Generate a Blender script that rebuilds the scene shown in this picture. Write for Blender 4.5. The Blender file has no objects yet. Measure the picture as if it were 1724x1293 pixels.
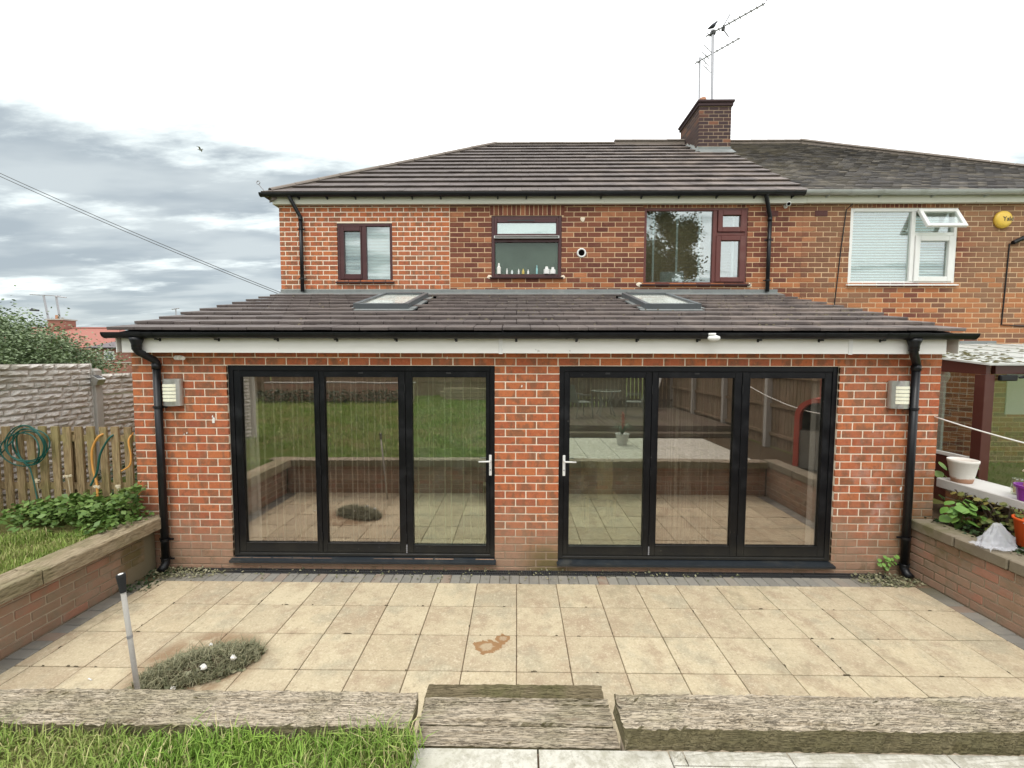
import bpy, math, random
import numpy as np
from mathutils import Vector, Matrix, Euler
R = random.Random(7)
NR = np.random.default_rng(11)
sc = bpy.context.scene
COL = sc.collection

# ------------------------------------------------------------------ camera
CAM = Vector((0.0, -4.4776, 2.3255))
PITCH, YAW, ROLL = 0.05992, 0.01256, 0.00222
cam = bpy.data.cameras.new('camera')
cam.sensor_width = 36.0
cam.lens = 36.0 * 704.1 / 1724.0
cam.clip_start = 0.05
cam.clip_end = 2000
camo = bpy.data.objects.new('camera', cam)
COL.objects.link(camo)
camo.matrix_world = (Matrix.Translation(CAM) @ Matrix.Rotation(YAW, 4, 'Z') @
                     Matrix.Rotation(math.pi / 2 - PITCH, 4, 'X') @ Matrix.Rotation(ROLL, 4, 'Z'))
sc.camera = camo

# ------------------------------------------------------------------ world, sun, exposure
SUN_EL, SUN_AZ = math.radians(58), math.radians(200)      # azimuth clockwise from +Y (north)
w = bpy.data.worlds.new('World')
sc.world = w
w.use_nodes = True
nt = w.node_tree
nt.nodes.clear()


class NB:
    """tiny node builder"""
    def __init__(s, nt):
        s.nt = nt

    def n(s, t, ins=None, **kw):
        nd = s.nt.nodes.new(t)
        for k, v in kw.items():
            setattr(nd, k, v)
        if ins:
            for k, v in ins.items():
                sock = nd.inputs[k]
                if isinstance(v, bpy.types.NodeSocket):
                    s.nt.links.new(v, sock)
                else:
                    if isinstance(v, tuple) and len(v) == 3 and sock.type == 'RGBA':
                        v = (*v, 1.0)
                    sock.default_value = v
        return nd

    def noise(s, vec, scale, detail=3.0, rough=.5, w=None, dist=0.0):
        if w is None:
            nd = s.n('ShaderNodeTexNoise', {'Vector': vec, 'Scale': scale, 'Detail': detail, 'Roughness': rough, 'Distortion': dist})
        else:
            nd = s.nt.nodes.new('ShaderNodeTexNoise')
            nd.noise_dimensions = '4D'
            for k, v in (('Vector', vec), ('W', w)):
                s.nt.links.new(v, nd.inputs[k])
            nd.inputs['Scale'].default_value = scale
            nd.inputs['Detail'].default_value = detail
            nd.inputs['Roughness'].default_value = rough
        return nd.outputs['Fac']

    def ramp(s, fac, stops, interp='LINEAR'):
        nd = s.n('ShaderNodeValToRGB', {'Fac': fac})
        cr = nd.color_ramp
        cr.interpolation = interp
        while len(cr.elements) < len(stops):
            cr.elements.new(.5)
        for e, (p, c) in zip(cr.elements, stops):
            e.position = p
            if not isinstance(c, tuple):
                c = (c, c, c)
            e.color = (*c[:3], 1)
        return nd.outputs['Color']

    def mix(s, fac, a, b, blend='MIX'):
        nd = s.nt.nodes.new('ShaderNodeMix')
        nd.data_type = 'RGBA'
        nd.blend_type = blend
        for sock, v in ((nd.inputs[0], fac), (nd.inputs[6], a), (nd.inputs[7], b)):
            if isinstance(v, bpy.types.NodeSocket):
                s.nt.links.new(v, sock)
            elif isinstance(v, tuple):
                sock.default_value = (*v[:3], 1)
            else:
                sock.default_value = v
        return nd.outputs[2]

    def math(s, op, a, b=0.0, clamp=False, c=None):
        nd = s.nt.nodes.new('ShaderNodeMath')
        nd.operation = op
        nd.use_clamp = clamp
        for i, v in enumerate((a, b) if c is None else (a, b, c)):
            if isinstance(v, bpy.types.NodeSocket):
                s.nt.links.new(v, nd.inputs[i])
            else:
                nd.inputs[i].default_value = v
        return nd.outputs[0]

    def mapr(s, v, a, b, c=0.0, d=1.0, smooth=True):
        nd = s.n('ShaderNodeMapRange', {'Value': v, 'From Min': a, 'From Max': b, 'To Min': c, 'To Max': d})
        if smooth:
            nd.interpolation_type = 'SMOOTHSTEP'
        return nd.outputs[0]

    def scale(s, vec, v):
        nd = s.nt.nodes.new('ShaderNodeVectorMath')
        nd.operation = 'MULTIPLY'
        s.nt.links.new(vec, nd.inputs[0])
        nd.inputs[1].default_value = v
        return nd.outputs[0]


b = NB(nt)
tc = b.n('ShaderNodeTexCoord').outputs['Generated']
sky = b.n('ShaderNodeTexSky')
sky.sky_type = 'NISHITA'
sky.sun_disc = False
sky.sun_elevation = SUN_EL
sky.sun_rotation = SUN_AZ
skyc = b.mix(1.0, sky.outputs[0], (0.10, 0.10, 0.10), 'MULTIPLY')
sep = b.n('ShaderNodeSeparateXYZ', {'Vector': tc})
# project the direction on a flat cloud deck
den = b.math('ADD', b.math('MAXIMUM', sep.outputs['Z'], 0.0), 0.10)
u = b.math('DIVIDE', sep.outputs['X'], den)
v = b.math('DIVIDE', sep.outputs['Y'], den)
deck = b.n('ShaderNodeCombineXYZ', {'X': u, 'Y': v, 'Z': 0.0}).outputs[0]
rot = b.n('ShaderNodeMapping', {'Vector': deck, 'Rotation': (0, 0, 0.55), 'Scale': (0.55, 1.25, 1.0), 'Location': (3.1, 1.7, 0.4)}).outputs[0]
n1 = b.noise(rot, 1.35, 8, .6)
n2 = b.noise(rot, 4.0, 5, .6)
nn = b.math('ADD', b.math('MULTIPLY', n1, .88), b.math('MULTIPLY', n2, .12))
# the heavy bank stands to the west (left), the thin bright overcast everywhere else
west = b.mapr(sep.outputs['X'], -0.12, -0.55, -0.05, 0.12)
high = b.mapr(sep.outputs['Z'], 0.30, 0.50, 0.0, 0.19)
den2 = b.math('SUBTRACT', b.math('ADD', nn, west), high)
bright = b.mix(.06, (1.10, 1.12, 1.12), skyc)
dark = b.mix(b.mapr(b.noise(rot, 2.1, 4, .5), .36, .64), b.mix(.08, (.27, .31, .335), skyc), b.mix(.08, (.40, .44, .45), skyc))
pale = (.66, .72, .72)
clouds = b.mix(b.mapr(den2, 0.475, 0.545), bright, pale)
clouds = b.mix(b.mapr(den2, 0.50, 0.64), clouds, dark)
bg = b.n('ShaderNodeBackground', {'Color': clouds, 'Strength': 0.92})
out = b.n('ShaderNodeOutputWorld', {'Surface': bg.outputs[0]})

sun = bpy.data.lights.new('sun', 'SUN')
sun.energy = 0.9
sun.angle = math.radians(25)
sun.color = (1.0, .96, .9)
suno = bpy.data.objects.new('sun', sun)
COL.objects.link(suno)
sd = Vector((math.sin(SUN_AZ) * math.cos(SUN_EL), math.cos(SUN_AZ) * math.cos(SUN_EL), math.sin(SUN_EL)))
suno.rotation_euler = sd.to_track_quat('Z', 'Y').to_euler()
suno.location = sd * 30
sc.view_settings.view_transform = 'Standard'
sc.view_settings.look = 'None'
sc.view_settings.gamma = 1
sc.view_settings.exposure = 0.90
sc.view_settings.use_curve_mapping = False

# ------------------------------------------------------------------ materials
MATS = {}


def newmat(name, fn, rough=.8, spec=.3, metal=0.0, bumpd=.02):
    m = bpy.data.materials.new(name)
    m.use_nodes = True
    nt = m.node_tree
    nt.nodes.clear()
    b = NB(nt)
    geo = b.n('ShaderNodeNewGeometry')
    b.pos = geo.outputs['Position']
    b.nrm = geo.outputs['Normal']
    at = b.n('ShaderNodeAttribute', attribute_name='rnd').outputs['Fac']
    oi = b.n('ShaderNodeObjectInfo').outputs['Random']
    b.rnd = b.math('FRACT', b.math('ADD', at, oi))
    b.at = at
    b.sep = b.n('ShaderNodeSeparateXYZ', {'Vector': b.pos})
    res = fn(b)
    if not isinstance(res, dict):
        res = {'color': res}
    ins = {'Base Color': res['color'], 'Roughness': res.get('rough', rough),
           'Specular IOR Level': res.get('spec', spec), 'Metallic': metal}
    for k in ('Transmission Weight', 'Alpha', 'Subsurface Weight', 'Coat Weight'):
        if k in res:
            ins[k] = res[k]
    p = b.n('ShaderNodeBsdfPrincipled', ins)
    if 'bump' in res:
        bp = b.n('ShaderNodeBump', {'Height': res['bump'], 'Distance': res.get('bd', bumpd), 'Strength': res.get('bs', 1.0)})
        nt.links.new(bp.outputs[0], p.inputs['Normal'])
    o = b.n('ShaderNodeOutputMaterial', {'Surface': p.outputs[0]})
    MATS[name] = m
    return m


def grime(b, col, zlo, zhi, c, amt=.85, scale=2.2):
    """ground splash and algae near a base: a stain with an outline of its own"""
    n = b.noise(b.pos, scale, 5, .6)
    z = b.math('ADD', b.sep.outputs['Z'], b.math('MULTIPLY', b.math('SUBTRACT', n, .5), .9))
    m = b.mapr(z, zhi, zlo, 0.0, amt)
    return b.mix(m, col, c), m


def f_newbrick(b):
    patch = b.noise(b.scale(b.pos, (1, 1, .6)), 9.0, 3, .55, w=b.math('MULTIPLY', b.rnd, 40))
    base = b.ramp(b.rnd, [(0, (.44, .130, .056)), (.3, (.50, .165, .066)), (.6, (.40, .11, .052)), (.8, (.47, .155, .074)), (1, (.32, .10, .056))])
    col = b.mix(b.mapr(patch, .47, .60, 0, .78), base, (.21, .105, .060))
    p2 = b.noise(b.pos, 26.0, 4, .7, w=b.math('MULTIPLY', b.rnd, 17))
    col = b.mix(b.mapr(p2, .52, .68, 0, .6), col, (.56, .20, .085))
    col = b.mix(b.mapr(p2, .46, .32, 0, .5), col, (.15, .075, .05))
    sp = b.noise(b.pos, 160, 2, .6)
    col = b.mix(b.mapr(sp, .55, .75, 0, .35), col, (.55, .22, .11))
    col = b.mix(b.mapr(sp, .42, .28, 0, .45), col, (.12, .05, .03))
    big = b.noise(b.pos, .9, 3, .5)
    col = b.mix(b.mapr(big, .5, .7, 0, .25), col, (.30, .17, .10))
    # white bloom at the right hand end of the wall
    wb = b.noise(b.pos, 3.2, 4, .65)
    xr = b.mapr(b.sep.outputs['X'], 3.3, 3.9)
    blo = b.math('MULTIPLY', b.math('MULTIPLY', b.mapr(wb, .48, .66), xr), b.mapr(b.sep.outputs['Z'], 1.9, 1.0, 0, .55))
    col = b.mix(blo, col, (.52, .36, .30))
    col, m = grime(b, col, .10, .84, (.33, .225, .155), .86)
    col = b.mix(b.math('MULTIPLY', m, b.mapr(b.noise(b.pos, 6, 5, .7), .5, .66, 0, .6)), col, (.17, .125, .07))
    # green algae beside the right hand pipe
    gx = b.math('MULTIPLY', b.mapr(b.sep.outputs['X'], 3.85, 4.3), b.mapr(b.sep.outputs['Z'], 1.7, .5, 0, .65))
    col = b.mix(gx, col, (.105, .085, .035))
    st = b.noise(b.scale(b.pos, (5, 5, .55)), 2.2, 5, .65)
    col = b.mix(b.mapr(st, .55, .72, 0, .38), col, (.17, .11, .08))
    col = b.mix(b.mapr(st, .42, .30, 0, .22), col, (.56, .36, .26))
    ch = b.math('MULTIPLY', b.mapr(b.math('ABSOLUTE', b.math('SUBTRACT', b.sep.outputs['X'], .36)), .42, .05), b.mapr(b.math('ADD', b.sep.outputs['Z'], b.math('MULTIPLY', b.noise(b.pos, 7, 4, .6), .35)), .62, .25, 0, .8))
    col = b.mix(ch, col, (.115, .10, .035))
    bump = b.math('ADD', b.math('MULTIPLY', b.noise(b.pos, 70, 4, .65), .6), b.math('MULTIPLY', sp, .4))
    return dict(color=col, bump=bump, bd=.004, rough=.88, spec=.2)


def f_oldbrick(b):
    patch = b.noise(b.pos, 11.0, 3, .55, w=b.math('MULTIPLY', b.rnd, 40))
    base = b.ramp(b.rnd, [(0, (.125, .045, .036)), (.3, (.19, .070, .046)), (.45, (.145, .050, .038)), (.58, (.34, .135, .072)), (.68, (.165, .06, .042)), (.85, (.23, .088, .052)), (1, (.42, .175, .09))], 'LINEAR')
    big = b.noise(b.pos, .65, 3, .5)
    right = b.mapr(b.sep.outputs['X'], 4.2, 6.2)
    pale = b.math('MULTIPLY', b.mapr(big, .40, .62), b.math('ADD', b.math('MULTIPLY', right, .60), .05))
    col = b.mix(b.mapr(patch, .47, .66, 0, .35), base, (.22, .10, .055))
    col = b.mix(pale, col, (.27, .165, .095))
    low = b.math('MULTIPLY', b.mapr(b.sep.outputs['Z'], 4.1, 3.6, 0, .5), b.mapr(b.rnd, .35, .6))
    col = b.mix(low, col, (.50, .19, .07))
    sp = b.noise(b.pos, 120, 2, .6)
    col = b.mix(b.mapr(sp, .6, .8, 0, .4), col, (.42, .28, .18))
    soot = b.mapr(b.sep.outputs['Z'], 6.9, 7.5, 0, b.math('MULTIPLY', b.mapr(b.rnd, .95, .80, .55, 1), .86))
    col = b.mix(soot, col, (.050, .042, .048))
    return dict(color=col, bump=b.noise(b.pos, 55, 4, .65), bd=.006, rough=.9, spec=.15)


def f_wallbrick(b):
    patch = b.noise(b.pos, 8.0, 3, .55, w=b.math('MULTIPLY', b.rnd, 40))
    base = b.ramp(b.rnd, [(0, (.28, .175, .12)), (.4, (.35, .225, .155)), (.75, (.31, .205, .145)), (1, (.38, .19, .13))])
    col = b.mix(b.mapr(patch, .45, .65, 0, .7), base, (.27, .215, .155))
    n = b.noise(b.pos, 1.8, 4, .6)
    g = b.math('MULTIPLY', b.mapr(n, .42, .6), b.mapr(b.sep.outputs['Y'], -1.3, -.1, .15, .95))
    col = b.mix(g, col, (.125, .105, .045))
    bl = b.noise(b.pos, 3.5, 4, .7)
    col = b.mix(b.mapr(bl, .6, .75, 0, .5), col, (.36, .27, .2))
    return dict(color=col, bump=b.noise(b.pos, 60, 4, .6), bd=.005, rough=.9, spec=.15)


def f_mortar_new(b):
    n = b.noise(b.pos, 60, 3, .6)
    col = b.mix(n, (.74, .63, .49), (.88, .78, .64))
    big = b.noise(b.pos, 1.5, 3, .6)
    col = b.mix(b.mapr(big, .45, .7, 0, .3), col, (.50, .37, .25))
    col, m = grime(b, col, .15, .72, (.27, .195, .13), .9)
    gx = b.math('MULTIPLY', b.mapr(b.sep.outputs['X'], 3.85, 4.3), b.mapr(b.sep.outputs['Z'], 1.7, .5, 0, .7))
    col = b.mix(gx, col, (.12, .10, .05))
    return dict(color=col, bump=n, bd=.003, rough=.95, spec=.1)


def f_mortar_old(b):
    n = b.noise(b.pos, 40, 3, .6)
    col = b.mix(n, (.52, .35, .20), (.66, .48, .31))
    big = b.noise(b.pos, .9, 3, .6)
    col = b.mix(b.mapr(big, .5, .7, 0, .5), col, (.36, .29, .21))
    col = b.mix(b.mapr(b.sep.outputs['Z'], 6.9, 7.5, 0, .55), col, (.13, .12, .12))
    return dict(color=col, bump=n, bd=.003, rough=.95, spec=.1)


def f_mortar_wall(b):
    n = b.noise(b.pos, 50, 3, .6)
    col = b.mix(n, (.42, .34, .25), (.54, .45, .34))
    g = b.mapr(b.sep.outputs['Y'], -1.3, -.1, .1, .8)
    col = b.mix(g, col, (.12, .10, .05))
    return dict(color=col, bump=n, bd=.003, rough=.95, spec=.1)


def f_tile(b):
    base = b.ramp(b.rnd, [(0, (.085, .068, .063)), (.4, (.112, .090, .083)), (.7, (.096, .077, .071)), (1, (.135, .110, .100))])
    n = b.noise(b.pos, 7, 5, .6)
    col = b.mix(b.mapr(n, .4, .7, 0, .5), base, (.145, .122, .108))
    # worn and lichened towards the right of both roofs
    wear = b.math('MULTIPLY', b.mapr(b.sep.outputs['X'], -1.0, 4.3, .1, .85), b.mapr(b.noise(b.pos, 2.2, 5, .65), .42, .66))
    col = b.mix(wear, col, (.23, .185, .16))
    sp = b.noise(b.pos, 26, 3, .7)
    col = b.mix(b.mapr(sp, .66, .74, 0, .7), col, (.34, .31, .27))
    dk = b.noise(b.pos, 11, 5, .7)
    col = b.mix(b.mapr(dk, .6, .75, 0, .5), col, (.05, .04, .035))
    return dict(color=col, bump=b.noise(b.pos, 90, 4, .6), bd=.003, rough=.62, spec=.35)


def f_slate(b):
    base = b.ramp(b.rnd, [(0, (.10, .093, .092)), (.4, (.14, .127, .12)), (.7, (.17, .153, .138)), (1, (.24, .21, .17))])
    n = b.noise(b.pos, 1.4, 5, .6)
    left = b.mapr(b.sep.outputs['X'], 8.0, 5.0)
    col = b.mix(b.math('MULTIPLY', b.mapr(n, .4, .65), b.math('MULTIPLY', left, .7)), base, (.25, .22, .17))
    sp = b.noise(b.pos, 18, 3, .7)
    col = b.mix(b.mapr(sp, .68, .74, 0, .6), col, (.42, .40, .37))
    return dict(color=col, bump=b.noise(b.pos, 60, 3, .6), bd=.003, rough=.6, spec=.35)


def f_slab(b):
    base = b.ramp(b.rnd, [(0, (.47, .395, .27)), (.3, (.55, .47, .32)), (.6, (.44, .36, .245)), (.8, (.52, .435, .29)), (1, (.57, .49, .335))])
    n = b.noise(b.pos, 4.2, 6, .62, w=b.math('MULTIPLY', b.rnd, 9))
    col = b.mix(b.mapr(n, .46, .66, 0, .8), base, (.385, .295, .20))
    n3 = b.noise(b.pos, 3.1, 5, .6, w=b.math('ADD', b.rnd, 5))
    col = b.mix(b.mapr(n3, .50, .66, 0, .7), col, (.375, .335, .24))
    n4 = b.noise(b.pos, 16, 6, .7)
    col = b.mix(b.mapr(n4, .52, .66, 0, .55), col, (.62, .545, .39))
    col = b.mix(b.mapr(n4, .46, .34, 0, .45), col, (.30, .235, .16))
    sp = b.noise(b.pos, 62, 5, .75)
    col = b.mix(b.mapr(sp, .53, .66, 0, .6), col, (.68, .60, .44))
    col = b.mix(b.mapr(sp, .46, .34, 0, .55), col, (.27, .21, .145))
    gr = b.noise(b.pos, 1.3, 5, .6)
    edge = b.math('MULTIPLY', b.mapr(gr, .5, .68, 0, .5), b.mapr(b.noise(b.pos, 9, 4, .7), .4, .6))
    col = b.mix(edge, col, (.29, .25, .165))
    # spilt brown stain, two joined rings
    def ring(cx, cy, r0, r1, sx):
        dx = b.math('MULTIPLY', b.math('SUBTRACT', b.sep.outputs['X'], cx), sx)
        dy = b.math('SUBTRACT', b.sep.outputs['Y'], cy)
        d = b.math('SQRT', b.math('ADD', b.math('MULTIPLY', dx, dx), b.math('MULTIPLY', dy, dy)))
        d = b.math('ADD', d, b.math('MULTIPLY', b.math('SUBTRACT', b.noise(b.pos, 14, 4, .6), .5), .12))
        return d
    d1 = ring(-.235, -1.225, 0, 0, .75)
    d2 = ring(-.115, -1.135, 0, 0, 1.0)
    d = b.math('MINIMUM', b.math('SUBTRACT', d1, .082), b.math('SUBTRACT', d2, .060))
    ms = b.mapr(d, .004, -.004, 0, .85)
    inner = b.mapr(d, -.025, -.050, 0, .55)
    ms = b.math('SUBTRACT', ms, inner, clamp=True)
    col = b.mix(ms, col, (.27, .135, .05))
    # damp brown patch around the grass heap
    d3 = ring(-2.42, -1.45, 0, 0, .85)
    ms3 = b.math('MULTIPLY', b.mapr(d3, .46, .30, 0, .75), b.mapr(b.noise(b.pos, 7, 4, .6), .3, .55))
    col = b.mix(ms3, col, (.235, .14, .075))
    bump = b.math('ADD', b.math('MULTIPLY', b.noise(b.pos, 60, 5, .7), .5), b.math('MULTIPLY', b.noise(b.pos, 12, 3, .6), .6))
    return dict(color=col, bump=bump, bd=.004, rough=.9, spec=.2)


def f_block(b):
    base = b.ramp(b.rnd, [(0, (.20, .19, .165)), (.5, (.235, .225, .20)), (.9, (.27, .25, .215)), (1, (.27, .19, .14))])
    n = b.noise(b.pos, 6, 5, .6)
    col = b.mix(b.mapr(n, .45, .7, 0, .6), base, (.31, .29, .235))
    g = b.math('MULTIPLY', b.mapr(b.math('ABSOLUTE', b.sep.outputs['X']), 3.3, 4.1, 0, .8), b.mapr(b.sep.outputs['Y'], -.75, -.2))
    col = b.mix(g, col, (.11, .10, .055))
    return dict(color=col, bump=b.noise(b.pos, 120, 3, .7), bd=.002, rough=.9, spec=.2)


def f_soil(b):
    n = b.noise(b.pos, 9, 6, .7)
    col = b.mix(n, (.05, .037, .024), (.13, .095, .06))
    return dict(color=col, bump=n, bd=.03, rough=1.0, spec=.05)


def f_joint(b):
    n = b.noise(b.pos, 30, 5, .7)
    col = b.mix(n, (.13, .09, .06), (.26, .195, .13))
    gr = b.noise(b.pos, 3, 4, .6)
    col = b.mix(b.mapr(gr, .5, .7, 0, .5), col, (.08, .085, .03))
    return dict(color=col, bump=n, bd=.01, rough=1.0, spec=.05)


def f_lawnbase(b):
    n = b.noise(b.pos, 1.1, 5, .6)
    n2 = b.noise(b.pos, 40, 4, .7)
    col = b.mix(b.mapr(n, .38, .62), (.11, .16, .035), (.24, .21, .09))
    col = b.mix(b.mapr(n2, .3, .7, 0, .6), col, (.10, .13, .03))
    return dict(color=col, bump=n2, bd=.04, rough=1.0, spec=.05)


def f_grass(b):
    n = b.noise(b.pos, 1.1, 4, .6)
    base = b.ramp(b.rnd, [(0, (.11, .20, .025)), (.35, (.18, .31, .045)), (.7, (.27, .40, .07)), (.88, (.30, .36, .11)), (1, (.55, .47, .25))])
    col = b.mix(b.mapr(n, .45, .66, 0, .4), base, (.30, .27, .11))
    return dict(color=col, rough=.65, spec=.25)


def f_leaf(c0, c1):
    def f(b):
        col = b.mix(b.rnd, c0, c1)
        n = b.noise(b.pos, 6, 3, .5)
        col = b.mix(b.math('MULTIPLY', n, .4), col, (c0[0] * .5, c0[1] * .5, c0[2] * .5))
        return dict(color=col, rough=.5, spec=.35)
    return f


def f_wood(c0, c1, green=.3, scale=1.0, axis='X', gc=(.10, .11, .04)):
    st = {'X': (1.2, 22, 22), 'Y': (22, 1.2, 22), 'Z': (22, 22, 1.2)}[axis]

    def f(b):
        off = b.n('ShaderNodeCombineXYZ', {'X': b.math('MULTIPLY', b.rnd, 7), 'Y': b.math('MULTIPLY', b.rnd, 3), 'Z': b.math('MULTIPLY', b.rnd, 5)}).outputs[0]
        vv = b.nt.nodes.new('ShaderNodeVectorMath')
        vv.operation = 'ADD'
        b.nt.links.new(b.pos, vv.inputs[0])
        b.nt.links.new(off, vv.inputs[1])
        p = b.scale(vv.outputs[0], tuple(x * scale for x in st))
        g = b.noise(p, 3.0, 6, .65, dist=.4)
        g2 = b.noise(p, 11.0, 4, .7)
        col = b.mix(b.mapr(g, .35, .65), c0, c1)
        col = b.mix(b.mapr(g2, .58, .74, 0, .55), col, tuple(x * .40 for x in c0))
        col = b.mix(b.mapr(g2, .42, .30, 0, .4), col, tuple(min(.7, x * 1.35) for x in c1))
        big = b.noise(b.pos, 2.4, 5, .6)
        col = b.mix(b.mapr(big, .45, .65, 0, green), col, gc)
        col = b.mix(b.math('MULTIPLY', b.math('SUBTRACT', b.rnd, .5), .35), col, tuple(x * .45 for x in c0))
        bump = b.math('ADD', b.math('MULTIPLY', g, .5), b.math('MULTIPLY', b.mapr(g2, .5, .72, 1, 0), .7))
        return dict(color=col, bump=bump, bd=.008, rough=.9, spec=.15)
    return f


def f_sleeper(b):
    res = f_wood((.34, .28, .20), (.50, .43, .33), .34, 1.0, 'X', (.19, .18, .09))(b)
    cr = b.noise(b.scale(b.pos, (.55, 34, 34)), 2.2, 3, .5, dist=.6)
    line = b.mapr(b.math('ABSOLUTE', b.math('SUBTRACT', cr, .5)), .012, .0, 0, .85)
    res['color'] = b.mix(line, res['color'], (.07, .05, .035))
    kn = b.noise(b.scale(b.pos, (1, 2.2, 2.2)), 3.1, 2, .5)
    res['color'] = b.mix(b.mapr(kn, .70, .76, 0, .7), res['color'], (.13, .085, .055))
    # the vertical faces stay damp: algae
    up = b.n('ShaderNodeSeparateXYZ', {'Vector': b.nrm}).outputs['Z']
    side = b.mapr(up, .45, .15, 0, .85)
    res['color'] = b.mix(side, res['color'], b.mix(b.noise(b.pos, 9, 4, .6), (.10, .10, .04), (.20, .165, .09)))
    res['bd'] = .012
    return res


def f_plain(c, var=.12, rough=.5, ns=8, bumps=0, bd=.002, dirt=None, spec=.4):
    def f(b):
        n = b.noise(b.pos, ns, 5, .6)
        col = b.mix(n, tuple(x * (1 - var) for x in c), tuple(min(1, x * (1 + var)) for x in c))
        if dirt:
            d = b.noise(b.pos, 3.0, 6, .7)
            col = b.mix(b.mapr(d, .5, .75, 0, dirt[1]), col, dirt[0])
        r = dict(color=col, rough=b.mapr(n, .3, .7, rough * .8, min(1, rough * 1.2)), spec=spec)
        if bumps:
            r['bump'] = b.noise(b.pos, bumps, 4, .6)
            r['bd'] = bd
        return r
    return f


def f_fascia(b):
    n = b.noise(b.scale(b.pos, (.6, 1, 5)), 5, 4, .6)
    col = b.mix(n, (.76, .75, .69), (.86, .85, .81))
    top = b.math('ADD', b.sep.outputs['Z'], b.math('MULTIPLY', b.noise(b.pos, 3, 4, .6), .06))
    m = b.mapr(top, 2.50, 2.58, 0, .65)
    col = b.mix(m, col, (.42, .42, .30))
    sp = b.noise(b.pos, 9, 2, .5)
    col = b.mix(b.mapr(sp, .74, .78, 0, .5), col, (.25, .22, .18))
    return dict(color=col, rough=.45, spec=.4)


def f_blackframe(b):
    n = b.noise(b.pos, 5, 5, .65)
    col = b.mix(b.mapr(n, .5, .75), (.004, .0045, .006), (.014, .015, .017))
    dust = b.mapr(b.math('ADD', b.sep.outputs['Z'], b.math('MULTIPLY', n, .3)), .55, .1, 0, .5)
    col = b.mix(dust, col, (.075, .072, .060))
    sp = b.noise(b.pos, 45, 2, .5)
    col = b.mix(b.mapr(sp, .76, .80, 0, .6), col, (.4, .38, .34))
    return dict(color=col, rough=b.mapr(n, .3, .7, .30, .5), spec=.28)


def f_stonefence(b):
    base = b.ramp(b.rnd, [(0, (.56, .53, .485)), (.5, (.63, .60, .555)), (1, (.70, .67, .62))])
    n = b.noise(b.pos, 7, 5, .65)
    col = b.mix(b.mapr(n, .45, .7, 0, .5), base, (.48, .44, .38))
    g = b.noise(b.pos, 1.7, 4, .6)
    col = b.mix(b.math('MULTIPLY', b.mapr(g, .45, .65), b.mapr(b.sep.outputs['Z'], 1.75, 2.2, .1, .55)), col, (.20, .19, .12))
    return dict(color=col, bump=b.noise(b.pos, 22, 5, .7), bd=.02, rough=.95, spec=.1)


def f_coping(b):
    n = b.noise(b.pos, 8, 5, .65)
    col = b.mix(n, (.20, .165, .12), (.31, .27, .20))
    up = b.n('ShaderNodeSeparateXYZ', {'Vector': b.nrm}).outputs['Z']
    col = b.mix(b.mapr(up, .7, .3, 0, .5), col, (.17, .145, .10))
    g = b.math('MULTIPLY', b.mapr(b.noise(b.pos, 3, 4, .6), .42, .6), b.mapr(b.sep.outputs['Y'], -1.0, -.2, .1, .7))
    col = b.mix(g, col, (.12, .12, .05))
    return dict(color=col, bump=b.noise(b.pos, 60, 5, .7), bd=.006, rough=.9, spec=.15)


def f_whiteslab(b):
    n = b.noise(b.pos, 14, 6, .7)
    col = b.mix(b.mapr(n, .42, .62), (.56, .54, .47), (.40, .38, .31))
    m = b.noise(b.pos, 45, 4, .7)
    col = b.mix(b.mapr(m, .56, .68, 0, .6), col, (.30, .28, .22))
    big = b.noise(b.pos, 3, 4, .6)
    col = b.mix(b.mapr(big, .5, .7, 0, .4), col, (.36, .35, .25))
    return dict(color=col, bump=b.noise(b.pos, 30, 5, .7), bd=.008, rough=.9, spec=.2)


def f_pot(b):
    n = b.noise(b.scale(b.pos, (3, 3, 30)), 4, 4, .6)
    col = b.mix(n, (.62, .60, .54), (.74, .72, .66))
    z = b.math('ADD', b.sep.outputs['Z'], b.math('MULTIPLY', b.math('SUBTRACT', b.noise(b.pos, 12, 4, .6), .5), .09))
    col = b.mix(b.mapr(z, 1.062, 1.042, 0, .9), col, (.42, .21, .12))
    return dict(color=col, bump=n, bd=.002, rough=.8, spec=.2)


newmat('brick_new', f_newbrick)
newmat('brick_old', f_oldbrick)
newmat('brick_garden', f_wallbrick)
newmat('mortar_new', f_mortar_new)
newmat('mortar_old', f_mortar_old)
newmat('mortar_garden', f_mortar_wall)
newmat('roof_tile', f_tile)
newmat('plain_tile', f_slate)
newmat('slab', f_slab)
newmat('block', f_block)
newmat('soil', f_soil)
newmat('joint', f_joint)
newmat('lawn_base', f_lawnbase)
newmat('grass', f_grass)
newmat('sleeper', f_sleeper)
newmat('sleeper_dark', f_wood((.13, .105, .06), (.24, .195, .12), .6, 1.0, 'X', (.11, .115, .04)))
newmat('picket', f_wood((.27, .19, .10), (.43, .32, .18), .5, 1.0, 'Z', (.26, .24, .09)))
newmat('fence_board', f_wood((.20, .14, .09), (.30, .22, .15), .25, 1.0, 'Z'))
newmat('timber_cap', f_wood((.30, .24, .15), (.42, .35, .24), .5, 1.0, 'Y', (.16, .16, .07)))
newmat('deck', f_wood((.10, .075, .055), (.17, .13, .10), .3, 1.0, 'Y'))
newmat('stone_fence', f_stonefence)
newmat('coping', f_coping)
newmat('white_slab', f_whiteslab)
newmat('white_pot', f_pot)
newmat('fascia', f_fascia)
newmat('black_frame', f_blackframe)
newmat('black_pvc', f_plain((.007, .008, .010), .3, .38, 6, dirt=((.045, .043, .035), .35), spec=.35))
newmat('sill_metal', f_plain((.022, .027, .032), .25, .35, 9, dirt=((.09, .085, .07), .5)))
newmat('black_matt', f_plain((.02, .02, .02), .3, .8, 6))
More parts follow.
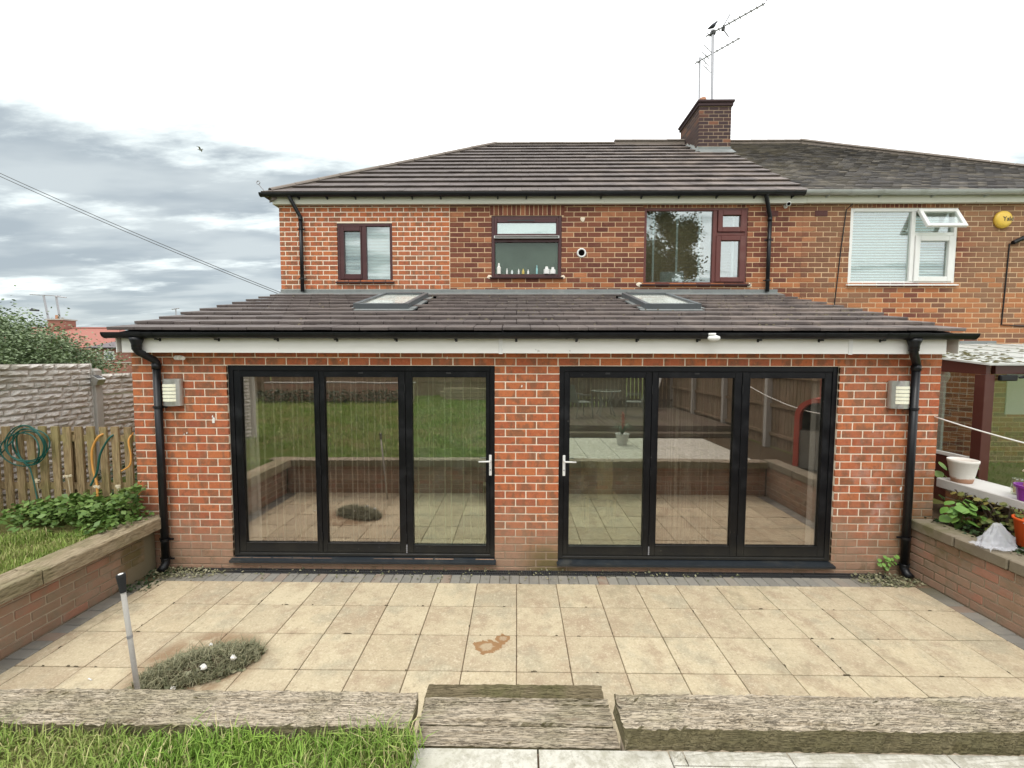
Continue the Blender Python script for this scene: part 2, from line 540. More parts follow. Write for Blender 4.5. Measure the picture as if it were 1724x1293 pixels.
newmat('drain', f_plain((.035, .036, .037), .35, .55, 20, dirt=((.12, .10, .06), .4)))
newmat('void', f_plain((.004, .004, .004), .3, 1.0, 6, spec=0.0))
newmat('maroon', f_plain((.062, .018, .018), .15, .35, 5, dirt=((.14, .07, .06), .25)))
newmat('maroon_dark', f_plain((.035, .012, .012), .15, .6, 5), spec=.2)
newmat('maroon_faded', f_plain((.12, .034, .028), .15, .45, 5, dirt=((.20, .11, .09), .3)))
newmat('white_pvc', f_plain((.74, .74, .71), .04, .35, 5, dirt=((.50, .50, .44), .25)))
newmat('grey_pvc', f_plain((.40, .42, .40), .08, .45, 4, dirt=((.24, .25, .20), .5)))
newmat('lead', f_plain((.19, .205, .20), .2, .55, 9, bumps=14, bd=.01, dirt=((.30, .30, .27), .5)))
newmat('ridge', f_plain((.20, .165, .14), .25, .8, 10, bumps=60, bd=.004, dirt=((.30, .27, .22), .5)))
newmat('metal', f_plain((.50, .50, .47), .12, .38, 30, dirt=((.30, .29, .24), .4)), metal=.85)
newmat('galv', f_plain((.36, .36, .38), .15, .5, 20), metal=.5)
newmat('skylight_frame', f_plain((.10, .11, .115), .15, .45, 10))
newmat('lamp_slot', f_plain((.80, .79, .62), .05, .5, 5))
newmat('plaster', f_plain((.34, .33, .30), .05, .9, 4))
newmat('floor', f_wood((.09, .065, .045), (.14, .10, .07), 0.0, .6, 'X'))
newmat('blind_fabric', f_plain((.50, .49, .43), .06, .8, 6))
newmat('white_cloth', f_plain((.75, .75, .73), .06, .8, 6))
newmat('slat_white', f_plain((.72, .78, .77), .05, .5, 6))
newmat('frosted', f_plain((.13, .155, .14), .6, .5, 2.5))
newmat('yellow', f_plain((.72, .48, .07), .08, .4, 6, dirt=((.5, .36, .1), .3)))
newmat('dark_grey', f_plain((.05, .05, .05), .1, .5, 6))
newmat('red_tile', f_plain((.33, .13, .10), .2, .85, 3, dirt=((.25, .15, .12), .5)))
newmat('far_brick', f_plain((.26, .115, .085), .2, .9, 4, dirt=((.20, .12, .09), .5)))
newmat('far_slate', f_plain((.15, .13, .135), .15, .8, 4))
newmat('bark', f_plain((.11, .085, .06), .35, .95, 14, bumps=20, bd=.02))
newmat('leaf_tree', f_leaf((.13, .185, .085), (.25, .32, .17)))
newmat('leaf_dark', f_leaf((.020, .045, .014), (.05, .085, .028)))
newmat('leaf_nettle', f_leaf((.09, .175, .035), (.19, .29, .07)))
newmat('leaf_bright', f_leaf((.13, .27, .05), (.20, .36, .075)))
newmat('leaf_maple', f_leaf((.10, .14, .03), (.27, .22, .06)))
newmat('cut_grass', f_leaf((.10, .115, .055), (.40, .37, .23)))
newmat('dry_stem', f_plain((.40, .17, .08), .3, .8, 30))
newmat('dry_flower', f_plain((.66, .58, .42), .2, .9, 60))
newmat('hose_green', f_plain((.008, .085, .066), .15, .4, 8))
newmat('hose_orange', f_plain((.62, .30, .07), .15, .5, 8))
newmat('rope', f_plain((.76, .75, .70), .05, .7, 50))
newmat('orange', f_plain((.72, .11, .02), .1, .45, 6))
newmat('purple', f_plain((.23, .035, .30), .1, .4, 6))
newmat('terracotta', f_plain((.45, .22, .13), .15, .85, 20))
newmat('concrete', f_plain((.40, .38, .345), .12, .9, 10, bumps=70, bd=.004, dirt=((.26, .24, .19), .5)))
newmat('concrete_pale', f_plain((.56, .55, .52), .08, .85, 10, bumps=50, bd=.003, dirt=((.42, .40, .35), .5)))
newmat('brown_paint', f_plain((.085, .028, .022), .15, .35, 5, dirt=((.16, .08, .06), .3)))
newmat('poly_roof', lambda b: dict(f_plain((.70, .71, .67), .08, .5, 5, dirt=((.45, .46, .38), .6))(b), **{'Transmission Weight': .45, 'rough': .9}))
newmat('moss', f_plain((.10, .09, .035), .5, 1.0, 40, bumps=60, bd=.01))
newmat('debris', f_plain((.11, .09, .055), .6, 1.0, 40))
newmat('feather_dark', f_plain((.035, .038, .05), .3, .6, 30))
newmat('feather_white', f_plain((.30, .30, .31), .1, .7, 30))
newmat('red_paint', f_plain((.40, .075, .05), .2, .7, 8, dirt=((.26, .07, .05), .5)))
newmat('pink_cloth', f_plain((.62, .28, .36), .1, .85, 6))
newmat('chair', f_plain((.16, .16, .14), .2, .6, 20))
newmat('wood_pale', f_wood((.30, .21, .11), (.42, .31, .17), 0, 1.0, 'Z'))
newmat('egg_white', f_plain((.78, .77, .72), .04, .4, 8))
newmat('bottle_blue', f_plain((.30, .55, .55), .05, .3, 8))
newmat('bottle_yellow', f_plain((.60, .46, .12), .05, .3, 8))


def glassmat(name, fac, tint, refl=(1, 1, 1), rough=0.0, film=0.0, graze=.9):
    m = bpy.data.materials.new(name)
    m.use_nodes = True
    m.node_tree.nodes.clear()
    b = NB(m.node_tree)
    pos = b.n('ShaderNodeNewGeometry').outputs['Position']
    geo = b.n('ShaderNodeNewGeometry')
    dt = b.nt.nodes.new('ShaderNodeVectorMath')
    dt.operation = 'DOT_PRODUCT'
    b.nt.links.new(geo.outputs['Normal'], dt.inputs[0])
    b.nt.links.new(geo.outputs['Incoming'], dt.inputs[1])
    cs = b.math('ABSOLUTE', dt.outputs['Value'])
    sch = b.math('POWER', b.math('SUBTRACT', 1.0, cs, clamp=True), 5.0)
    f = b.math('ADD', b.math('MULTIPLY', sch, graze), fac + .03, clamp=True)
    tr = b.n('ShaderNodeBsdfTransparent', {'Color': tint})
    # old panes are never flat: very slight waviness
    wav = b.n('ShaderNodeBump', {'Height': b.noise(pos, 2.0, 2, .5), 'Distance': .004, 'Strength': .10})
    gl = b.n('ShaderNodeBsdfGlossy', {'Color': refl, 'Roughness': rough, 'Normal': wav.outputs[0]})
    mx = b.n('ShaderNodeMixShader', {0: f, 1: tr.outputs[0], 2: gl.outputs[0]})
    o = mx.outputs[0]
    if film:
        df = b.n('ShaderNodeBsdfDiffuse', {'Color': (.5, .5, .44)})
        dirt = b.mapr(b.noise(pos, 6, 6, .7), .35, .8, film * .25, film)
        o = b.n('ShaderNodeMixShader', {0: dirt, 1: o, 2: df.outputs[0]}).outputs[0]
    b.n('ShaderNodeOutputMaterial', {'Surface': o})
    MATS[name] = m


glassmat('glass_bronze', .28, (.88, .87, .84), (1.0, .92, .88), film=.03)
glassmat('glass_green', .28, (.86, .90, .82), (.95, 1.0, .90), film=.07)
glassmat('glass_clear', .16, (.86, .90, .88), (.95, 1.0, 1.0), film=.02)
glassmat('glass_mirror', .22, (.80, .84, .82), (.95, 1.0, 1.0), film=.02)
glassmat('glass_dull', .0, (.80, .84, .80), (.8, .85, .82), rough=.12, graze=.35)
glassmat('glass_skylight', .02, (.95, .96, .95), (1, 1, 1), rough=.05, film=.25, graze=.30)
glassmat('glass_poly', .10, (.90, .92, .86), film=.10)


def plasticmat():
    m = bpy.data.materials.new('bag_film')
    m.use_nodes = True
    m.node_tree.nodes.clear()
    b = NB(m.node_tree)
    tr = b.n('ShaderNodeBsdfTransparent', {'Color': (.95, .95, .97)})
    df = b.n('ShaderNodeBsdfPrincipled', {'Base Color': (.72, .73, .76), 'Roughness': .3})
    mx = b.n('ShaderNodeMixShader', {0: .38, 1: tr.outputs[0], 2: df.outputs[0]})
    b.n('ShaderNodeOutputMaterial', {'Surface': mx.outputs[0]})
    MATS['bag_film'] = m


plasticmat()


# ------------------------------------------------------------------ geometry helpers
class MB:
    def __init__(s):
        s.v, s.f, s.r = [], [], []

    def add(s, vs, fs, rnd=0.0):
        o = len(s.v)
        s.v += [tuple(p) for p in vs]
        s.f += [tuple(i + o for i in f) for f in fs]
        s.r += [rnd] * len(fs)
        return s

    def box(s, x0, x1, y0, y1, z0, z1, rnd=0.0, ch=0.0):
        if x0 > x1: x0, x1 = x1, x0
        if y0 > y1: y0, y1 = y1, y0
        if z0 > z1: z0, z1 = z1, z0
        if ch <= 0:
            vs = [(x0, y0, z0), (x1, y0, z0), (x1, y1, z0), (x0, y1, z0), (x0, y0, z1), (x1, y0, z1), (x1, y1, z1), (x0, y1, z1)]
            fs = [(0, 3, 2, 1), (4, 5, 6, 7), (0, 1, 5, 4), (1, 2, 6, 5), (2, 3, 7, 6), (3, 0, 4, 7)]
            return s.add(vs, fs, rnd)
        c = min(ch, (x1 - x0) * .45, (y1 - y0) * .45, (z1 - z0) * .45)
        vs, idx = [], {}
        X, Y, Z = (x0, x1), (y0, y1), (z0, z1)
        for i in (0, 1):
            for j in (0, 1):
                for k in (0, 1):
                    sx, sy, sz = (c, -c)[i], (c, -c)[j], (c, -c)[k]
                    idx[i, j, k, 0] = len(vs); vs.append((X[i], Y[j] + sy, Z[k] + sz))
                    idx[i, j, k, 1] = len(vs); vs.append((X[i] + sx, Y[j], Z[k] + sz))
                    idx[i, j, k, 2] = len(vs); vs.append((X[i] + sx, Y[j] + sy, Z[k]))
        I = idx
        fs = [(I[0, 0, 0, 0], I[0, 0, 1, 0], I[0, 1, 1, 0], I[0, 1, 0, 0]), (I[1, 0, 0, 0], I[1, 1, 0, 0], I[1, 1, 1, 0], I[1, 0, 1, 0]),
              (I[0, 0, 0, 1], I[1, 0, 0, 1], I[1, 0, 1, 1], I[0, 0, 1, 1]), (I[0, 1, 0, 1], I[0, 1, 1, 1], I[1, 1, 1, 1], I[1, 1, 0, 1]),
              (I[0, 0, 0, 2], I[0, 1, 0, 2], I[1, 1, 0, 2], I[1, 0, 0, 2]), (I[0, 0, 1, 2], I[1, 0, 1, 2], I[1, 1, 1, 2], I[0, 1, 1, 2])]
        for j in (0, 1):
            for k in (0, 1):
                fs.append((I[0, j, k, 1], I[1, j, k, 1], I[1, j, k, 2], I[0, j, k, 2]))
        for i in (0, 1):
            for k in (0, 1):
                fs.append((I[i, 0, k, 0], I[i, 1, k, 0], I[i, 1, k, 2], I[i, 0, k, 2]))
        for i in (0, 1):
            for j in (0, 1):
                fs.append((I[i, j, 0, 0], I[i, j, 1, 0], I[i, j, 1, 1], I[i, j, 0, 1]))
        for i in (0, 1):
            for j in (0, 1):
                for k in (0, 1):
                    fs.append((I[i, j, k, 0], I[i, j, k, 1], I[i, j, k, 2]))
        return s.add(vs, fs, rnd)

    def hexa(s, p, rnd=0.0):
        """8 points, bottom ring then top ring"""
        return s.add(p, [(0, 3, 2, 1), (4, 5, 6, 7), (0, 1, 5, 4), (1, 2, 6, 5), (2, 3, 7, 6), (3, 0, 4, 7)], rnd)

    def frame(s, x0, x1, z0, z1, w, y0, y1, ch=.004):
        """rectangular frame in the XZ plane; w = width or (l,r,b,t)"""
        l, r, bt, t = w if isinstance(w, tuple) else (w, w, w, w)
        s.box(x0, x0 + l, y0, y1, z0, z1, 0, ch)
        s.box(x1 - r, x1, y0, y1, z0, z1, 0, ch)
        s.box(x0 + l, x1 - r, y0 + .001, y1, z0, z0 + bt, 0, ch)
        s.box(x0 + l, x1 - r, y0 + .001, y1, z1 - t, z1, 0, ch)
        return s

    def tube(s, pts, r, n=8, rnd=0.0, cap=True):
        pts = [Vector(p) for p in pts]
        m = len(pts)
        rr = r if isinstance(r, (list, tuple)) else [r] * m
        o = len(s.v)
        prev = None
        for i, p in enumerate(pts):
            a = pts[max(0, i - 1)]
            c = pts[min(m - 1, i + 1)]
            t = (c - a)
            t = t.normalized() if t.length > 1e-9 else Vector((0, 0, 1))
            if prev is None:
                up = Vector((0, 0, 1)) if abs(t.z) < .9 else Vector((1, 0, 0))
                x = t.cross(up).normalized()
            else:
                x = (prev - t * prev.dot(t)).normalized()
            prev = x
            y = t.cross(x)
            for k in range(n):
                a_ = 2 * math.pi * k / n
                s.v.append(tuple(p + (x * math.cos(a_) + y * math.sin(a_)) * rr[i]))
        for i in range(m - 1):
            for k in range(n):
                k2 = (k + 1) % n
                s.f.append((o + i * n + k, o + i * n + k2, o + (i + 1) * n + k2, o + (i + 1) * n + k))
                s.r.append(rnd)
        if cap:
            s.f.append(tuple(o + k for k in range(n))[::-1]); s.r.append(rnd)
            s.f.append(tuple(o + (m - 1) * n + k for k in range(n))); s.r.append(rnd)
        return s

    def lathe(s, prof, n=20, c=(0, 0, 0), cap=True, rnd=0.0, axis='Z'):
        o = len(s.v)
        for (r, z) in prof:
            for k in range(n):
                a = 2 * math.pi * k / n
                x, y = r * math.cos(a), r * math.sin(a)
                if axis == 'Z':
                    s.v.append((c[0] + x, c[1] + y, c[2] + z))
                elif axis == 'Y':
                    s.v.append((c[0] + x, c[1] + z, c[2] + y))
                else:
                    s.v.append((c[0] + z, c[1] + x, c[2] + y))
        for i in range(len(prof) - 1):
            for k in range(n):
                k2 = (k + 1) % n
                s.f.append((o + i * n + k, o + i * n + k2, o + (i + 1) * n + k2, o + (i + 1) * n + k)); s.r.append(rnd)
        if cap:
            s.f.append(tuple(o + k for k in range(n))[::-1]); s.r.append(rnd)
            s.f.append(tuple(o + (len(prof) - 1) * n + k for k in range(n))); s.r.append(rnd)
        return s

    def mesh(s, name, mat, smooth=False):
        me = bpy.data.meshes.new(name)
        me.from_pydata(s.v, [], s.f)
        me.update()
        if any(s.r):
            a = me.attributes.new('rnd', 'FLOAT', 'FACE')
            a.data.foreach_set('value', s.r)
        for mm in (mat if isinstance(mat, list) else [mat]):
            me.materials.append(MATS[mm])
        if smooth:
            me.polygons.foreach_set('use_smooth', [True] * len(me.polygons))
        return me

    def obj(s, name, mat, parent=None, smooth=False, kind=None, label=None):
        return link(name, s.mesh(name, mat, smooth), parent, kind=kind, label=label)


def link(name, me, parent=None, loc=None, kind=None, label=None):
    o = bpy.data.objects.new(name, me)
    COL.objects.link(o)
    if parent is not None:
        o.parent = parent
        # all parts are modelled in world space; keep them there
        o.matrix_parent_inverse = Matrix.Translation(-WL[parent.name]) if parent.name in WL else Matrix()
    if loc is not None:
        o.location = loc
    if kind:
        o['kind'] = kind
    if label:
        o['label'] = label
    return o


WL = {}


def thing(name, loc, label, cat, group=None):
    o = bpy.data.objects.new(name, None)
    COL.objects.link(o)
    o.location = loc
    o.empty_display_size = .1
    WL[o.name] = Vector(loc)
    tag(o, label, cat, group)
    return o


def tag(o, label, cat, group=None):
    o['label'] = label
    o['category'] = cat
    if group:
        o['group'] = group
    return o


def copy_tree(o, delta, label=None):
    """copy a thing and its parts, moved by delta"""
    c = o.copy()
    COL.objects.link(c)
    c.location = o.location + Vector(delta)
    if label:
        c['label'] = label
    for ch in list(o.children):
        d = ch.copy()
        COL.objects.link(d)
        d.parent = c
        for g in list(ch.children):
            e = g.copy()
            COL.objects.link(e)
            e.parent = d
    return c


def facemesh(name, verts, faces, mat, rnd=None, parent=None, kind=None, smooth=False):
    """fast numpy mesh; faces all of the same size"""
    me = bpy.data.meshes.new(name)
    nv, nf, k = len(verts), len(faces), faces.shape[1]
    me.vertices.add(nv)
    me.vertices.foreach_set('co', np.asarray(verts, np.float32).ravel())
    me.loops.add(nf * k)
    me.loops.foreach_set('vertex_index', np.asarray(faces, np.int32).ravel())
    me.polygons.add(nf)
    me.polygons.foreach_set('loop_start', np.arange(0, nf * k, k, dtype=np.int32))
    if smooth:
        me.polygons.foreach_set('use_smooth', np.ones(nf, bool))
    me.update(calc_edges=True)
    if rnd is not None:
        a = me.attributes.new('rnd', 'FLOAT', 'FACE')
        a.data.foreach_set('value', np.asarray(rnd, np.float32))
    me.materials.append(MATS[mat])
    return link(name, me, parent, kind=kind)


def walled(x0, x1, z0, z1, y0, y1, holes, mb=None, flip=False):
    """a wall slab in XZ with rectangular openings, closed reveals"""
    mb = mb or MB()
    xs = sorted({x0, x1, *[h[0] for h in holes], *[h[1] for h in holes]})
    zs = sorted({z0, z1, *[h[2] for h in holes], *[h[3] for h in holes]})
    xs = [x for x in xs if x0 <= x <= x1]
    zs = [z for z in zs if z0 <= z <= z1]
    def solid(i, j):
        if i < 0 or j < 0 or i >= len(xs) - 1 or j >= len(zs) - 1:
            return False
        cx, cz = (xs[i] + xs[i + 1]) / 2, (zs[j] + zs[j + 1]) / 2
        return not any(h[0] < cx < h[1] and h[2] < cz < h[3] for h in holes)
    for i in range(len(xs) - 1):
        for j in range(len(zs) - 1):
            if not solid(i, j):
                continue
            a, c, d, e = xs[i], xs[i + 1], zs[j], zs[j + 1]
            mb.add([(a, y0, d), (c, y0, d), (c, y0, e), (a, y0, e)], [(0, 1, 2, 3)])
            mb.add([(a, y1, d), (c, y1, d), (c, y1, e), (a, y1, e)], [(3, 2, 1, 0)])
            if not solid(i - 1, j): mb.add([(a, y0, d), (a, y1, d), (a, y1, e), (a, y0, e)], [(3, 2, 1, 0)])
            if not solid(i + 1, j): mb.add([(c, y0, d), (c, y1, d), (c, y1, e), (c, y0, e)], [(0, 1, 2, 3)])
            if not solid(i, j - 1): mb.add([(a, y0, d), (c, y0, d), (c, y1, d), (a, y1, d)], [(3, 2, 1, 0)])
            if not solid(i, j + 1): mb.add([(a, y0, e), (c, y0, e), (c, y1, e), (a, y1, e)], [(0, 1, 2, 3)])
    return mb


def brick_layout(u0, u1, z_top, n, hc, pitch, off, holes, joint=.0118):
    """stretcher bond as (ua,ub,za,zb), clipped at the ends and openings"""
    outl = []
    for k in range(n):
        zt = z_top - k * hc - joint / 2
        zb = zt - hc + joint
        o = off + (pitch / 2 if k % 2 else 0)
        j0 = math.floor((u0 - o) / pitch) - 1
        j1 = math.ceil((u1 - o) / pitch) + 1
        for j in range(j0, j1):
            a, c = o + j * pitch + joint / 2, o + (j + 1) * pitch - joint / 2
            segs = [(max(a, u0), min(c, u1))]
            zm = (zt + zb) / 2
            for h in holes:
                if h[2] < zm < h[3]:
                    ns = []
                    for (p, q) in segs:
                        if q <= h[0] or p >= h[1]:
                            ns.append((p, q))
                        else:
                            if p < h[0]: ns.append((p, h[0]))
                            if q > h[1]: ns.append((h[1], q))
                    segs = ns
            for (p, q) in segs:
                if q - p > .035:
                    # never leave a sliver of mortar at a jamb: stretch the last brick to it
                    for e in [u0] + [h[1] for h in holes if h[2] < zm < h[3]]:
                        if 0 < p - e < .048: p = e
                    for e in [u1] + [h[0] for h in holes if h[2] < zm < h[3]]:
                        if 0 < e - q < .048: q = e
                    outl.append((p, q, zb, zt))
    return outl


BM = {}


def brick_mesh(wd, ht, dp, mat, ch=.004):
    key = (round(wd, 3), round(ht, 3), round(dp, 3), mat, R.randrange(4) if wd > .15 else 0)
    if key not in BM:
        m = MB()
        j = lambda: R.uniform(-.0012, .0012)
        m.box(-wd / 2 + j(), wd / 2 + j(), 0, dp, -ht / 2 + j(), ht / 2 + j(), 0, ch)
        me = m.mesh('brick', mat)
        BM[key] = me
    return BM[key]


def lay_bricks(parent, bricks, y, mat, limit=300, dp=.03, proud=.0, rz=0.0, origin=None, order=None, ch=.004, jitter=.0012):
    """bricks facing -Y at plane y (or rotated about origin); first `limit` are objects, the rest one stuff part"""
    bl = sorted(bricks, key=order) if order else bricks
    rot = Matrix.Rotation(rz, 4, 'Z')
    org = Vector(origin) if origin else Vector((0, 0, 0))
    T = Matrix.Translation(org) @ rot
    rest = MB()
    for i, (a, c, d, e) in enumerate(bl):
        yy = y - proud + R.uniform(-jitter, jitter)
        if i < limit:
            me = brick_mesh(c - a, e - d, dp, mat, ch)
            o = bpy.data.objects.new('brick', me)
            COL.objects.link(o)
            o.parent = parent
            pinv = Matrix.Translation(-WL[parent.name]) if parent.name in WL else Matrix()
            o.matrix_parent_inverse = pinv
            o.matrix_basis = T @ Matrix.Translation(((a + c) / 2, yy, (d + e) / 2))
        else:
            o0 = len(rest.v)
            rest.box(a, c, yy, yy + dp, d, e, R.random(), ch)
            if rz or origin:
                for q in range(o0, len(rest.v)):
                    rest.v[q] = tuple(T @ Vector(rest.v[q]))
    if rest.v:
        rest.obj('brick', mat, parent, kind='stuff')


def leaf_cloud(centers, size, up=.3, rng=NR, shape='quad', droop=0.0):
    """leaf-sized faces around the given points"""
    n = len(centers)
    s = size * rng.uniform(.6, 1.3, n)
    a = rng.uniform(0, 2 * np.pi, n)
    tilt = rng.normal(0, .7, n)
    d = np.stack([np.cos(a), np.sin(a), np.clip(rng.normal(up, .5, n), -1, 1) - droop], 1)
    d /= np.linalg.norm(d, axis=1)[:, None]
    ref = np.stack([np.sin(a) * np.cos(tilt), -np.cos(a) * np.cos(tilt), np.sin(tilt)], 1)
    t = ref - (ref * d).sum(1)[:, None] * d
    t /= np.linalg.norm(t, axis=1)[:, None] + 1e-9
    c = np.asarray(centers)
    v = np.stack([c, c + d * s[:, None] * .5 + t * s[:, None] * .32, c + d * s[:, None], c + d * s[:, None] * .5 - t * s[:, None] * .32], 1)
    return v.reshape(-1, 3), np.arange(n * 4).reshape(-1, 4)


def blades(xy, z, h, wd, lean=.5, rng=NR):
    """grass blades: 5 vertices, a quad and a tip; returned as two triangles + tip (all tris)"""
    n = len(xy)
    a = rng.uniform(0, 2 * np.pi, n)
    l = np.abs(rng.normal(0, lean, n))
    hh = h * rng.uniform(.45, 1.25, n)
    ww = wd * rng.uniform(.7, 1.3, n)
    p = np.column_stack([xy, np.broadcast_to(z, n)])
    side = np.stack([-np.sin(a), np.cos(a), np.zeros(n)], 1) * ww[:, None] * .5
    dirv = np.stack([np.cos(a), np.sin(a), np.zeros(n)], 1)
    mid = p + dirv * (l * hh * .35)[:, None] + np.array([0, 0, 1]) * (hh * .6)[:, None]
    tip = p + dirv * (l * hh * 1.0)[:, None] + np.array([0, 0, 1]) * (hh * (1 - .25 * np.minimum(l, 1.5)))[:, None]
    v = np.stack([p - side, p + side, mid + side * .75, mid - side * .75, tip], 1).reshape(-1, 3)
    i = np.arange(n)[:, None] * 5
    f = np.concatenate([i + np.array([[0, 1, 2]]), i + np.array([[0, 2, 3]]), i + np.array([[3, 2, 4]])], 1).reshape(-1, 3)
    return v, f

# =================================================================== SETTING
HC, Z0, D2 = .08508, 2.2505, 3.108
LAWN = .55


def sheet(name, x0, x1, y0, y1, z0, z1, mat):
    return MB().box(x0, x1, y0, y1, z0, z1).obj(name, mat, kind='structure')


sheet('ground', -900, 900, -900, 900, -.5, -.06, 'lawn_base')
sheet('patio_bed', -4.05, 4.33, -2.52, .02, -.059, -.014, 'joint')
sheet('lawn', -11.9, -.48, -15.4, -2.64, -.3, LAWN, 'lawn_base')
sheet('lawn', -5.90, -4.12, -2.60, 8.0, -.3, LAWN, 'lawn_base')
sheet('lawn', -20.0, -6.0, -2.60, 8.0, -.3, LAWN - .25, 'lawn_base')
sheet('paving_bed', -.478, 4.30, -5.4, -2.61, -.3, .465, 'joint')
sheet('flower_bed', 4.36, 5.3, -2.6, .6, -.3, .57, 'soil')
sheet('flower_bed', 4.31, 5.3, -15.4, -2.62, -.3, .5, 'soil')
sheet('neighbour_lawn', 5.31, 14.0, -15.4, 3.0, -.3, .50, 'lawn_base')

# ---- patio slabs: every slab its own object
patio = thing('patio', (0, -1.4, 0), 'sunken patio of buff square slabs edged with grey blocks below the glass doors', 'patio')
S = .40807
SM = []
for q in range(4):
    m = MB().box(-S / 2 + .0032 + R.uniform(-.001, .001), S / 2 - .0032 + R.uniform(-.001, .001), -S / 2 + .004, S / 2 - .0045, -.045, 0, 0, .0035)
    SM.append(m.mesh('paving_slab', 'slab'))
pinv = Matrix.Translation(-WL['patio'])


def put(name, me, parent, M):
    o = bpy.data.objects.new(name, me)
    COL.objects.link(o)
    o.parent = parent
    o.matrix_parent_inverse = Matrix.Translation(-WL[parent.name]) if parent.name in WL else Matrix()
    o.matrix_basis = M
    return o


for r in range(6):
    for c in range(-9, 10):
        yc = -.2705 - (r + .5) * S
        put('paving_slab', R.choice(SM), patio, Matrix.Translation(((c + .5) * S + .0007, yc, R.uniform(-.0015, .0015))) @
            Euler((R.uniform(-.003, .003), R.uniform(-.003, .003), R.uniform(-.002, .002))).to_matrix().to_4x4())
    m = MB().box(-3.80, -9 * S - .004, -.2705 - (r + 1) * S + .004, -.2705 - r * S - .004, -.045, 0, R.random(), .003)
    m.obj('paving_slab', 'slab', patio)
BK = []
for q in range(4):
    BK.append(MB().box(-.050, .050, -.081, .081, -.05, 0, 0, .005).mesh('paving_block', 'block'))
x = -3.75
while x < 4.05:
    put('paving_block', R.choice(BK), patio, Matrix.Translation((x, -.186, R.uniform(-.003, .001))) @ Matrix.Rotation(R.uniform(-.02, .02), 4, 'Z'))
    x += .1035
for (xc, ya) in ((-3.895, -.33), (4.173, -.33)):
    y = ya
    while y > -2.5:
        put('paving_block', R.choice(BK), patio, Matrix.Translation((xc, y, R.uniform(-.006, .001))) @
            Matrix.Rotation(math.pi / 2 + R.uniform(-.025, .025), 4, 'Z') @ Matrix.Scale(1.0, 4))
        y -= .1035
# drainage channel
dr = thing('drain_channel', (0, -.05, 0), 'black slotted drainage channel running along the foot of the house wall', 'drain')
MB().box(-3.75, 4.0, -.1, -.006, -.05, -.012).obj('channel_bed', 'void', dr)
x = -3.72
while x < 3.95:
    g = MB()
    x1 = min(x + .97, 3.97)
    for yy in (-.100, -.057, -.014):
        g.box(x, x1, yy, yy + .010, -.012, .002, 0, .001)
    n = int((x1 - x) / .0195)
    for i in range(n):
        xa = x + i * .0195
        g.box(xa + .002, xa + .0105, -.0895, -.0575, -.011, .001)
        g.box(xa + .0075, xa + .016, -.0465, -.0145, -.011, .001)
    g.obj('grate', 'drain', dr)
    x = x1 + .004

# =================================================================== THE HOUSE
house = thing('brick_house', (0, 3, 0), 'red brick house with brown tiled roof and low rear extension with black folding glass doors', 'house')
D1 = (-3.146, -.241, .085, Z0)
D2H = (.451, 3.425, .075, Z0)
XL, XR = -4.178, 4.485
ZT = Z0 + 3 * HC
walled(XL + .003, XR - .003, -.05, ZT, .0055, .30, [D1, D2H]).obj('wall', 'mortar_new', house)
bl = brick_layout(XL, XR, ZT, 30, HC, .225, -.240, [D1, D2H])
lay_bricks(house, bl, 0.0, 'brick_new', 300, order=lambda q: abs(q[3] - 1.2) * .9 + abs((q[0] + q[1]) / 2) * .28)
# bricks under the door sills stand a little back
side = MB()
side.box(XL + .003, XL + .10, .301, D2 - .001, -.05, 2.45)
side.add([(XL + .003, .301, 2.45), (XL + .003, D2, 2.45), (XL + .003, D2, 3.40), (XL + .1, .301, 2.45), (XL + .1, D2, 2.45), (XL + .1, D2, 3.40)],
         [(0, 2, 1), (3, 4, 5), (0, 1, 4, 3), (1, 2, 5, 4), (2, 0, 3, 5)])
side.box(XR - .10, XR - .003, .301, D2 - .001, -.05, 2.45)
side.add([(XR - .003, .301, 2.45), (XR - .003, D2, 2.45), (XR - .003, D2, 3.40), (XR - .1, .301, 2.45), (XR - .1, D2, 2.45), (XR - .1, D2, 3.40)],
         [(0, 1, 2), (3, 5, 4), (0, 3, 4, 1), (1, 4, 5, 2), (2, 5, 3, 0)])
side.obj('wall', 'mortar_new', house)
sb = brick_layout(-D2, -.02, ZT, 30, HC, .225, 0, [])
lay_bricks(house, sb, 0.0, 'brick_new', 0, rz=-math.pi / 2, origin=(XL, 0, 0))
sb = brick_layout(.02, D2, ZT, 30, HC, .225, 0, [])
lay_bricks(house, sb, 0.0, 'brick_new', 0, rz=math.pi / 2, origin=(XR, 0, 0))

# interior of the extension: one room, dim behind the glass
rm = MB()
rm.add([(XL + .12, .305, .10), (XR - .12, .305, .10), (XR - .12, 3.0, .10), (XL + .12, 3.0, .10)], [(0, 1, 2, 3)])
rm.obj('room_floor', 'floor', house)
rm = MB()
x0, x1 = XL + .12, XR - .12
rm.add([(x0, 3.0, .10), (x1, 3.0, .10), (x1, 3.0, 2.36), (x0, 3.0, 2.36)], [(0, 1, 2, 3)])
rm.add([(x0, .305, .10), (x0, 3.0, .10), (x0, 3.0, 2.36), (x0, .305, 2.36)], [(0, 1, 2, 3)])
rm.add([(x1, .305, .10), (x1, 3.0, .10), (x1, 3.0, 2.36), (x1, .305, 2.36)], [(3, 2, 1, 0)])
rm.add([(x0, .305, 2.36), (x1, .305, 2.36), (x1, 3.0, 2.36), (x0, 3.0, 2.36)], [(3, 2, 1, 0)])
rm.obj('room_wall', 'plaster', house)
MB().box(-.10, .10, .302, 2.98, .1, 2.355).obj('room_wall', 'plaster', house)

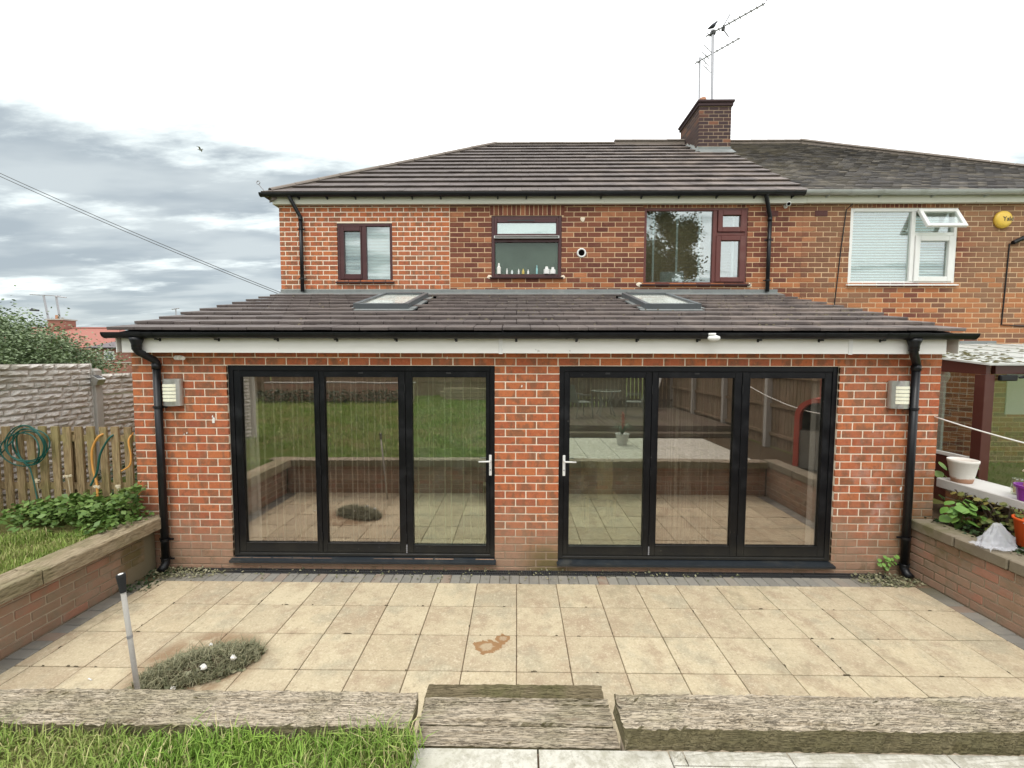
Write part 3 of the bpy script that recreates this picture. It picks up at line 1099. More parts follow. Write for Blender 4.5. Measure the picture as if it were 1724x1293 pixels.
# ---- folding doors
def sash(x0, x1, z0, z1, glass, tints, hinge_x=None):
    y0 = .034
    p = MB().frame(x0, x1, z0, z1, (glass[0] - x0, x1 - glass[1], glass[2] - z0, z1 - glass[3]), y0, y0 + .052, .003)
    # glazing bead
    bd = .007
    p.frame(glass[0] - .004, glass[1] + .004, glass[2] - .004, glass[3] + .004, .010, y0 - .004, y0 + .01, .001)
    o = p.obj('door_panel', 'black_frame', house)
    MB().box(glass[0] - .003, glass[1] + .003, y0 + .022, y0 + .028, glass[2] - .003, glass[3] + .003).obj('pane', tints, o)
    return o


def hinge(parent, x, z, dark=True):
    m = MB()
    m.tube([(x, .028, z - .045), (x, .028, z + .045)], .007, 8)
    for k in range(4):
        m.tube([(x, .028, z - .045 + k * .0245), (x, .028, z - .041 + k * .0245)], .009, 8)
    m.obj('hinge', 'black_pvc' if dark else 'galv', parent)


def handle(parent, x, z, side):
    m = MB()
    m.box(x - .015, x + .015, .024, .034, z - .115, z + .115, 0, .006)
    m.obj('handle_plate', 'white_pvc', parent)
    m = MB()
    m.tube([(x, .03, z + .055), (x, -.02, z + .055), (x + side * .012, -.032, z + .055), (x + side * .125, -.034, z + .052)], [.009, .009, .0095, .008], 10)
    m.obj('handle', 'white_pvc', parent, smooth=True)
    m = MB()
    m.lathe([(.008, 0), (.008, -.004)], 12, (x, .024, z - .05), axis='Y')
    m.box(x - .002, x + .002, .0185, .0205, z - .056, z - .044)
    m.obj('keyhole', 'galv', parent)


def folding_door(X0, X1, ZB, glasses, tints, hx, hside, hp):
    fr = MB().frame(X0, X1, ZB + .045, Z0 - .001, (.052, .052, .03, .055), .028, .095, .003)
    fr.frame(X0 + .05, X1 - .05, ZB + .074, Z0 - .055, .010, .040, .06, .001)
    fo = fr.obj('door_frame', 'black_frame', house)
    s = MB()
    s.hexa([(X0 - .012, -.055, ZB), (X1 + .012, -.055, ZB), (X1 + .012, .09, ZB), (X0 - .012, .09, ZB),
            (X0 - .012, -.055, ZB + .022), (X1 + .012, -.055, ZB + .022), (X1 + .012, .09, ZB + .046), (X0 - .012, .09, ZB + .046)])
    s.obj('door_sill', 'sill_metal', fo)
    edges = [X0 + .056] + [(glasses[i][1] + glasses[i + 1][0]) / 2 for i in range(2)] + [X1 - .056]
    out = []
    for i in range(3):
        g = (glasses[i][0], glasses[i][1], .272 - (.015 if tints[i] == 'glass_green' else 0), 2.130)
        o = sash(edges[i] + .0025, edges[i + 1] - .0025, ZB + .088, Z0 - .062, g, tints[i])
        out.append(o)
    for z in (.35, 1.1, 2.0):
        hinge(out[hp], edges[1] if hp == 2 else edges[2], z)
        hinge(out[1], edges[2] if hp == 2 else edges[1], z)
    hinge(out[hp], edges[2] if hp == 2 else edges[1], .22, False)
    handle(out[hp], hx, 1.165, hside)
    # trickle clips on the head of the frame
    for i in (0, 1, 2):
        if (hp == 2 and i == 0) or (hp == 0 and i == 2):
            continue
        cx = (glasses[i][0] + glasses[i][1]) / 2
        m = MB()
        for k in range(4):
            m.box(cx - .024 + k * .013, cx - .016 + k * .013, .0295, .034, Z0 - .088, Z0 - .070)
        m.obj('clip', 'dark_grey', out[i])
    return out


gl1 = [(-3.018, -2.208), (-2.104, -1.288), (-1.148, -.334)]
gl2 = [(.564, 1.386), (1.518, 2.340), (2.494, 3.296)]
p1 = folding_door(D1[0], D1[1], D1[2], gl1, ['glass_bronze', 'glass_bronze', 'glass_green'], -.290, -1, 2)
p2 = folding_door(D2H[0], D2H[1], D2H[2], gl2, ['glass_green', 'glass_bronze', 'glass_bronze'], .512, 1, 0)

# ---- vertical blinds and curtains in the room
vb = thing('vertical_blind', (-1.7, .22, 2.2), 'open vertical slat blind hanging inside the left glass door', 'blind')
MB().box(-3.05, -.30, .155, .195, 2.22, 2.25, 0, .004).obj('head_rail', 'white_pvc', vb)
x = -2.86
k = 0
while x < -.33:
    m = MB()
    a = math.radians(83 + R.uniform(-8, 8)) if x < -1.2 else math.radians(78 + R.uniform(-6, 6))
    hw = R.uniform(.006, .014)
    dx, dy = math.cos(a) * hw, math.sin(a) * hw
    n = .0016
    zb = .215
    m.hexa([(x - dx - n, .175 - dy, zb), (x - dx + n, .175 - dy, zb), (x + dx + n, .175 + dy, zb), (x + dx - n, .175 + dy, zb),
            (x - dx - n, .175 - dy, 2.21), (x - dx + n, .175 - dy, 2.21), (x + dx + n, .175 + dy, 2.21), (x + dx - n, .175 + dy, 2.21)])
    m.obj('blind_slat', 'blind_fabric', vb)
    x += (.0695 if R.random() < .8 else .12) + R.uniform(-.022, .022)
    k += 1


def curtain(x0, x1, y, z0, z1, n, depth, name, label, mat='white_cloth'):
    m = MB()
    pts = []
    N = n * 8
    for i in range(N + 1):
        t = i / N
        pts.append((x0 + (x1 - x0) * t, y + math.sin(t * n * 2 * math.pi) * depth + math.sin(t * 17) * depth * .2))
    for i in range(N):
        (a, b_), (c, d) = pts[i], pts[i + 1]
        m.add([(a, b_, z0), (c, d, z0), (c, d, z1), (a, b_, z1)], [(0, 1, 2, 3)])
        m.add([(a, b_ + .002, z0), (c, d + .002, z0), (c, d + .002, z1), (a, b_ + .002, z1)], [(3, 2, 1, 0)])
    o = m.obj(name, mat, smooth=True)
    tag(o, label, 'curtain')
    return o


curtain(-3.09, -2.93, .19, .20, 2.22, 2, .02, 'curtain', 'pale curtain bunched at the left edge inside the left glass door')
curtain(3.27, 3.40, .19, .20, 2.22, 2, .02, 'curtain', 'pale curtain bunched at the right edge inside the right glass door')
sc_ = thing('string_curtain', (1.9, .2, 2.2), 'fine string curtain hanging inside the middle pane of the right glass door', 'curtain')
MB().tube([(1.45, .2, 2.22), (2.4, .2, 2.22)], .008, 8).obj('rail', 'white_pvc', sc_)
m = MB()
for i in range(46):
    x = 1.68 + abs(R.gauss(0, .30)) % .62
    m.tube([(x, .2 + R.uniform(-.01, .01), 2.21), (x + R.uniform(-.01, .01), .2, 1.2), (x + R.uniform(-.015, .015), .2, .16)], .0016, 3)
m.obj('strings', 'blind_fabric', sc_, kind='stuff')
# a few things standing in the room
t = thing('dining_chair', (1.05, .9, .1), 'pale wooden chair standing in the room behind the first pane of the right door', 'chair')
for (a, c) in ((.9, .8), (1.25, .8), (.9, 1.15), (1.25, 1.15)):
    MB().box(a - .02, a + .02, c - .02, c + .02, .10, .55 if c < 1 else 1.0).obj('leg', 'wood_pale', t)
MB().box(.86, 1.29, .76, 1.19, .55, .59, 0, .01).obj('seat', 'wood_pale', t)
MB().box(.92, 1.23, 1.14, 1.165, .75, .98, 0, .01).obj('backrest', 'wood_pale', t)
MB().box(.95, 1.13, .40, .42, .66, 1.12, 0, .004).obj('wood_panel', 'wood_pale')
tag(bpy.data.objects['wood_panel'], 'upright pale wooden board seen through the first pane of the right door', 'board')

# ---- fascia, gutter, downpipes of the extension
F = MB().box(-4.13, 4.37, -.15, -.125, 2.383, 2.56, 0, .002)
fas = F.obj('fascia_board', 'fascia', house)
MB().box(-4.13, 4.37, -.124, -.001, 2.385, 2.393).obj('soffit', 'fascia', house)
for xj in (-.172, 3.40):
    MB().box(xj - .021, xj + .021, -.1545, -.1505, 2.376, 2.558, 0, .001).obj('joint_cover', 'white_pvc', fas)
for s_, xx in ((-1, XL), (1, XR)):
    m = MB()
    xo = xx + s_ * .012
    m.hexa([(min(xo, xx), -.15, 2.383), (max(xo, xx), -.15, 2.383), (max(xo, xx), D2, 3.255), (min(xo, xx), D2, 3.255),
            (min(xo, xx), -.15, 2.56), (max(xo, xx), -.15, 2.56), (max(xo, xx), D2, 3.43), (min(xo, xx), D2, 3.43)])
    m.obj('bargeboard', 'fascia', house)


def half_pipe(mb, x0, x1, yc, zt, r, th=.003, n=10):
    for rr, flip in ((r, False), (r - th, True)):
        o = len(mb.v)
        for i in range(n + 1):
            a = math.pi + math.pi * i / n
            for x in (x0, x1):
                mb.v.append((x, yc + rr * math.cos(a), zt + rr * math.sin(a)))
        for i in range(n):
            f = (o + 2 * i, o + 2 * i + 1, o + 2 * i + 3, o + 2 * i + 2)
            mb.f.append(f if flip else f[::-1])
            mb.r.append(0)
    # rims
    for sgn in (-1, 1):
        mb.box(x0, x1, yc + sgn * r - .003, yc + sgn * r + .003, zt - .002, zt + .004)
    return mb


def gutter(parent, x0, x1, yc, zt, r, brackets, mat='black_pvc', caps=(True, True), unions=()):
    m = half_pipe(MB(), x0, x1, yc, zt, r)
    for x, do in ((x0, caps[0]), (x1, caps[1])):
        if do:
            n = 10
            vs = [(x + s * .003, yc + (r + .003) * math.cos(math.pi + math.pi * i / n), zt + (r + .003) * math.sin(math.pi + math.pi * i / n)) for s in (-1, 1) for i in range(n + 1)]
            m.add(vs, [tuple(range(n + 1)), tuple(range(2 * n + 1, n, -1))])
            for i in range(n):
                m.add([vs[i], vs[i + 1], vs[n + 2 + i], vs[n + 1 + i]], [(0, 1, 2, 3)])
    g = m.obj('gutter', mat, parent, smooth=False)
    for xb in brackets:
        q = half_pipe(MB(), xb - .013, xb + .013, yc, zt + .002, r + .005, .004)
        q.box(xb - .012, xb + .012, yc + r - .002, yc + r + .012, zt - r - .028, zt - .01)
        q.box(xb - .010, xb + .010, yc - .005, yc + r + .006, zt - r - .016, zt - r - .004)
        q.obj('gutter_bracket', mat, g)
    for xb, wd in unions:
        q = half_pipe(MB(), xb - wd, xb + wd, yc, zt + .003, r + .007, .005)
        q.obj('gutter_union', mat, g)
    return g


def downpipe(parent, xo, yo, zo, xp, yp, z1, z0, r, clips, mat='black_pvc', shoe=True, hop=True):
    m = MB()
    if hop:
        m.lathe([(r * 1.75, 0), (r * 1.55, -.03), (r * 1.22, -.065), (r * 1.2, -.10)], 16, (xo, yo, zo))
    zb = zo - (.10 if hop else 0)
    # swan neck with rounded elbows
    m.tube([(xo, yo, zb + .01), (xo, yo, zb - .02), (xo + (xp - xo) * .08, yo + (yp - yo) * .08, zb - .045),
            (xo + (xp - xo) * .9, yo + (yp - yo) * .9, z1 + .035), (xp, yp, z1 + .01), (xp, yp, z1 - .03)], r * 1.02, 14)
    m.tube([(xo, yo, zb + .02), (xo, yo, zb - .022)], r * 1.17, 14)
    m.tube([(xp, yp, z1 + .0), (xp, yp, z1 - .06)], r * 1.17, 14)
    m.tube([(xp, yp, z1 - .02), (xp, yp, z0 + .05)], r, 14)
    if shoe:
        m.tube([(xp, yp, z0 + .10), (xp, yp, z0 + .05), (xp, yp - .03, z0 + .012), (xp, yp - .075, z0 - .01)], r * 1.12, 14)
    p = m.obj('downpipe', mat, parent, smooth=True)
    for z in clips:
        q = MB()
        q.tube([(xp, yp, z - .013), (xp, yp, z + .013)], r * 1.16, 14)
        q.box(xp - r * 2.2, xp + r * 2.2, yp + r * .5, yp + r * .5 + .008, z - .010, z + .010)
        q.box(xp - .008, xp + .008, yp + r * .5, yp + r * 1.6, z - .009, z + .009)
        q.obj('pipe_bracket', mat, p)
    return p


bx = [-3.72 + .618 * i for i in range(13)]
gutter(house, -4.235, 4.575, -.205, 2.585, .056, bx, unions=((.50, .012), (.58, .012), (-3.92, .10), (3.99, .10)))
downpipe(house, -3.92, -.205, 2.535, -3.855, -.055, 2.27, .035, .036, (1.80, .34, .12))
downpipe(house, 3.99, -.205, 2.535, 4.165, -.055, 2.27, .035, .036, (1.81, .42, .12))

# ---- lean-to roof: every tile an object
SL = math.atan2(3.47 - 2.602, 3.108 + .15)
GA, TW = .3335, .2925
TM = []
for q in range(4):
    j = lambda: R.uniform(-.0015, .0015)
    m = MB().box(-TW / 2 + .0025 + j(), TW / 2 - .0025 + j(), j(), .415, 0, .033, 0, .004)
    TM.append(m.mesh('roof_tile', 'roof_tile'))
HM = MB().box(-TW / 4 + .0015, TW / 4 - .0015, 0, .415, 0, .033, 0, .004).mesh('roof_tile', 'roof_tile')
SKY = [(-2.33, -1.40, 1.20, 2.58), (1.62, 2.55, 1.20, 2.58)]


def lean(xc, s, up, me, parent=None):
    y = -.175 + s * math.cos(SL)
    z = 2.585 + s * math.sin(SL)
    M = Matrix.Translation((xc, y, z)) @ Matrix.Rotation(SL, 4, 'X') @ Matrix.Translation((0, 0, up)) @ \
        Matrix.Rotation(-math.atan2(.034, GA) + R.uniform(-.004, .004), 4, 'X') @ Matrix.Rotation(R.uniform(-.006, .006), 4, 'Z')
    return M


cnt = 0
for r in range(10):
    s = r * GA
    half = r % 2
    cells = []
    if half:
        cells.append((-4.25 + TW / 4, HM))
        cells += [(-4.25 + TW / 2 + TW * (i + .5), None) for i in range(29)]
        cells.append((-4.25 + TW * 30 - TW / 4, HM))
    else:
        cells += [(-4.25 + TW * (i + .5), None) for i in range(30)]
    for xc, me in cells:
        ymid = -.175 + (s + GA * .5) * math.cos(SL)
        if any(a + .06 < xc < b_ - .06 and c - .05 < ymid < d for (a, b_, c, d) in SKY):
            continue
        put('roof_tile', me or R.choice(TM), house, lean(xc, s, .031 + R.uniform(-.002, .003), None))
        cnt += 1
# felt under the tiles, slightly below them
m = MB()
ys, zs = -.16, 2.570
ye, ze = D2 - .002, 2.570 + (D2 - .002 + .16) * math.tan(SL)
m.hexa([(-4.20, ys, zs - .02), (4.49, ys, zs - .02), (4.49, ye, ze - .02), (-4.20, ye, ze - .02), (-4.20, ys, zs + .012), (4.49, ys, zs + .012), (4.49, ye, ze + .012), (-4.20, ye, ze + .012)])
m.obj('roof_deck', 'black_matt', house)
# moss crumbs along the tile edges
m = MB()
for i in range(900):
    r = R.randrange(1, 10)
    s = r * GA - R.uniform(-.01, .05)
    x = R.uniform(-4.1, 4.4)
    if R.random() > .10 + .9 * max(0, min(1, (x + 1.5) / 2.5)) * (r / 6):
        continue
    y = -.175 + s * math.cos(SL)
    z = 2.585 + s * math.sin(SL) + (.047 if s > r * GA - .001 else .030)
    q = R.uniform(.006, .02)
    m.hexa([(x - q, y - q * .7, z), (x + q * .8, y - q, z), (x + q, y + q, z), (x - q * .6, y + q, z),
            (x - q * .5, y - q * .3, z + q * .8), (x + q * .4, y - q * .5, z + q * .7), (x + q * .3, y + q * .6, z + q), (x - q * .4, y + q * .3, z + q * .6)])
m.obj('moss', 'debris', house, kind='stuff')
# lead flashing where the roof meets the wall
m = MB()
def zroof(y): return 2.585 + (y + .175) * math.tan(SL) + .045
x = -4.27
while x < 4.60:
    x2 = min(x + 1.45 + R.uniform(-.1, .1), 4.62)
    zj = R.uniform(-.003, .003)
    q = MB()
    q.hexa([(x, D2 - .19, zroof(D2 - .19) - .004), (x2, D2 - .19, zroof(D2 - .19) - .004), (x2, D2 - .008, zroof(D2) - .02), (x, D2 - .008, zroof(D2) - .02),
            (x, D2 - .19, zroof(D2 - .19) + .003 + zj), (x2, D2 - .19, zroof(D2 - .19) + .003 + zj), (x2, D2 - .012, zroof(D2) + .006), (x, D2 - .012, zroof(D2) + .006)])
    q.box(x, x2, D2 - .014 + zj, D2 - .0035, zroof(D2) - .02, 3.568 + zj, 0, .002)
    q.obj('flashing', 'lead', house)
    x = x2 - .001 + .002

# ---- skylights
for (a, b_, c, d) in SKY:
    def P(x, y, h):
        n = Vector((0, -math.sin(SL), math.cos(SL)))
        base = Vector((x, y, 2.602 + (y + .15) * math.tan(SL) + .018))
        return base + n * h
    def bar(mb, xa, xb, ya, yb, h0, h1):
        mb.hexa([P(xa, ya, h0), P(xb, ya, h0), P(xb, yb, h0), P(xa, yb, h0), P(xa, ya, h1), P(xb, ya, h1), P(xb, yb, h1), P(xa, yb, h1)])
    a2, b2, c2, d2 = a + .10, b_ - .08, c + .04, d - .04
    m = MB()
    bar(m, a2, a2 + .065, c2, d2, 0, .085); bar(m, b2 - .065, b2, c2, d2, 0, .085)
    bar(m, a2 + .065, b2 - .065, c2 + .002, c2 + .08, 0, .080); bar(m, a2 + .065, b2 - .065, d2 - .10, d2 - .002, 0, .095)
    sk = m.obj('skylight', 'skylight_frame', house)
    m = MB(); bar(m, a2 + .066, b2 - .066, c2 + .081, d2 - .101, .060, .066); m.obj('pane', 'glass_skylight', sk)
    m = MB(); bar(m, a2 + .066, b2 - .066, c2 + .081, d2 - .101, .050, .054); m.obj('blind', 'white_cloth', sk)
    m = MB()
    bar(m, a + .02, b_ + .0, c - .06, c2 - .002, .004, .012)
    bar(m, a + .04, a2 - .002, c2, d2, -.004, .018); bar(m, b2 + .002, b_ + .0, c2, d2, -.004, .018)
    m.obj('skylight_flashing', 'lead', sk)

# =================================================================== UPPER FLOOR
W1, W2, W3, W4 = (-3.232, -2.242, 3.700, 4.737), (-.468, .783, 3.782, 4.865), (2.242, 4.062, 3.655, 4.992), (5.852, 7.725, 3.655, 4.985)
SEAM, PARTY = -1.213, 5.02
walled(-4.262, PARTY - .005, 3.30, 5.15, D2 + .0045, D2 + .25, [W1, W2, W3]).obj('wall', 'mortar_old', house)
MB().box(-4.262, SEAM, D2 + .0030, D2 + .0042, 3.30, 3.699).box(-4.262, SEAM, D2 + .0030, D2 + .0042, 4.738, 5.15).box(-4.262, W1[0] - .001, D2 + .0030, D2 + .0042, 3.6991, 4.7379) \
    .box(W1[1] + .001, SEAM, D2 + .0030, D2 + .0042, 3.6991, 4.7379).obj('pointing', 'mortar_new', house)
bl = brick_layout(-4.265, SEAM - .006, 4.93 + 3 * HC, 21, HC, .225, -3.608, [(W1[0], W1[1], W1[2], W1[3])])
lay_bricks(house, bl, D2, 'brick_new', 0)
sold2 = (W2[0] - .03, W2[1] + .03, W2[3], 5.2)
sold3 = (W3[0] - .03, W3[1] + .03, W3[3], 5.2)
OH, OP = .0885, .244
bl = brick_layout(SEAM + .006, PARTY, 5.105, 19, OH, OP, -1.20, [W2, W3, sold2, sold3], .012)
lay_bricks(house, bl, D2, 'brick_old', 0, jitter=.003)
m = MB()
for (a, c, z0, z1) in ((sold2[0], sold2[1], W2[3] + .004, 5.07), (sold3[0], sold3[1], W3[3] + .004, 5.07)):
    x = a
    while x < c - .03:
        m.box(x + .005, x + .071, D2 - .001 + R.uniform(-.002, .002), D2 + .03, z0, z1, R.random(), .004)
        x += .0785
m.obj('brick', 'brick_old', house, kind='stuff')


def behind_window(W, mat='plaster', depth=.9, y=D2):
    x0, x1, z0, z1 = W
    m = MB()
    ya, yb = y + .26, y + depth
    x0 -= .3; x1 += .3; z0 -= .3; z1 += .2
    m.add([(x0, yb, z0), (x1, yb, z0), (x1, yb, z1), (x0, yb, z1)], [(0, 1, 2, 3)])
    m.add([(x0, ya, z0), (x0, yb, z0), (x0, yb, z1), (x0, ya, z1)], [(0, 1, 2, 3)])
    m.add([(x1, ya, z0), (x1, yb, z0), (x1, yb, z1), (x1, ya, z1)], [(3, 2, 1, 0)])
    m.add([(x0, ya, z0), (x1, ya, z0), (x1, yb, z0), (x0, yb, z0)], [(0, 1, 2, 3)])
    m.add([(x0, ya, z1), (x1, ya, z1), (x1, yb, z1), (x0, yb, z1)], [(3, 2, 1, 0)])
    return m


def window(W, mat, parent, fw=.055, y=D2, sill_over=.03, seal=None):
    x0, x1, z0, z1 = W
    m = MB().frame(x0, x1, z0, z1, fw, y + .012, y + .075, .005)
    o = m.obj('window', mat, parent)
    s = MB()
    s.hexa([(x0 - sill_over, y - .045, z0 - .022), (x1 + sill_over, y - .045, z0 - .022), (x1 + sill_over, y + .010, z0 - .022), (x0 - sill_over, y + .010, z0 - .022),
            (x0 - sill_over, y - .045, z0 - .004), (x1 + sill_over, y - .045, z0 - .004), (x1 + sill_over, y + .010, z0 + .012), (x0 - sill_over, y + .010, z0 + .012)])
    s.obj('window_sill', {'maroon': 'maroon_dark', 'maroon_faded': 'maroon_dark'}.get(mat, mat), o)
    behind_window(W, y=y).obj('room', 'plaster', o)
    return o


def pane(o, a, b_, c, d, y, mat='glass_clear'):
    MB().box(a, b_, y, y + .005, c, d).obj('pane', mat, o)


def slats(o, a, b_, c, d, y, pitch=.048, mat='slat_white', tilt=.030, wd=.044):
    z = d
    while z > c:
        m = MB()
        h = wd * .5
        dz = tilt * .5
        m.hexa([(a, y - h * .55, z - dz - .0006), (b_, y - h * .55, z - dz - .0006), (b_, y + h * .55, z + dz - .0006), (a, y + h * .55, z + dz - .0006),
                (a, y - h * .55, z - dz + .0006), (b_, y - h * .55, z - dz + .0006), (b_, y + h * .55, z + dz + .0006), (a, y + h * .55, z + dz + .0006)])
        m.obj('blind_slat', mat, o)
        z -= pitch


# window 1: two lights in dark maroon, fine blinds
w1 = window(W1, 'maroon', house, .05)
MB().box(-2.795, -2.712, D2 + .013, D2 + .076, W1[2] + .05, W1[3] - .05, 0, .004).obj('mullion', 'maroon', w1)
q = MB().frame(-3.180, -2.797, 3.752, 4.685, (.07, .022, .09, .085), D2 - .002, D2 + .05, .006)
q.obj('opening_sash', 'maroon', w1)
pane(w1, -3.12, -2.81, 3.83, 4.61, D2 + .035)
pane(w1, -2.715, -2.29, 3.745, 4.69, D2 + .04)
slats(w1, -3.13, -2.80, 3.80, 4.63, D2 + .09, .026, tilt=.018, wd=.025)
slats(w1, -2.72, -2.28, 3.74, 4.69, D2 + .09, .026, tilt=.018, wd=.025)
# window 2: frosted bathroom window with a narrow open top light
w2 = window(W2, 'maroon', house, .06)
MB().box(W2[0] + .06, W2[1] - .06, D2 + .013, D2 + .074, 4.405, 4.455, 0, .004).obj('transom', 'maroon', w2)
q = MB().frame(-.412, .727, 4.50, 4.815, (.045, .045, .045, .075), D2 - .012, D2 + .04, .006)
q.obj('opening_sash', 'maroon', w2)
q = MB().frame(-.42, .735, 4.455, 4.50, (.02, .02, .012, .012), D2 - .055, D2 - .01, .002)
q.obj('sash_edge', 'metal', w2)
MB().box(-.36, .68, D2 + .012, D2 + .018, 4.55, 4.735).obj('pane', 'slat_white', w2)
MB().box(-.36, .68, D2 + .006, D2 + .010, 4.55, 4.735).obj('pane', 'glass_clear', w2)
MB().box(-.18, .30, D2 - .020, D2 - .0125, 4.765, 4.785, 0, .002).obj('trickle_vent', 'dark_grey', w2)
MB().box(-.40, .72, D2 + .05, D2 + .056, 3.845, 4.404).obj('pane', 'frosted', w2)
MB().box(-.40, .72, D2 + .035, D2 + .040, 3.845, 4.404).obj('pane', 'glass_dull', w2)
for i, (xx, h, rr, mt) in enumerate(((-.335, .19, .035, 'egg_white'), (-.19, .10, .016, 'white_pvc'), (-.10, .07, .02, 'slat_white'), (.02, .09, .015, 'white_pvc'), (.10, .09, .022, 'bottle_yellow'),
                                     (.19, .08, .018, 'white_pvc'), (.345, .155, .016, 'bottle_blue'), (.52, .13, .055, 'white_cloth'), (.63, .12, .05, 'white_cloth'))):
    bo = MB().lathe([(rr, 0), (rr, h * .62), (rr * .5, h * .72), (rr * .45, h)], 12, (xx, D2 + .022 + .0 * i, 3.845)).obj('bottle', mt, smooth=False)
    bo.scale = (1, 1, 1)
    tag(bo, ['white scrubbing brush bottle at the left end of the bathroom window ledge', 'slim white bottle second from the left on the bathroom window ledge',
             'short pale tub third from the left on the bathroom window ledge', 'slim white bottle left of the yellow bottle on the bathroom window ledge',
             'yellow bottle on the bathroom window ledge', 'short white bottle right of the yellow bottle on the bathroom window ledge',
             'tall pale blue bottle on the bathroom window ledge', 'rolled white cloth beside the blue bottle on the bathroom window ledge',
             'rolled white cloth at the right end of the bathroom window ledge'][i], 'bottle' if i < 7 else 'cloth', 'toiletries on the bathroom window ledge')
# window 3: big fixed pane and two small lights, faded maroon
w3 = window(W3, 'maroon_faded', house, .045, sill_over=.06)
MB().box(3.455, 3.525, D2 + .008, D2 + .078, W3[2] + .045, W3[3] - .045, 0, .004).obj('mullion', 'maroon_faded', w3)
MB().box(3.525, W3[1] - .045, D2 + .010, D2 + .077, 4.515, 4.570, 0, .004).obj('transom', 'maroon_faded', w3)
MB().frame(3.535, 4.02, 4.575, 4.95, .085, D2 - .010, D2 + .05, .006).obj('opening_sash', 'maroon_faded', w3)
MB().frame(3.515, 4.02, 3.70, 4.51, .085, D2 - .010, D2 + .05, .006).obj('opening_sash', 'maroon_faded', w3)
pane(w3, 2.285, 3.457, 3.70, 4.95, D2 + .04, 'glass_mirror')
pane(w3, 3.62, 3.94, 4.655, 4.87, D2 + .03, 'glass_mirror')
pane(w3, 3.60, 3.94, 3.78, 4.43, D2 + .03, 'glass_mirror')
slats(w3, 2.29, 3.96, 3.70, 4.94, D2 + .16, .05, 'grey_pvc', tilt=.006, wd=.03)
for xx in (2.44, 2.86, 3.26, 3.86):
    MB().box(xx - .017, xx + .017, D2 + .10, D2 + .112, 3.69, 4.95).obj('blind_tape', 'white_cloth', w3)
MB().box(2.62, 3.05, D2 + .22, D2 + .32, 3.66, 3.93, 0, .02).obj('box_on_ledge', 'white_cloth', w3)
# render patches and stains round the sills
for (x, z, r, y) in ((-.50, 3.79, .05, 0), (.81, 3.79, .05, 0), (2.17, 3.66, .06, 0), (4.12, 3.64, .05, 0), (1.15, 4.795, .06, 0)):
    m = MB()
    n = 9
    ring = [(x + r * R.uniform(.6, 1.1) * math.cos(6.283 * i / n), D2 - .006, z + r * .8 * R.uniform(.6, 1.1) * math.sin(6.283 * i / n)) for i in range(n)]
    m.add(ring + [(x, D2 - .014, z)], [(i, (i + 1) % n, n) for i in range(n)])
    m.obj('mortar_patch', 'mortar_new', house)

# round flue hole between the windows
m = MB()
m.lathe([(.055, 0), (.055, -.01), (.075, -.012), (.083, -.004), (.086, .004)], 22, (1.137, D2 - .001, 4.212), axis='Y', cap=False)
fl = m.obj('vent', 'white_pvc', house, smooth=True)
MB().lathe([(.054, -.002), (.054, .06), (.001, .061)], 22, (1.137, D2 - .001, 4.212), axis='Y').obj('vent_opening', 'void', fl)

# ---- main roof
EY, EZ, RY, RZ = 2.93, 5.185, 6.8, 7.91
RS = math.atan2(RZ - EZ, RY - EY)
HIPX = -4.46
def xhip(y): return HIPX + (y - EY)


LEN = math.hypot(RY - EY, RZ - EZ)
NROW = 13
g = LEN / NROW
m = MB()
n_ = Vector((0, -math.sin(RS), math.cos(RS)))
for r in range(NROW):
    s0, s1 = r * g, min((r + 1) * g + .06, LEN)
    y0, z0 = EY + s0 * math.cos(RS), EZ + s0 * math.sin(RS)
    y1, z1 = EY + s1 * math.cos(RS), EZ + s1 * math.sin(RS)
    off = (TW / 2 if r % 2 else 0)
    for i in range(-1, 36):
        a = HIPX + off + i * TW - .15
        c = a + TW - .003
        la, lb = xhip(y0), xhip(y1)
        c = min(c, PARTY)
        if c <= la + .01 or a >= PARTY:
            continue
        a0, a1 = max(a, la), max(a, lb)
        c0, c1 = c, max(c, a1 + .001)
        if c < lb:
            c1 = lb
            a1 = lb - .001
        h = .024 + R.uniform(-.002, .003)
        pb = [Vector((a0, y0, z0)) + n_ * (h - .002), Vector((c0, y0, z0)) + n_ * (h - .002), Vector((c1, y1, z1)) + n_ * -.018, Vector((a1, y1, z1)) + n_ * -.018]
        pt = [Vector((a0, y0, z0)) + n_ * (h + .02), Vector((c0, y0, z0)) + n_ * (h + .02), Vector((c1, y1, z1)) + n_ * .002, Vector((a1, y1, z1)) + n_ * .002]
        m.hexa(pb + pt, R.random())
m.obj('roof_tile', 'roof_tile', house, kind='stuff')
# remaining roof slopes and body of the house
m = MB()
RX0 = xhip(RY)
m.add([(HIPX, EY, EZ - .03), (RX0, RY, RZ - .03), (HIPX, 2 * RY - EY, EZ - .03)], [(0, 1, 2)])
m.add([(HIPX, EY, EZ - .03), (PARTY, EY, EZ - .03), (PARTY, RY, RZ - .03), (RX0, RY, RZ - .03)], [(0, 1, 2, 3)])
m.add([(HIPX, 2 * RY - EY, EZ - .03), (PARTY, 2 * RY - EY, EZ - .03), (PARTY, RY, RZ - .03), (RX0, RY, RZ - .03)], [(3, 2, 1, 0)])
m.obj('roof_slope', 'roof_tile', house)
m = MB()
m.box(-4.262, PARTY - .005, D2 + .26, 2 * RY - EY - .3, -.05, 5.12)
m.obj('wall', 'mortar_old', house)
sb = brick_layout(-9.9, -D2 - .02, 5.1, 60, HC, .225, 0, [])
lay_bricks(house, sb, 0.0, 'brick_new', 0, rz=-math.pi / 2, origin=(-4.266, 0, 0))
MB().box(-4.33, PARTY, 3.051, D2 - .001, 5.045, 5.06).obj('soffit', 'fascia', house)
MB().box(-4.33, PARTY, 3.025, 3.05, 5.040, 5.175, 0, .002).obj('fascia_board', 'fascia', house)
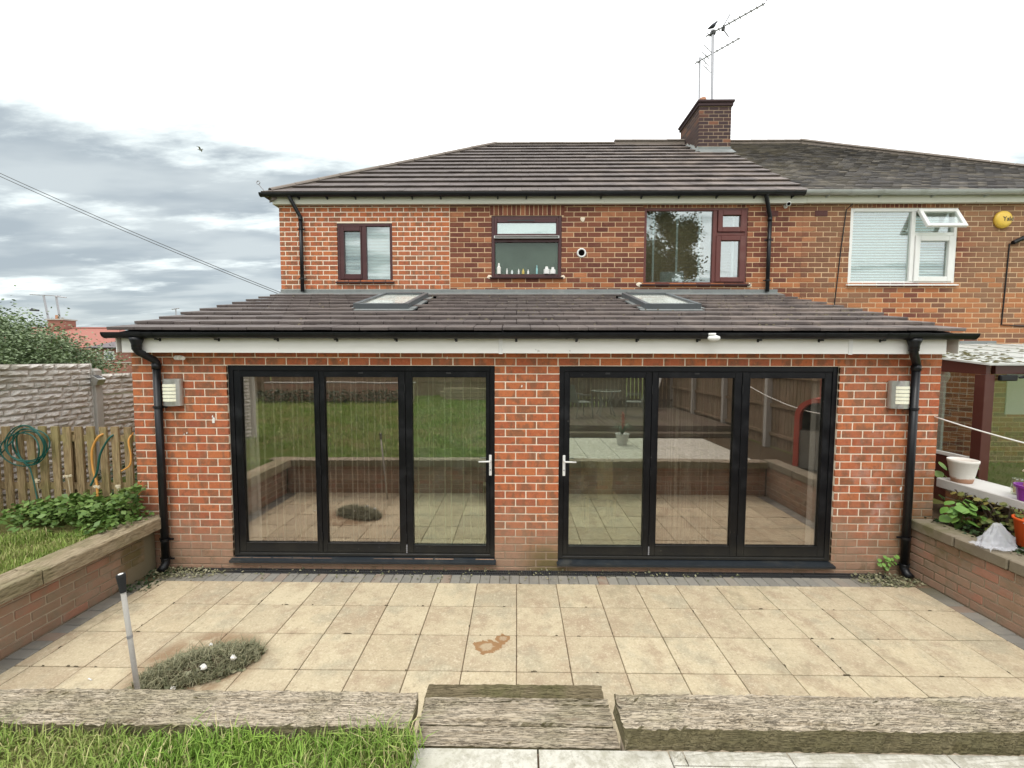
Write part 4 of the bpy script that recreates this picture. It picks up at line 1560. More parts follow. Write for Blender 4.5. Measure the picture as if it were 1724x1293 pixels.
MB().box(-4.33, -4.305, 3.051, 10.4, 5.040, 5.175, 0, .002).obj('fascia_board', 'fascia', house)
gutter(house, -4.50, 4.93, 2.965, 5.200, .056, [-3.85 + .5 * i for i in range(10)] + [1.45, 2.15, 2.8, 3.45, 4.1, 4.75], unions=((-1.3, .02), (4.45, .05)))
downpipe(house, -3.99, 2.97, 5.15, -3.85, 3.05, 4.82, 3.47, .032, (4.62, 3.75), shoe=False, hop=False)
downpipe(house, 4.29, 2.97, 5.15, 4.41, 3.05, 4.80, 3.47, .032, (4.42, 3.72), shoe=False, hop=False)
# curled strap at the roof corner
m = MB()
pts = [(-4.42, 2.95, 5.24), (-4.50, 2.93, 5.34)] + [(-4.51 + .03 * math.cos(a), 2.93, 5.375 + .03 * math.sin(a)) for a in [0, 1, 2, 3, 4, 5]]
m.tube(pts, .008, 6)
m.obj('hip_iron', 'galv', house)


def ridge_run(parent, p0, p1, n, mat='ridge', rad=.095):
    p0, p1 = Vector(p0), Vector(p1)
    d = (p1 - p0) / n
    sv = (p1 - p0).cross(Vector((0, 0, 1))).normalized()
    dn = Vector((0, 0, -1))
    bed = MB().hexa([p0 - sv * .085 + dn * .17, p0 + sv * .085 + dn * .17, p1 + sv * .085 + dn * .17, p1 - sv * .085 + dn * .17,
                     p0 - sv * .070 + dn * -.02, p0 + sv * .070 + dn * -.02, p1 + sv * .070 + dn * -.02, p1 - sv * .070 + dn * -.02])
    bed.obj('ridge_bedding', mat, parent)
    t = d.normalized()
    sidev = t.cross(Vector((0, 0, 1))).normalized()
    up = sidev.cross(t)
    for i in range(n):
        a, c = p0 + d * i, p0 + d * (i + 1) - t * .006
        lift = up * R.uniform(0, .006)
        m = MB()
        K = 6
        vs = []
        for q, pt in enumerate((a, c)):
            rr = rad * (1.0 if q == 0 else .96)
            for k in range(K + 1):
                an = math.pi * k / K
                vs.append(pt + lift + sidev * rr * math.cos(an) + up * rr * .62 * math.sin(an))
            for k in range(K + 1):
                an = math.pi * k / K
                vs.append(pt + lift + sidev * (rr - .014) * math.cos(an) + up * (rr * .62 - .014) * math.sin(an))
        n1 = 2 * (K + 1)
        fs = []
        for k in range(K):
            fs.append((k, k + 1, n1 + k + 1, n1 + k))
            fs.append((K + 1 + k, n1 + K + 1 + k, n1 + K + 2 + k, K + 2 + k))
            fs.append((k, K + 1 + k, K + 2 + k, k + 1))
            fs.append((n1 + k, n1 + k + 1, n1 + K + 2 + k, n1 + K + 1 + k))
        m.add(vs, fs, .0)
        m.obj('ridge_tile', mat, parent)


ridge_run(house, (HIPX + .10, EY + .10, EZ + .075), (RX0, RY, RZ + .015), 13)
ridge_run(house, (RX0, RY, RZ - .01), (2.50, RY, RZ - .01), 7, rad=.10)
ridge_run(house, (2.51, RY, RZ + .045), (4.30, RY, RZ + .045), 4, rad=.10)

# ---- chimney on the party wall
CX0, CX1, CY0, CY1, CZ = 4.33, 5.10, 5.95, 7.1, 8.36
m = MB().box(CX0 + .004, CX1 - .004, CY0 + .004, CY1 - .004, 7.0, CZ)
ch = m.obj('chimney', 'mortar_old', house)
bl = brick_layout(CX0, CX1, CZ - .01, 14, .083, .235, CX0, [], .012)
lay_bricks(ch, bl, CY0, 'brick_old', 300, dp=.02)
bl = brick_layout(-CY1, -CY0 - .021, CZ - .01, 14, .083, .235, 0, [], .012)
lay_bricks(ch, bl, 0, 'brick_old', 300, dp=.02, rz=-math.pi / 2, origin=(CX0, 0, 0))
m = MB().box(CX0 - .03, CX1 + .03, CY0 - .03, CY1 + .03, CZ, CZ + .075, 0, .006).box(CX0 - .055, CX1 + .055, CY0 - .055, CY1 + .055, CZ + .076, CZ + .135, 0, .01)
m.obj('chimney_cap', 'brick_old', ch)
MB().lathe([(.075, 0), (.085, .05), (.075, .13), (.06, .13), (.055, .02)], 14, (CX0 + .14, CY0 + .15, CZ + .135)).obj('chimney_pot', 'terracotta', ch)
m = MB()
m.box(CX0 - .012, CX1 + .012, CY0 - .012, CY0 - .002, 7.22, 7.42, 0, .002)
zr = lambda y: EZ + (y - EY) * math.tan(RS) + .03
m.hexa([(CX0 - .03, CY0 - .22, zr(CY0 - .22)), (CX1 + .03, CY0 - .22, zr(CY0 - .22)), (CX1 + .03, CY0 - .002, zr(CY0)), (CX0 - .03, CY0 - .002, zr(CY0)),
        (CX0 - .03, CY0 - .22, zr(CY0 - .22) + .012), (CX1 + .03, CY0 - .22, zr(CY0 - .22) + .012), (CX1 + .03, CY0 - .002, zr(CY0) + .03), (CX0 - .03, CY0 - .002, zr(CY0) + .03)])
m.obj('chimney_flashing', 'lead', ch)
m = MB()
for i in range(7):
    y = CY0 - .12 + i * .10
    h = R.uniform(.06, .17)
    m.add([(CX0 - .02, y, zr(y) + .01), (CX0 - .05, y + .06, zr(y) + h), (CX0 - .012, y + .12, zr(y + .12) + .02), (CX0 - .10, y + .05, zr(y) + .02)], [(0, 1, 2), (0, 3, 1), (3, 2, 1)])
m.obj('chimney_flashing', 'lead', ch)

# =================================================================== NEIGHBOUR
nb = thing('brick_house', (9, 5, 0), 'neighbouring brown brick house with grey plain tile roof and white window, joined at the right', 'house')
NX1 = 11.4
walled(PARTY, NX1, -.05, 5.15, D2 + .0045, D2 + .25, [W4]).obj('wall', 'mortar_old', nb)
sold4 = (W4[0] - .03, W4[1] + .03, W4[3], 5.2)
bl = brick_layout(PARTY, NX1, 5.105, 58, OH, OP, -1.20, [W4, sold4], .012)
bl = [q for q in bl if not (q[1] < 5.5 and q[3] < 1.0)]
lay_bricks(nb, bl, D2, 'brick_old', 300, jitter=.003, order=lambda q: abs((q[0] + q[1]) / 2 - 6.6) * .8 + max(0, 3.4 - q[2]) * 1.2)
bl = brick_layout(XR + .02, PARTY, 3.42, 40, OH, OP, -1.20, [], .012)
walled(XR + .0, PARTY - .001, -.05, 3.30, D2 + .0045, D2 + .25, []).obj('wall', 'mortar_old', house)
lay_bricks(house, bl, D2, 'brick_old', 0, jitter=.003)
m = MB()
x = sold4[0]
while x < sold4[1] - .03:
    m.box(x + .005, x + .071, D2 - .001 + R.uniform(-.002, .002), D2 + .03, W4[3] + .004, 5.07, R.random(), .004)
    x += .0785
m.obj('brick', 'brick_old', nb, kind='stuff')
MB().box(PARTY, NX1 - .01, D2 + .26, 10, -.05, 5.12).obj('wall', 'mortar_old', nb)
NHX = 12.0
def nxh(y): return NHX - (y - EY) * (NHX - 7.3) / (RY - EY)


m = MB()
rows = 46
g = LEN / rows
for r in range(rows):
    s0, s1 = r * g, min((r + 1) * g + .03, LEN)
    y0, z0 = EY + s0 * math.cos(RS), EZ + s0 * math.sin(RS)
    y1, z1 = EY + s1 * math.cos(RS), EZ + s1 * math.sin(RS)
    x = PARTY + (.08 if r % 2 else 0) - .16
    while x < nxh(y0):
        a0 = max(x, PARTY + .004)
        c0, c1 = min(x + .162, nxh(y0)), min(x + .162, max(nxh(y1), x + .001))
        if c0 > a0 + .01:
            h = .012 + R.uniform(-.002, .004)
            pb = [Vector((a0, y0, z0)) + n_ * (h - .001), Vector((c0, y0, z0)) + n_ * (h - .001), Vector((c1, y1, z1)) + n_ * -.01, Vector((min(a0, c1), y1, z1)) + n_ * -.01]
            pt = [p + n_ * .012 for p in pb]
            m.hexa(pb + pt, R.random())
        x += .166
m.obj('roof_tile', 'plain_tile', nb, kind='stuff')
m = MB()
m.add([(PARTY, EY, EZ - .02), (NHX, EY, EZ - .02), (7.3, RY, RZ - .02), (PARTY, RY, RZ - .02)], [(0, 1, 2, 3)])
m.add([(NHX, EY, EZ - .02), (NHX, 2 * RY - EY, EZ - .02), (7.3, RY, RZ - .02)], [(0, 1, 2)])
m.add([(PARTY, 2 * RY - EY, EZ - .02), (NHX, 2 * RY - EY, EZ - .02), (7.3, RY, RZ - .02), (PARTY, RY, RZ - .02)], [(3, 2, 1, 0)])
m.obj('roof_slope', 'plain_tile', nb)
ridge_run(nb, (5.15, RY, RZ + .03), (7.3, RY, RZ + .03), 5, rad=.10)
ridge_run(nb, (7.3, RY, RZ + .05), (NHX - .05, EY + .05, EZ + .02), 18, rad=.10)
MB().box(PARTY + .002, NX1, 3.051, D2 - .001, 5.05, 5.065).obj('soffit', 'fascia', nb)
MB().box(PARTY + .002, NX1, 3.025, 3.05, 5.045, 5.17, 0, .002).obj('fascia_board', 'fascia', nb)
gutter(nb, 4.935, NX1, 2.960, 5.215, .062, [5.35 + .9 * i for i in range(7)], 'grey_pvc', unions=((5.75, .06), (8.6, .03)))
w4 = window(W4, 'white_pvc', nb, .06)
MB().box(6.925, 6.995, D2 + .008, D2 + .078, W4[2] + .06, W4[3] - .06, 0, .004).obj('mullion', 'white_pvc', w4)
MB().box(6.995, W4[1] - .06, D2 + .010, D2 + .077, 4.505, 4.565, 0, .004).obj('transom', 'white_pvc', w4)
MB().frame(7.0, 7.665, 3.71, 4.50, (.085, .085, .085, .085), D2 - .012, D2 + .05, .006).obj('opening_sash', 'white_pvc', w4)
pane(w4, 5.905, 6.93, 3.71, 4.93, D2 + .04)
pane(w4, 7.08, 7.59, 3.79, 4.42, D2 + .03)
pane(w4, 7.0, 7.66, 4.565, 4.925, D2 + .065)
slats(w4, 5.91, 6.99, 3.72, 4.92, D2 + .11, .0475, tilt=.038, wd=.05)
slats(w4, 7.0, 7.72, 3.78, 4.92, D2 + .11, .0475, tilt=.038, wd=.05)
# the little top light, hung open at its head
q = MB().frame(0, .68, -.40, 0, .062, -.025, .025, .006)
T = Matrix.Translation((6.985, D2 - .02, 4.945)) @ Matrix.Rotation(-math.radians(29), 4, 'X')
q.v = [tuple(T @ Vector(p)) for p in q.v]
so = q.obj('opening_sash', 'white_pvc', w4)
q = MB().box(.055, .625, -.004, .004, -.345, -.055)
q.v = [tuple(T @ Vector(p)) for p in q.v]
q.obj('pane', 'glass_clear', so) if False else q.obj('pane', 'glass_clear', w4)
# air bricks
for xa in (4.475, 5.335):
    m = MB().box(xa - .11, xa + .11, D2 - .004, D2 + .01, 4.84, 4.94, 0, .003)
    for k in range(4):
        m.box(xa - .105, xa + .105, D2 - .012, D2 - .004, 4.850 + k * .023, 4.860 + k * .023, 0, .002)
    m.obj('air_brick', 'maroon_faded', house if xa < PARTY else nb)

# conservatory of the neighbour
cv = thing('conservatory', (6.5, 1.7, .5), 'neighbour\'s low brown framed glazed lean-to with white moss spotted roof', 'conservatory')
VX, VY = 5.50, .50
def zc(y): return 2.27 + (y - VY) * .125


m = MB()
m.hexa([(VX - .03, VY - .06, zc(VY - .06)), (10.5, VY - .06, zc(VY - .06)), (10.5, D2 - .06, zc(D2 - .06)), (VX - .03, D2 - .06, zc(D2 - .06)),
        (VX - .03, VY - .06, zc(VY - .06) + .022), (10.5, VY - .06, zc(VY - .06) + .022), (10.5, D2 - .06, zc(D2 - .06) + .022), (VX - .03, D2 - .06, zc(D2 - .06) + .022)])
rf = m.obj('roof', 'poly_roof', cv)
for i in range(8):
    xx = VX + .3 + i * .62
    m = MB()
    m.hexa([(xx, VY - .05, zc(VY - .05) + .023), (xx + .03, VY - .05, zc(VY - .05) + .023), (xx + .03, D2 - .08, zc(D2 - .08) + .023), (xx, D2 - .08, zc(D2 - .08) + .023),
            (xx, VY - .05, zc(VY - .05) + .035), (xx + .03, VY - .05, zc(VY - .05) + .035), (xx + .03, D2 - .08, zc(D2 - .08) + .035), (xx, D2 - .08, zc(D2 - .08) + .035)])
    m.obj('glazing_bar', 'poly_roof', rf)
m = MB()
for i in range(420):
    x, y = VX + abs(R.gauss(0, .9)), VY + R.uniform(0, 2.4)
    if x > 10 or R.random() < .3 * (x - VX):
        continue
    q = R.uniform(.008, .035)
    z = zc(y) + .0225
    m.hexa([(x - q, y - q * .7, z), (x + q * .8, y - q, z), (x + q, y + q, z), (x - q * .6, y + q, z),
            (x - q * .5, y - q * .3, z + q * .5), (x + q * .4, y - q * .5, z + q * .4), (x + q * .3, y + q * .6, z + q * .5), (x - q * .4, y + q * .3, z + q * .3)])
m.obj('moss', 'moss', rf, kind='stuff')
MB().box(7.45, 8.45, D2 - .075, D2 - .004, 2.60, 2.66, 0, .004).obj('flashing', 'lead', cv)
# side wall facing the patio
m = MB()
m.hexa([(VX, VY, 2.155), (VX + .05, VY, 2.155), (VX + .05, D2 - .01, 2.25), (VX, D2 - .01, 2.25), (VX, VY, zc(VY) - .002), (VX + .05, VY, zc(VY) - .002), (VX + .05, D2 - .01, zc(D2) - .002), (VX, D2 - .01, zc(D2) - .002)])
m.obj('beam', 'brown_paint', cv)
MB().box(VX - .004, VX + .11, VY - .002, VY + .115, .45, 2.153, 0, .004).obj('post', 'brown_paint', cv)
MB().box(VX + .111, 10.4, VY, VY + .05, 2.16, zc(VY) - .003, 0, .003).obj('beam', 'brown_paint', cv)
MB().box(VX, VX + .045, VY + .116, D2 - .02, 1.10, 1.145, 0, .003).obj('sill', 'white_pvc', cv)
MB().box(VX + .005, VX + .045, VY + .116, D2 - .02, .45, 1.098).obj('panel', 'brown_paint', cv)
MB().box(VX + .02, VX + .026, VY + .116, D2 - .02, 1.146, 2.20).obj('pane', 'glass_clear', cv)
MB().box(VX + .112, 7.4, VY + .022, VY + .028, .62, 2.158).obj('pane', 'glass_clear', cv)
MB().box(VX + .112, 10.4, VY + .0, VY + .05, .45, .619).obj('sill', 'brown_paint', cv)
MB().box(7.4, 7.5, VY - .001, VY + .051, .62, 2.158, 0, .004).obj('post', 'brown_paint', cv)
MB().box(VX + .03, VX + .06, 1.0, 1.16, 1.15, 2.2, 0, .004).obj('curtain', 'white_pvc', cv)
m = MB().box(VX + .13, VX + .33, VY - .045, VY - .003, 2.08, 2.15, 0, .01)
m.tube([(VX + .33, VY - .05, 2.12), (VX + .45, VY - .08, 2.15), (VX + .9, VY - .09, 2.14), (VX + 1.4, VY - .08, 2.11)], [.01, .035, .04, .03], 8)
m.obj('gutter_end', 'black_pvc', cv)
# house wall seen through it is lit; light switch and round lamp on it
lm = MB().lathe([(.02, 0), (.12, -.02), (.15, -.05), (.12, -.085), (.03, -.10)], 22, (7.55, D2 - .003, 2.04), axis='Y').obj('wall_light', 'white_pvc', smooth=True)
tag(lm, 'round white lamp on the brick wall inside the neighbour\'s glazed lean-to', 'lamp')
sw = MB().box(7.42, 7.55, D2 - .014, D2 - .003, 1.45, 1.58, 0, .004).box(7.475, 7.495, D2 - .022, D2 - .014, 1.50, 1.53).obj('light_switch', 'white_pvc')
tag(sw, 'square white socket below the round lamp inside the neighbour\'s lean-to', 'switch')
MB().box(8.75, 9.6, D2 - .02, D2 - .003, 1.35, 2.1, 0, .005).obj('window', 'white_pvc', nb)

# wall mounted things
ab = thing('alarm_box', (8.46, D2, 4.77), 'round yellow burglar alarm box on the neighbour\'s brick wall right of the white window', 'alarm box')
m = MB().lathe([(.148, -.004), (.148, -.03), (.135, -.055), (.09, -.07), (.001, -.074)], 28, (8.46, D2, 4.77), axis='Y')
m.obj('cover', 'yellow', ab, smooth=True)
cu = bpy.data.curves.new('lettering', 'FONT')
cu.body = 'Yale'
cu.size = .105
cu.extrude = .002
cu.align_x = 'CENTER'
cu.align_y = 'CENTER'
to = bpy.data.objects.new('lettering', cu)
COL.objects.link(to)
dg = bpy.context.evaluated_depsgraph_get()
me = bpy.data.meshes.new_from_object(to.evaluated_get(dg))
bpy.data.objects.remove(to)
me.materials.clear(); me.materials.append(MATS['dark_grey'])
me.transform(Matrix.Translation((8.50, D2 - .0755, 4.768)) @ Matrix.Rotation(math.pi / 2, 4, 'X'))
link('lettering', me, ab)

cc = thing('security_camera', (4.68, D2, 5.02), 'small white bullet camera on the wall just right of the upper right drainpipe', 'camera')
MB().lathe([(.035, 0), (.035, -.015)], 14, (4.70, D2 - .003, 5.01), axis='Y').obj('base', 'white_pvc', cc)
MB().tube([(4.70, D2 - .02, 5.01), (4.69, D2 - .07, 5.02)], .012, 8).obj('arm', 'white_pvc', cc)
MB().tube([(4.735, D2 - .04, 5.05), (4.655, D2 - .17, 4.995)], .036, 14).obj('housing', 'white_pvc', cc)
MB().tube([(4.655, D2 - .17, 4.995), (4.653, D2 - .174, 4.993)], .026, 14).obj('lens', 'void', cc)


def wall_lamp(xc, label):
    t = thing('wall_lamp', (xc, 0, 1.96), label, 'wall lamp', 'louvred wall lamps beside the doors')
    MB().box(xc - .095, xc + .095, -.016, -.002, 1.83, 2.09, 0, .002).obj('backplate', 'dark_grey', t)
    m = MB()
    n = 14
    z0, z1 = 1.815, 2.105
    vs = []
    for i in range(n + 1):
        a = math.pi * i / n
        for z in (z0, z1):
            vs.append((xc - .102 * math.cos(a), -.014 - .082 * math.sin(a), z))
    m.add(vs, [(2 * i, 2 * i + 2, 2 * i + 3, 2 * i + 1) for i in range(n)] + [tuple(range(0, 2 * n + 2, 2))[::-1], tuple(range(1, 2 * n + 2, 2))])
    body = m.obj('housing', 'metal', t)
    for k in range(5):
        z = 1.862 + k * .0385
        s = MB()
        K = 6
        vs = []
        for i in range(K + 1):
            a = math.pi * (.26 + .48 * i / K)
            for (rr, zz) in ((1.0, z), (1.035, z + .003), (1.015, z + .030), (.99, z + .032)):
                vs.append((xc - .102 * rr * math.cos(a), -.014 - .084 * rr * math.sin(a), zz))
        fs = []
        for i in range(K):
            for j in range(3):
                fs.append((4 * i + j, 4 * i + 4 + j, 4 * i + 5 + j, 4 * i + 1 + j))
        s.add(vs, fs)
        s.obj('slot', 'lamp_slot', t)
    return t


wall_lamp(-3.712, 'left metal wall lamp with five cream slots beside the left drainpipe')
wall_lamp(4.022, 'right metal wall lamp with five cream slots beside the right drainpipe')
m = MB().lathe([(.02, .0), (.055, -.012), (.062, -.03), (.055, -.045), (.03, -.06), (.001, -.062)], 20, (0, 0, 0))
m.v = [(1.95 + p[0], -.285 + p[1] * .6, 2.565 + p[2]) for p in m.v]
m.lathe([(.035, 0), (.035, .025)], 12, (1.935, -.275, 2.56))
sd_ = m.obj('sensor', 'white_pvc', smooth=True)
tag(sd_, 'small round white sensor clipped on the gutter above the right glass door', 'sensor')
m = MB().tube([(-3.66, -.03, 2.33), (-3.60, -.05, 2.33)], .026, 10).tube([(-3.62, -.02, 2.335), (-3.56, -.06, 2.325)], .022, 10)
tag(m.obj('old_sensor', 'egg_white'), 'small dirty twin floodlight fitting under the eaves beside the left drainpipe', 'light fitting')
# pale splashes on the bricks (bird droppings)
m = MB()
for (x, z, h) in ((-3.30, 1.62, .07), (-3.31, 1.68, .03), (-3.60, 1.50, .025), (-3.63, 1.485, .02), (.05, 2.02, .03), (-2.7, 2.32, .02), (-.75, 2.32, .03), (3.80, 1.55, .02), (4.13, .92, .05), (.25, 1.3, .02), (-1.9, 2.3, .02)):
    w_ = h * .22
    m.add([(x - w_, -.0035, z), (x + w_ * .6, -.0035, z + .003), (x + w_, -.0035, z + h * .7), (x + w_ * .2, -.0035, z + h), (x - w_ * 1.2, -.0035, z + h * .6)], [(0, 1, 2, 3, 4)])
m.obj('dropping', 'egg_white', house, kind='stuff')
# cable down the neighbour's wall
m = MB()
m.tube([(5.80, D2 - .10, 5.02), (5.76, D2 - .012, 4.95), (5.70, D2 - .012, 4.3), (5.66, D2 - .012, 3.7), (5.63, D2 - .012, 3.3), (5.62, D2 - .012, 2.6)], .008, 6)
tag(m.obj('cable', 'black_pvc'), 'thin dark cable running down the brick wall left of the white window', 'cable')
m = MB()
m.tube([(8.9, D2 - .012, 4.45), (8.62, D2 - .012, 4.35), (8.60, D2 - .012, 3.6), (8.58, D2 - .012, 2.95), (8.9, D2 - .012, 2.93), (9.5, D2 - .012, 2.93)], .010, 6)
m.tube([(8.65, D2 - .04, 4.37), (8.95, D2 - .07, 4.52)], .035, 8)
tag(m.obj('cable', 'black_pvc'), 'dark cable and lamp arm at the far right of the neighbour\'s wall', 'cable')

# =================================================================== GARDEN WALLS
lw_ = thing('retaining_wall', (-4.0, -1.3, 0), 'low brick retaining wall with timber capping along the left side of the patio', 'retaining wall')
MB().box(-4.118, -3.998, -2.50, -.02, -.05, .478).obj('wall', 'mortar_garden', lw_)
bl = brick_layout(-2.50, -.16, .478, 6, .0815, .225, .03, [(-.36, 0, -.1, .12)])
lay_bricks(lw_, bl, 0, 'brick_garden', 300, rz=math.pi / 2, origin=(-3.99, 0, 0))


def weathered_beam(x0, x1, y0, y1, z0, z1, mat, parent=None, name='sleeper', amp=.006, n=60, axis='X', seed=0, crack=.010):
    """a beam with rounded uneven arrises and long splits"""
    rg = np.random.default_rng(seed)
    L = (x1 - x0) if axis == 'X' else (y1 - y0)
    W = (y1 - y0) if axis == 'X' else (x1 - x0)
    H = z1 - z0
    K = 15
    c = min(.008, H * .2)
    # outline of the section, counter clockwise: bottom, side, top with subdivisions
    sec = [(0, 0), (W, 0), (W, H * .5), (W, H - c), (W - c, H)] + [(W - c - (W - 2 * c) * (k + 1) / K, H) for k in range(K)] + [(0, H - c), (0, H * .5)]
    S_ = len(sec)
    P_ = np.zeros((n + 1, S_, 3))
    t = np.linspace(0, 1, n + 1)
    wave = sum(np.sin(t * L * f + rg.uniform(0, 6)) * a for f, a in ((1.7, .6), (4.1, .3), (9, .15)))
    splits = [(rg.integers(6, 5 + K), rg.uniform(-.1, .8), rg.uniform(.12, .6)) for _ in range(9)]
    for j, (a, b_) in enumerate(sec):
        u_ = a + rg.normal(0, amp * .35, n + 1)
        h_ = b_ + rg.normal(0, amp * .25, n + 1) + (wave * amp * .8 if b_ > H * .4 else 0)
        if 4 <= j <= 5 + K or j == 3:
            h_ = h_ + np.sin(t * L * 6 + j) * amp * .15
        for (jj, s0, ln) in splits:
            if j == jj:
                inside = (t > s0) & (t < s0 + ln)
                h_ = h_ - inside * crack * np.abs(np.sin((t - s0) / ln * np.pi))
        P_[:, j, 0] = t * L
        P_[:, j, 1] = u_
        P_[:, j, 2] = h_
    P_[0, :, 0] += rg.normal(0, amp * .5, S_)
    P_[-1, :, 0] += rg.normal(0, amp * .5, S_)
    V = P_.reshape(-1, 3)
    if axis == 'X':
        V = V + np.array([x0, y0, z0])
    else:
        V = np.stack([x1 - V[:, 1], y0 + V[:, 0], z0 + V[:, 2]], 1)
    m = MB()
    F_ = []
    for i in range(n):
        for j in range(S_):
            j2 = (j + 1) % S_
            F_.append((i * S_ + j, (i + 1) * S_ + j, (i + 1) * S_ + j2, i * S_ + j2)[::-1])
    F_.append(tuple(range(S_))[::-1])
    F_.append(tuple(n * S_ + k for k in range(S_)))
    m.add([tuple(v) for v in V], F_)
    return m.obj(name, mat, parent)


weathered_beam(-4.13, -3.862, -2.62, -1.22, .478, .598, 'timber_cap', lw_, 'timber_cap', .004, 30, 'Y', 3)
weathered_beam(-4.13, -3.860, -1.215, -.015, .478, .600, 'timber_cap', lw_, 'timber_cap', .004, 30, 'Y', 4)

rw = thing('retaining_wall', (4.3, -1.3, 0), 'low brick retaining wall with stone coping along the right side of the patio', 'retaining wall')
MB().box(4.268, 4.40, -2.50, -.02, -.05, .508).obj('wall', 'mortar_garden', rw)
bl = brick_layout(.01, 2.50, .508, 6, .086, .225, .05, [])
lay_bricks(rw, bl, 0, 'brick_garden', 300, rz=-math.pi / 2, origin=(4.26, 0, 0))
y = -.005
while y > -2.5:
    y2 = max(y - R.uniform(.42, .5), -2.55)
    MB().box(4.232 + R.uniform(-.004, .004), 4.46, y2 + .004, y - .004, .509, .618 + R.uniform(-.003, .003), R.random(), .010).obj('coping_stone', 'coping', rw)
    y = y2

nw = thing('retaining_wall', (0, -2.5, 0), 'low brick retaining wall under the old timber sleepers at the near edge of the patio', 'retaining wall')
for (a, c) in ((-3.98, -.512), (.514, 4.25)):
    MB().box(a, c, -2.64, -2.518, -.05, .485).obj('wall', 'mortar_garden', nw)
    bl = brick_layout(-c, -a, .485, 6, .0815, .225, .0, [])
    lay_bricks(nw, bl, 0, 'brick_garden', 150, rz=math.pi, origin=(0, -2.51, 0))
SLG = 'old railway sleepers at the near edge of the patio'
def sleeper(x0, x1, y0, y1, z0, z1, label, seed, rz=0.0):
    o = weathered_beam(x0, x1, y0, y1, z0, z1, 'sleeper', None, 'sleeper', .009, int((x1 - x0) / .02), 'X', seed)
    tag(o, label, 'timber sleeper', SLG)
    return o
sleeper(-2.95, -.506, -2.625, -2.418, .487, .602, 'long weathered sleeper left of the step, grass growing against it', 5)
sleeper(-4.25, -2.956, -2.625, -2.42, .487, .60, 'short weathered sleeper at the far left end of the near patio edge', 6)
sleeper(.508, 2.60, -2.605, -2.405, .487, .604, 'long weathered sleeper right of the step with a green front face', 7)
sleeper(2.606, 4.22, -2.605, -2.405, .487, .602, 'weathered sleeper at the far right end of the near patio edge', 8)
st = thing('timber_step', (0, -2.3, 0), 'middle step of three worn timber boards set lower between the two long sleepers', 'step')
weathered_beam(-.502, .500, -2.318, -2.262, .33, .450, 'sleeper', st, 'board', .004, 50, 'X', 10)
weathered_beam(-.500, .498, -2.440, -2.322, .33, .452, 'sleeper', st, 'board', .004, 50, 'X', 11)
weathered_beam(-.498, .503, -2.555, -2.444, .33, .449, 'sleeper', st, 'board', .004, 50, 'X', 12)
MB().box(-.49, .49, -2.50, -2.27, -.05, .328).obj('step_base', 'brick_garden', st)
o = weathered_beam(-.545, .525, -2.20, -1.985, .18, .302, 'sleeper_dark', None, 'timber_step', .005, 50, 'X', 13)
tag(o, 'lowest dark timber step in front of the worn board step', 'step')
MB().box(-.48, .48, -2.265, -2.205, -.05, .28).obj('step_base', 'brick_garden', st)

# near paving: pale riven slabs and stone strip
pv = thing('garden_path', (1, -3.4, LAWN), 'pale stained concrete slabs at the bottom edge of the picture beside the lawn', 'path')
def riven(x0, x1, y0, y1, z, mat='white_slab'):
    n, k = 8, 8
    m = MB()
    vs = []
    for i in range(n + 1):
        for j in range(k + 1):
            e = 1 if 0 < i < n and 0 < j < k else 0
            vs.append((x0 + (x1 - x0) * i / n + (0 if e else R.uniform(-.002, .002)), y0 + (y1 - y0) * j / k, z + (R.uniform(-.003, .003) if e else -.006)))
    m.add(vs, [(i * (k + 1) + j, (i + 1) * (k + 1) + j, (i + 1) * (k + 1) + j + 1, i * (k + 1) + j + 1) for i in range(n) for j in range(k)])
    m.box(x0, x1, y0, y1, z - .05, z - .007)
    m.obj('paving_slab', mat, pv)
for (a, c) in ((-.475, .096), (.106, .706)):
    for (p, q) in ((-3.20, -2.618), (-3.80, -3.21), (-4.4, -3.81), (-5.0, -4.41)):
        riven(a, c, p, q, .50)
for (a, c) in ((.715, .778), (.784, 1.262), (1.268, 2.0), (2.006, 2.7), (2.706, 3.4), (3.406, 4.2)):
    riven(a, c, -2.680, -2.612, .495)
for i in range(6):
    for j in range(4):
        riven(.716 + i * .60, .716 + (i + 1) * .6 - .010, -2.69 - (j + 1) * .6 + .01, -2.69 - j * .6, .50)

# =================================================================== LAWNS, PLANTS
def scatter_grass(n, x0, x1, y0, y1, z, h, wd, name, label, keep=None, lean=.55):
    xy = np.column_stack([NR.uniform(x0, x1, n), NR.uniform(y0, y1, n)])
    # tufts
    t = xy + NR.normal(0, .02, xy.shape)
    f = np.sin(xy[:, 0] * 9.1 + np.sin(xy[:, 1] * 3.3) * 2) * np.sin(xy[:, 1] * 6.7 + xy[:, 0] * 2.1)
    hh = h * (1 + .45 * f) * NR.uniform(.45, 1.4, n)
    if keep is not None:
        k = keep(xy, hh)
        xy, hh = k
    v, fa = blades(xy, z, hh, wd, lean)
    patch = np.sin(xy[:, 0] * 2.3 + 1.0) * np.sin(xy[:, 1] * 1.9 + xy[:, 0])
    r = np.clip(NR.beta(2, 2.6, len(xy)) + .12 * patch, 0, .86)
    dry = NR.random(len(xy)) < .055 + .10 * (patch > .55)
    d0 = ((xy[:, 0] + 1.17) / .17) ** 2 + ((xy[:, 1] + 2.74) / .10) ** 2
    dry |= (d0 < 1) & (NR.random(len(xy)) < .75)
    d0 = ((xy[:, 0] + 2.15) / .22) ** 2 + ((xy[:, 1] + 2.86) / .09) ** 2
    dry |= (d0 < 1) & (NR.random(len(xy)) < .45)
    r[dry] = NR.uniform(.9, 1, dry.sum())
    o = facemesh(name, v, fa, 'grass', np.repeat(r, 3), kind='stuff')
    tag(o, label, 'grass')
    return o
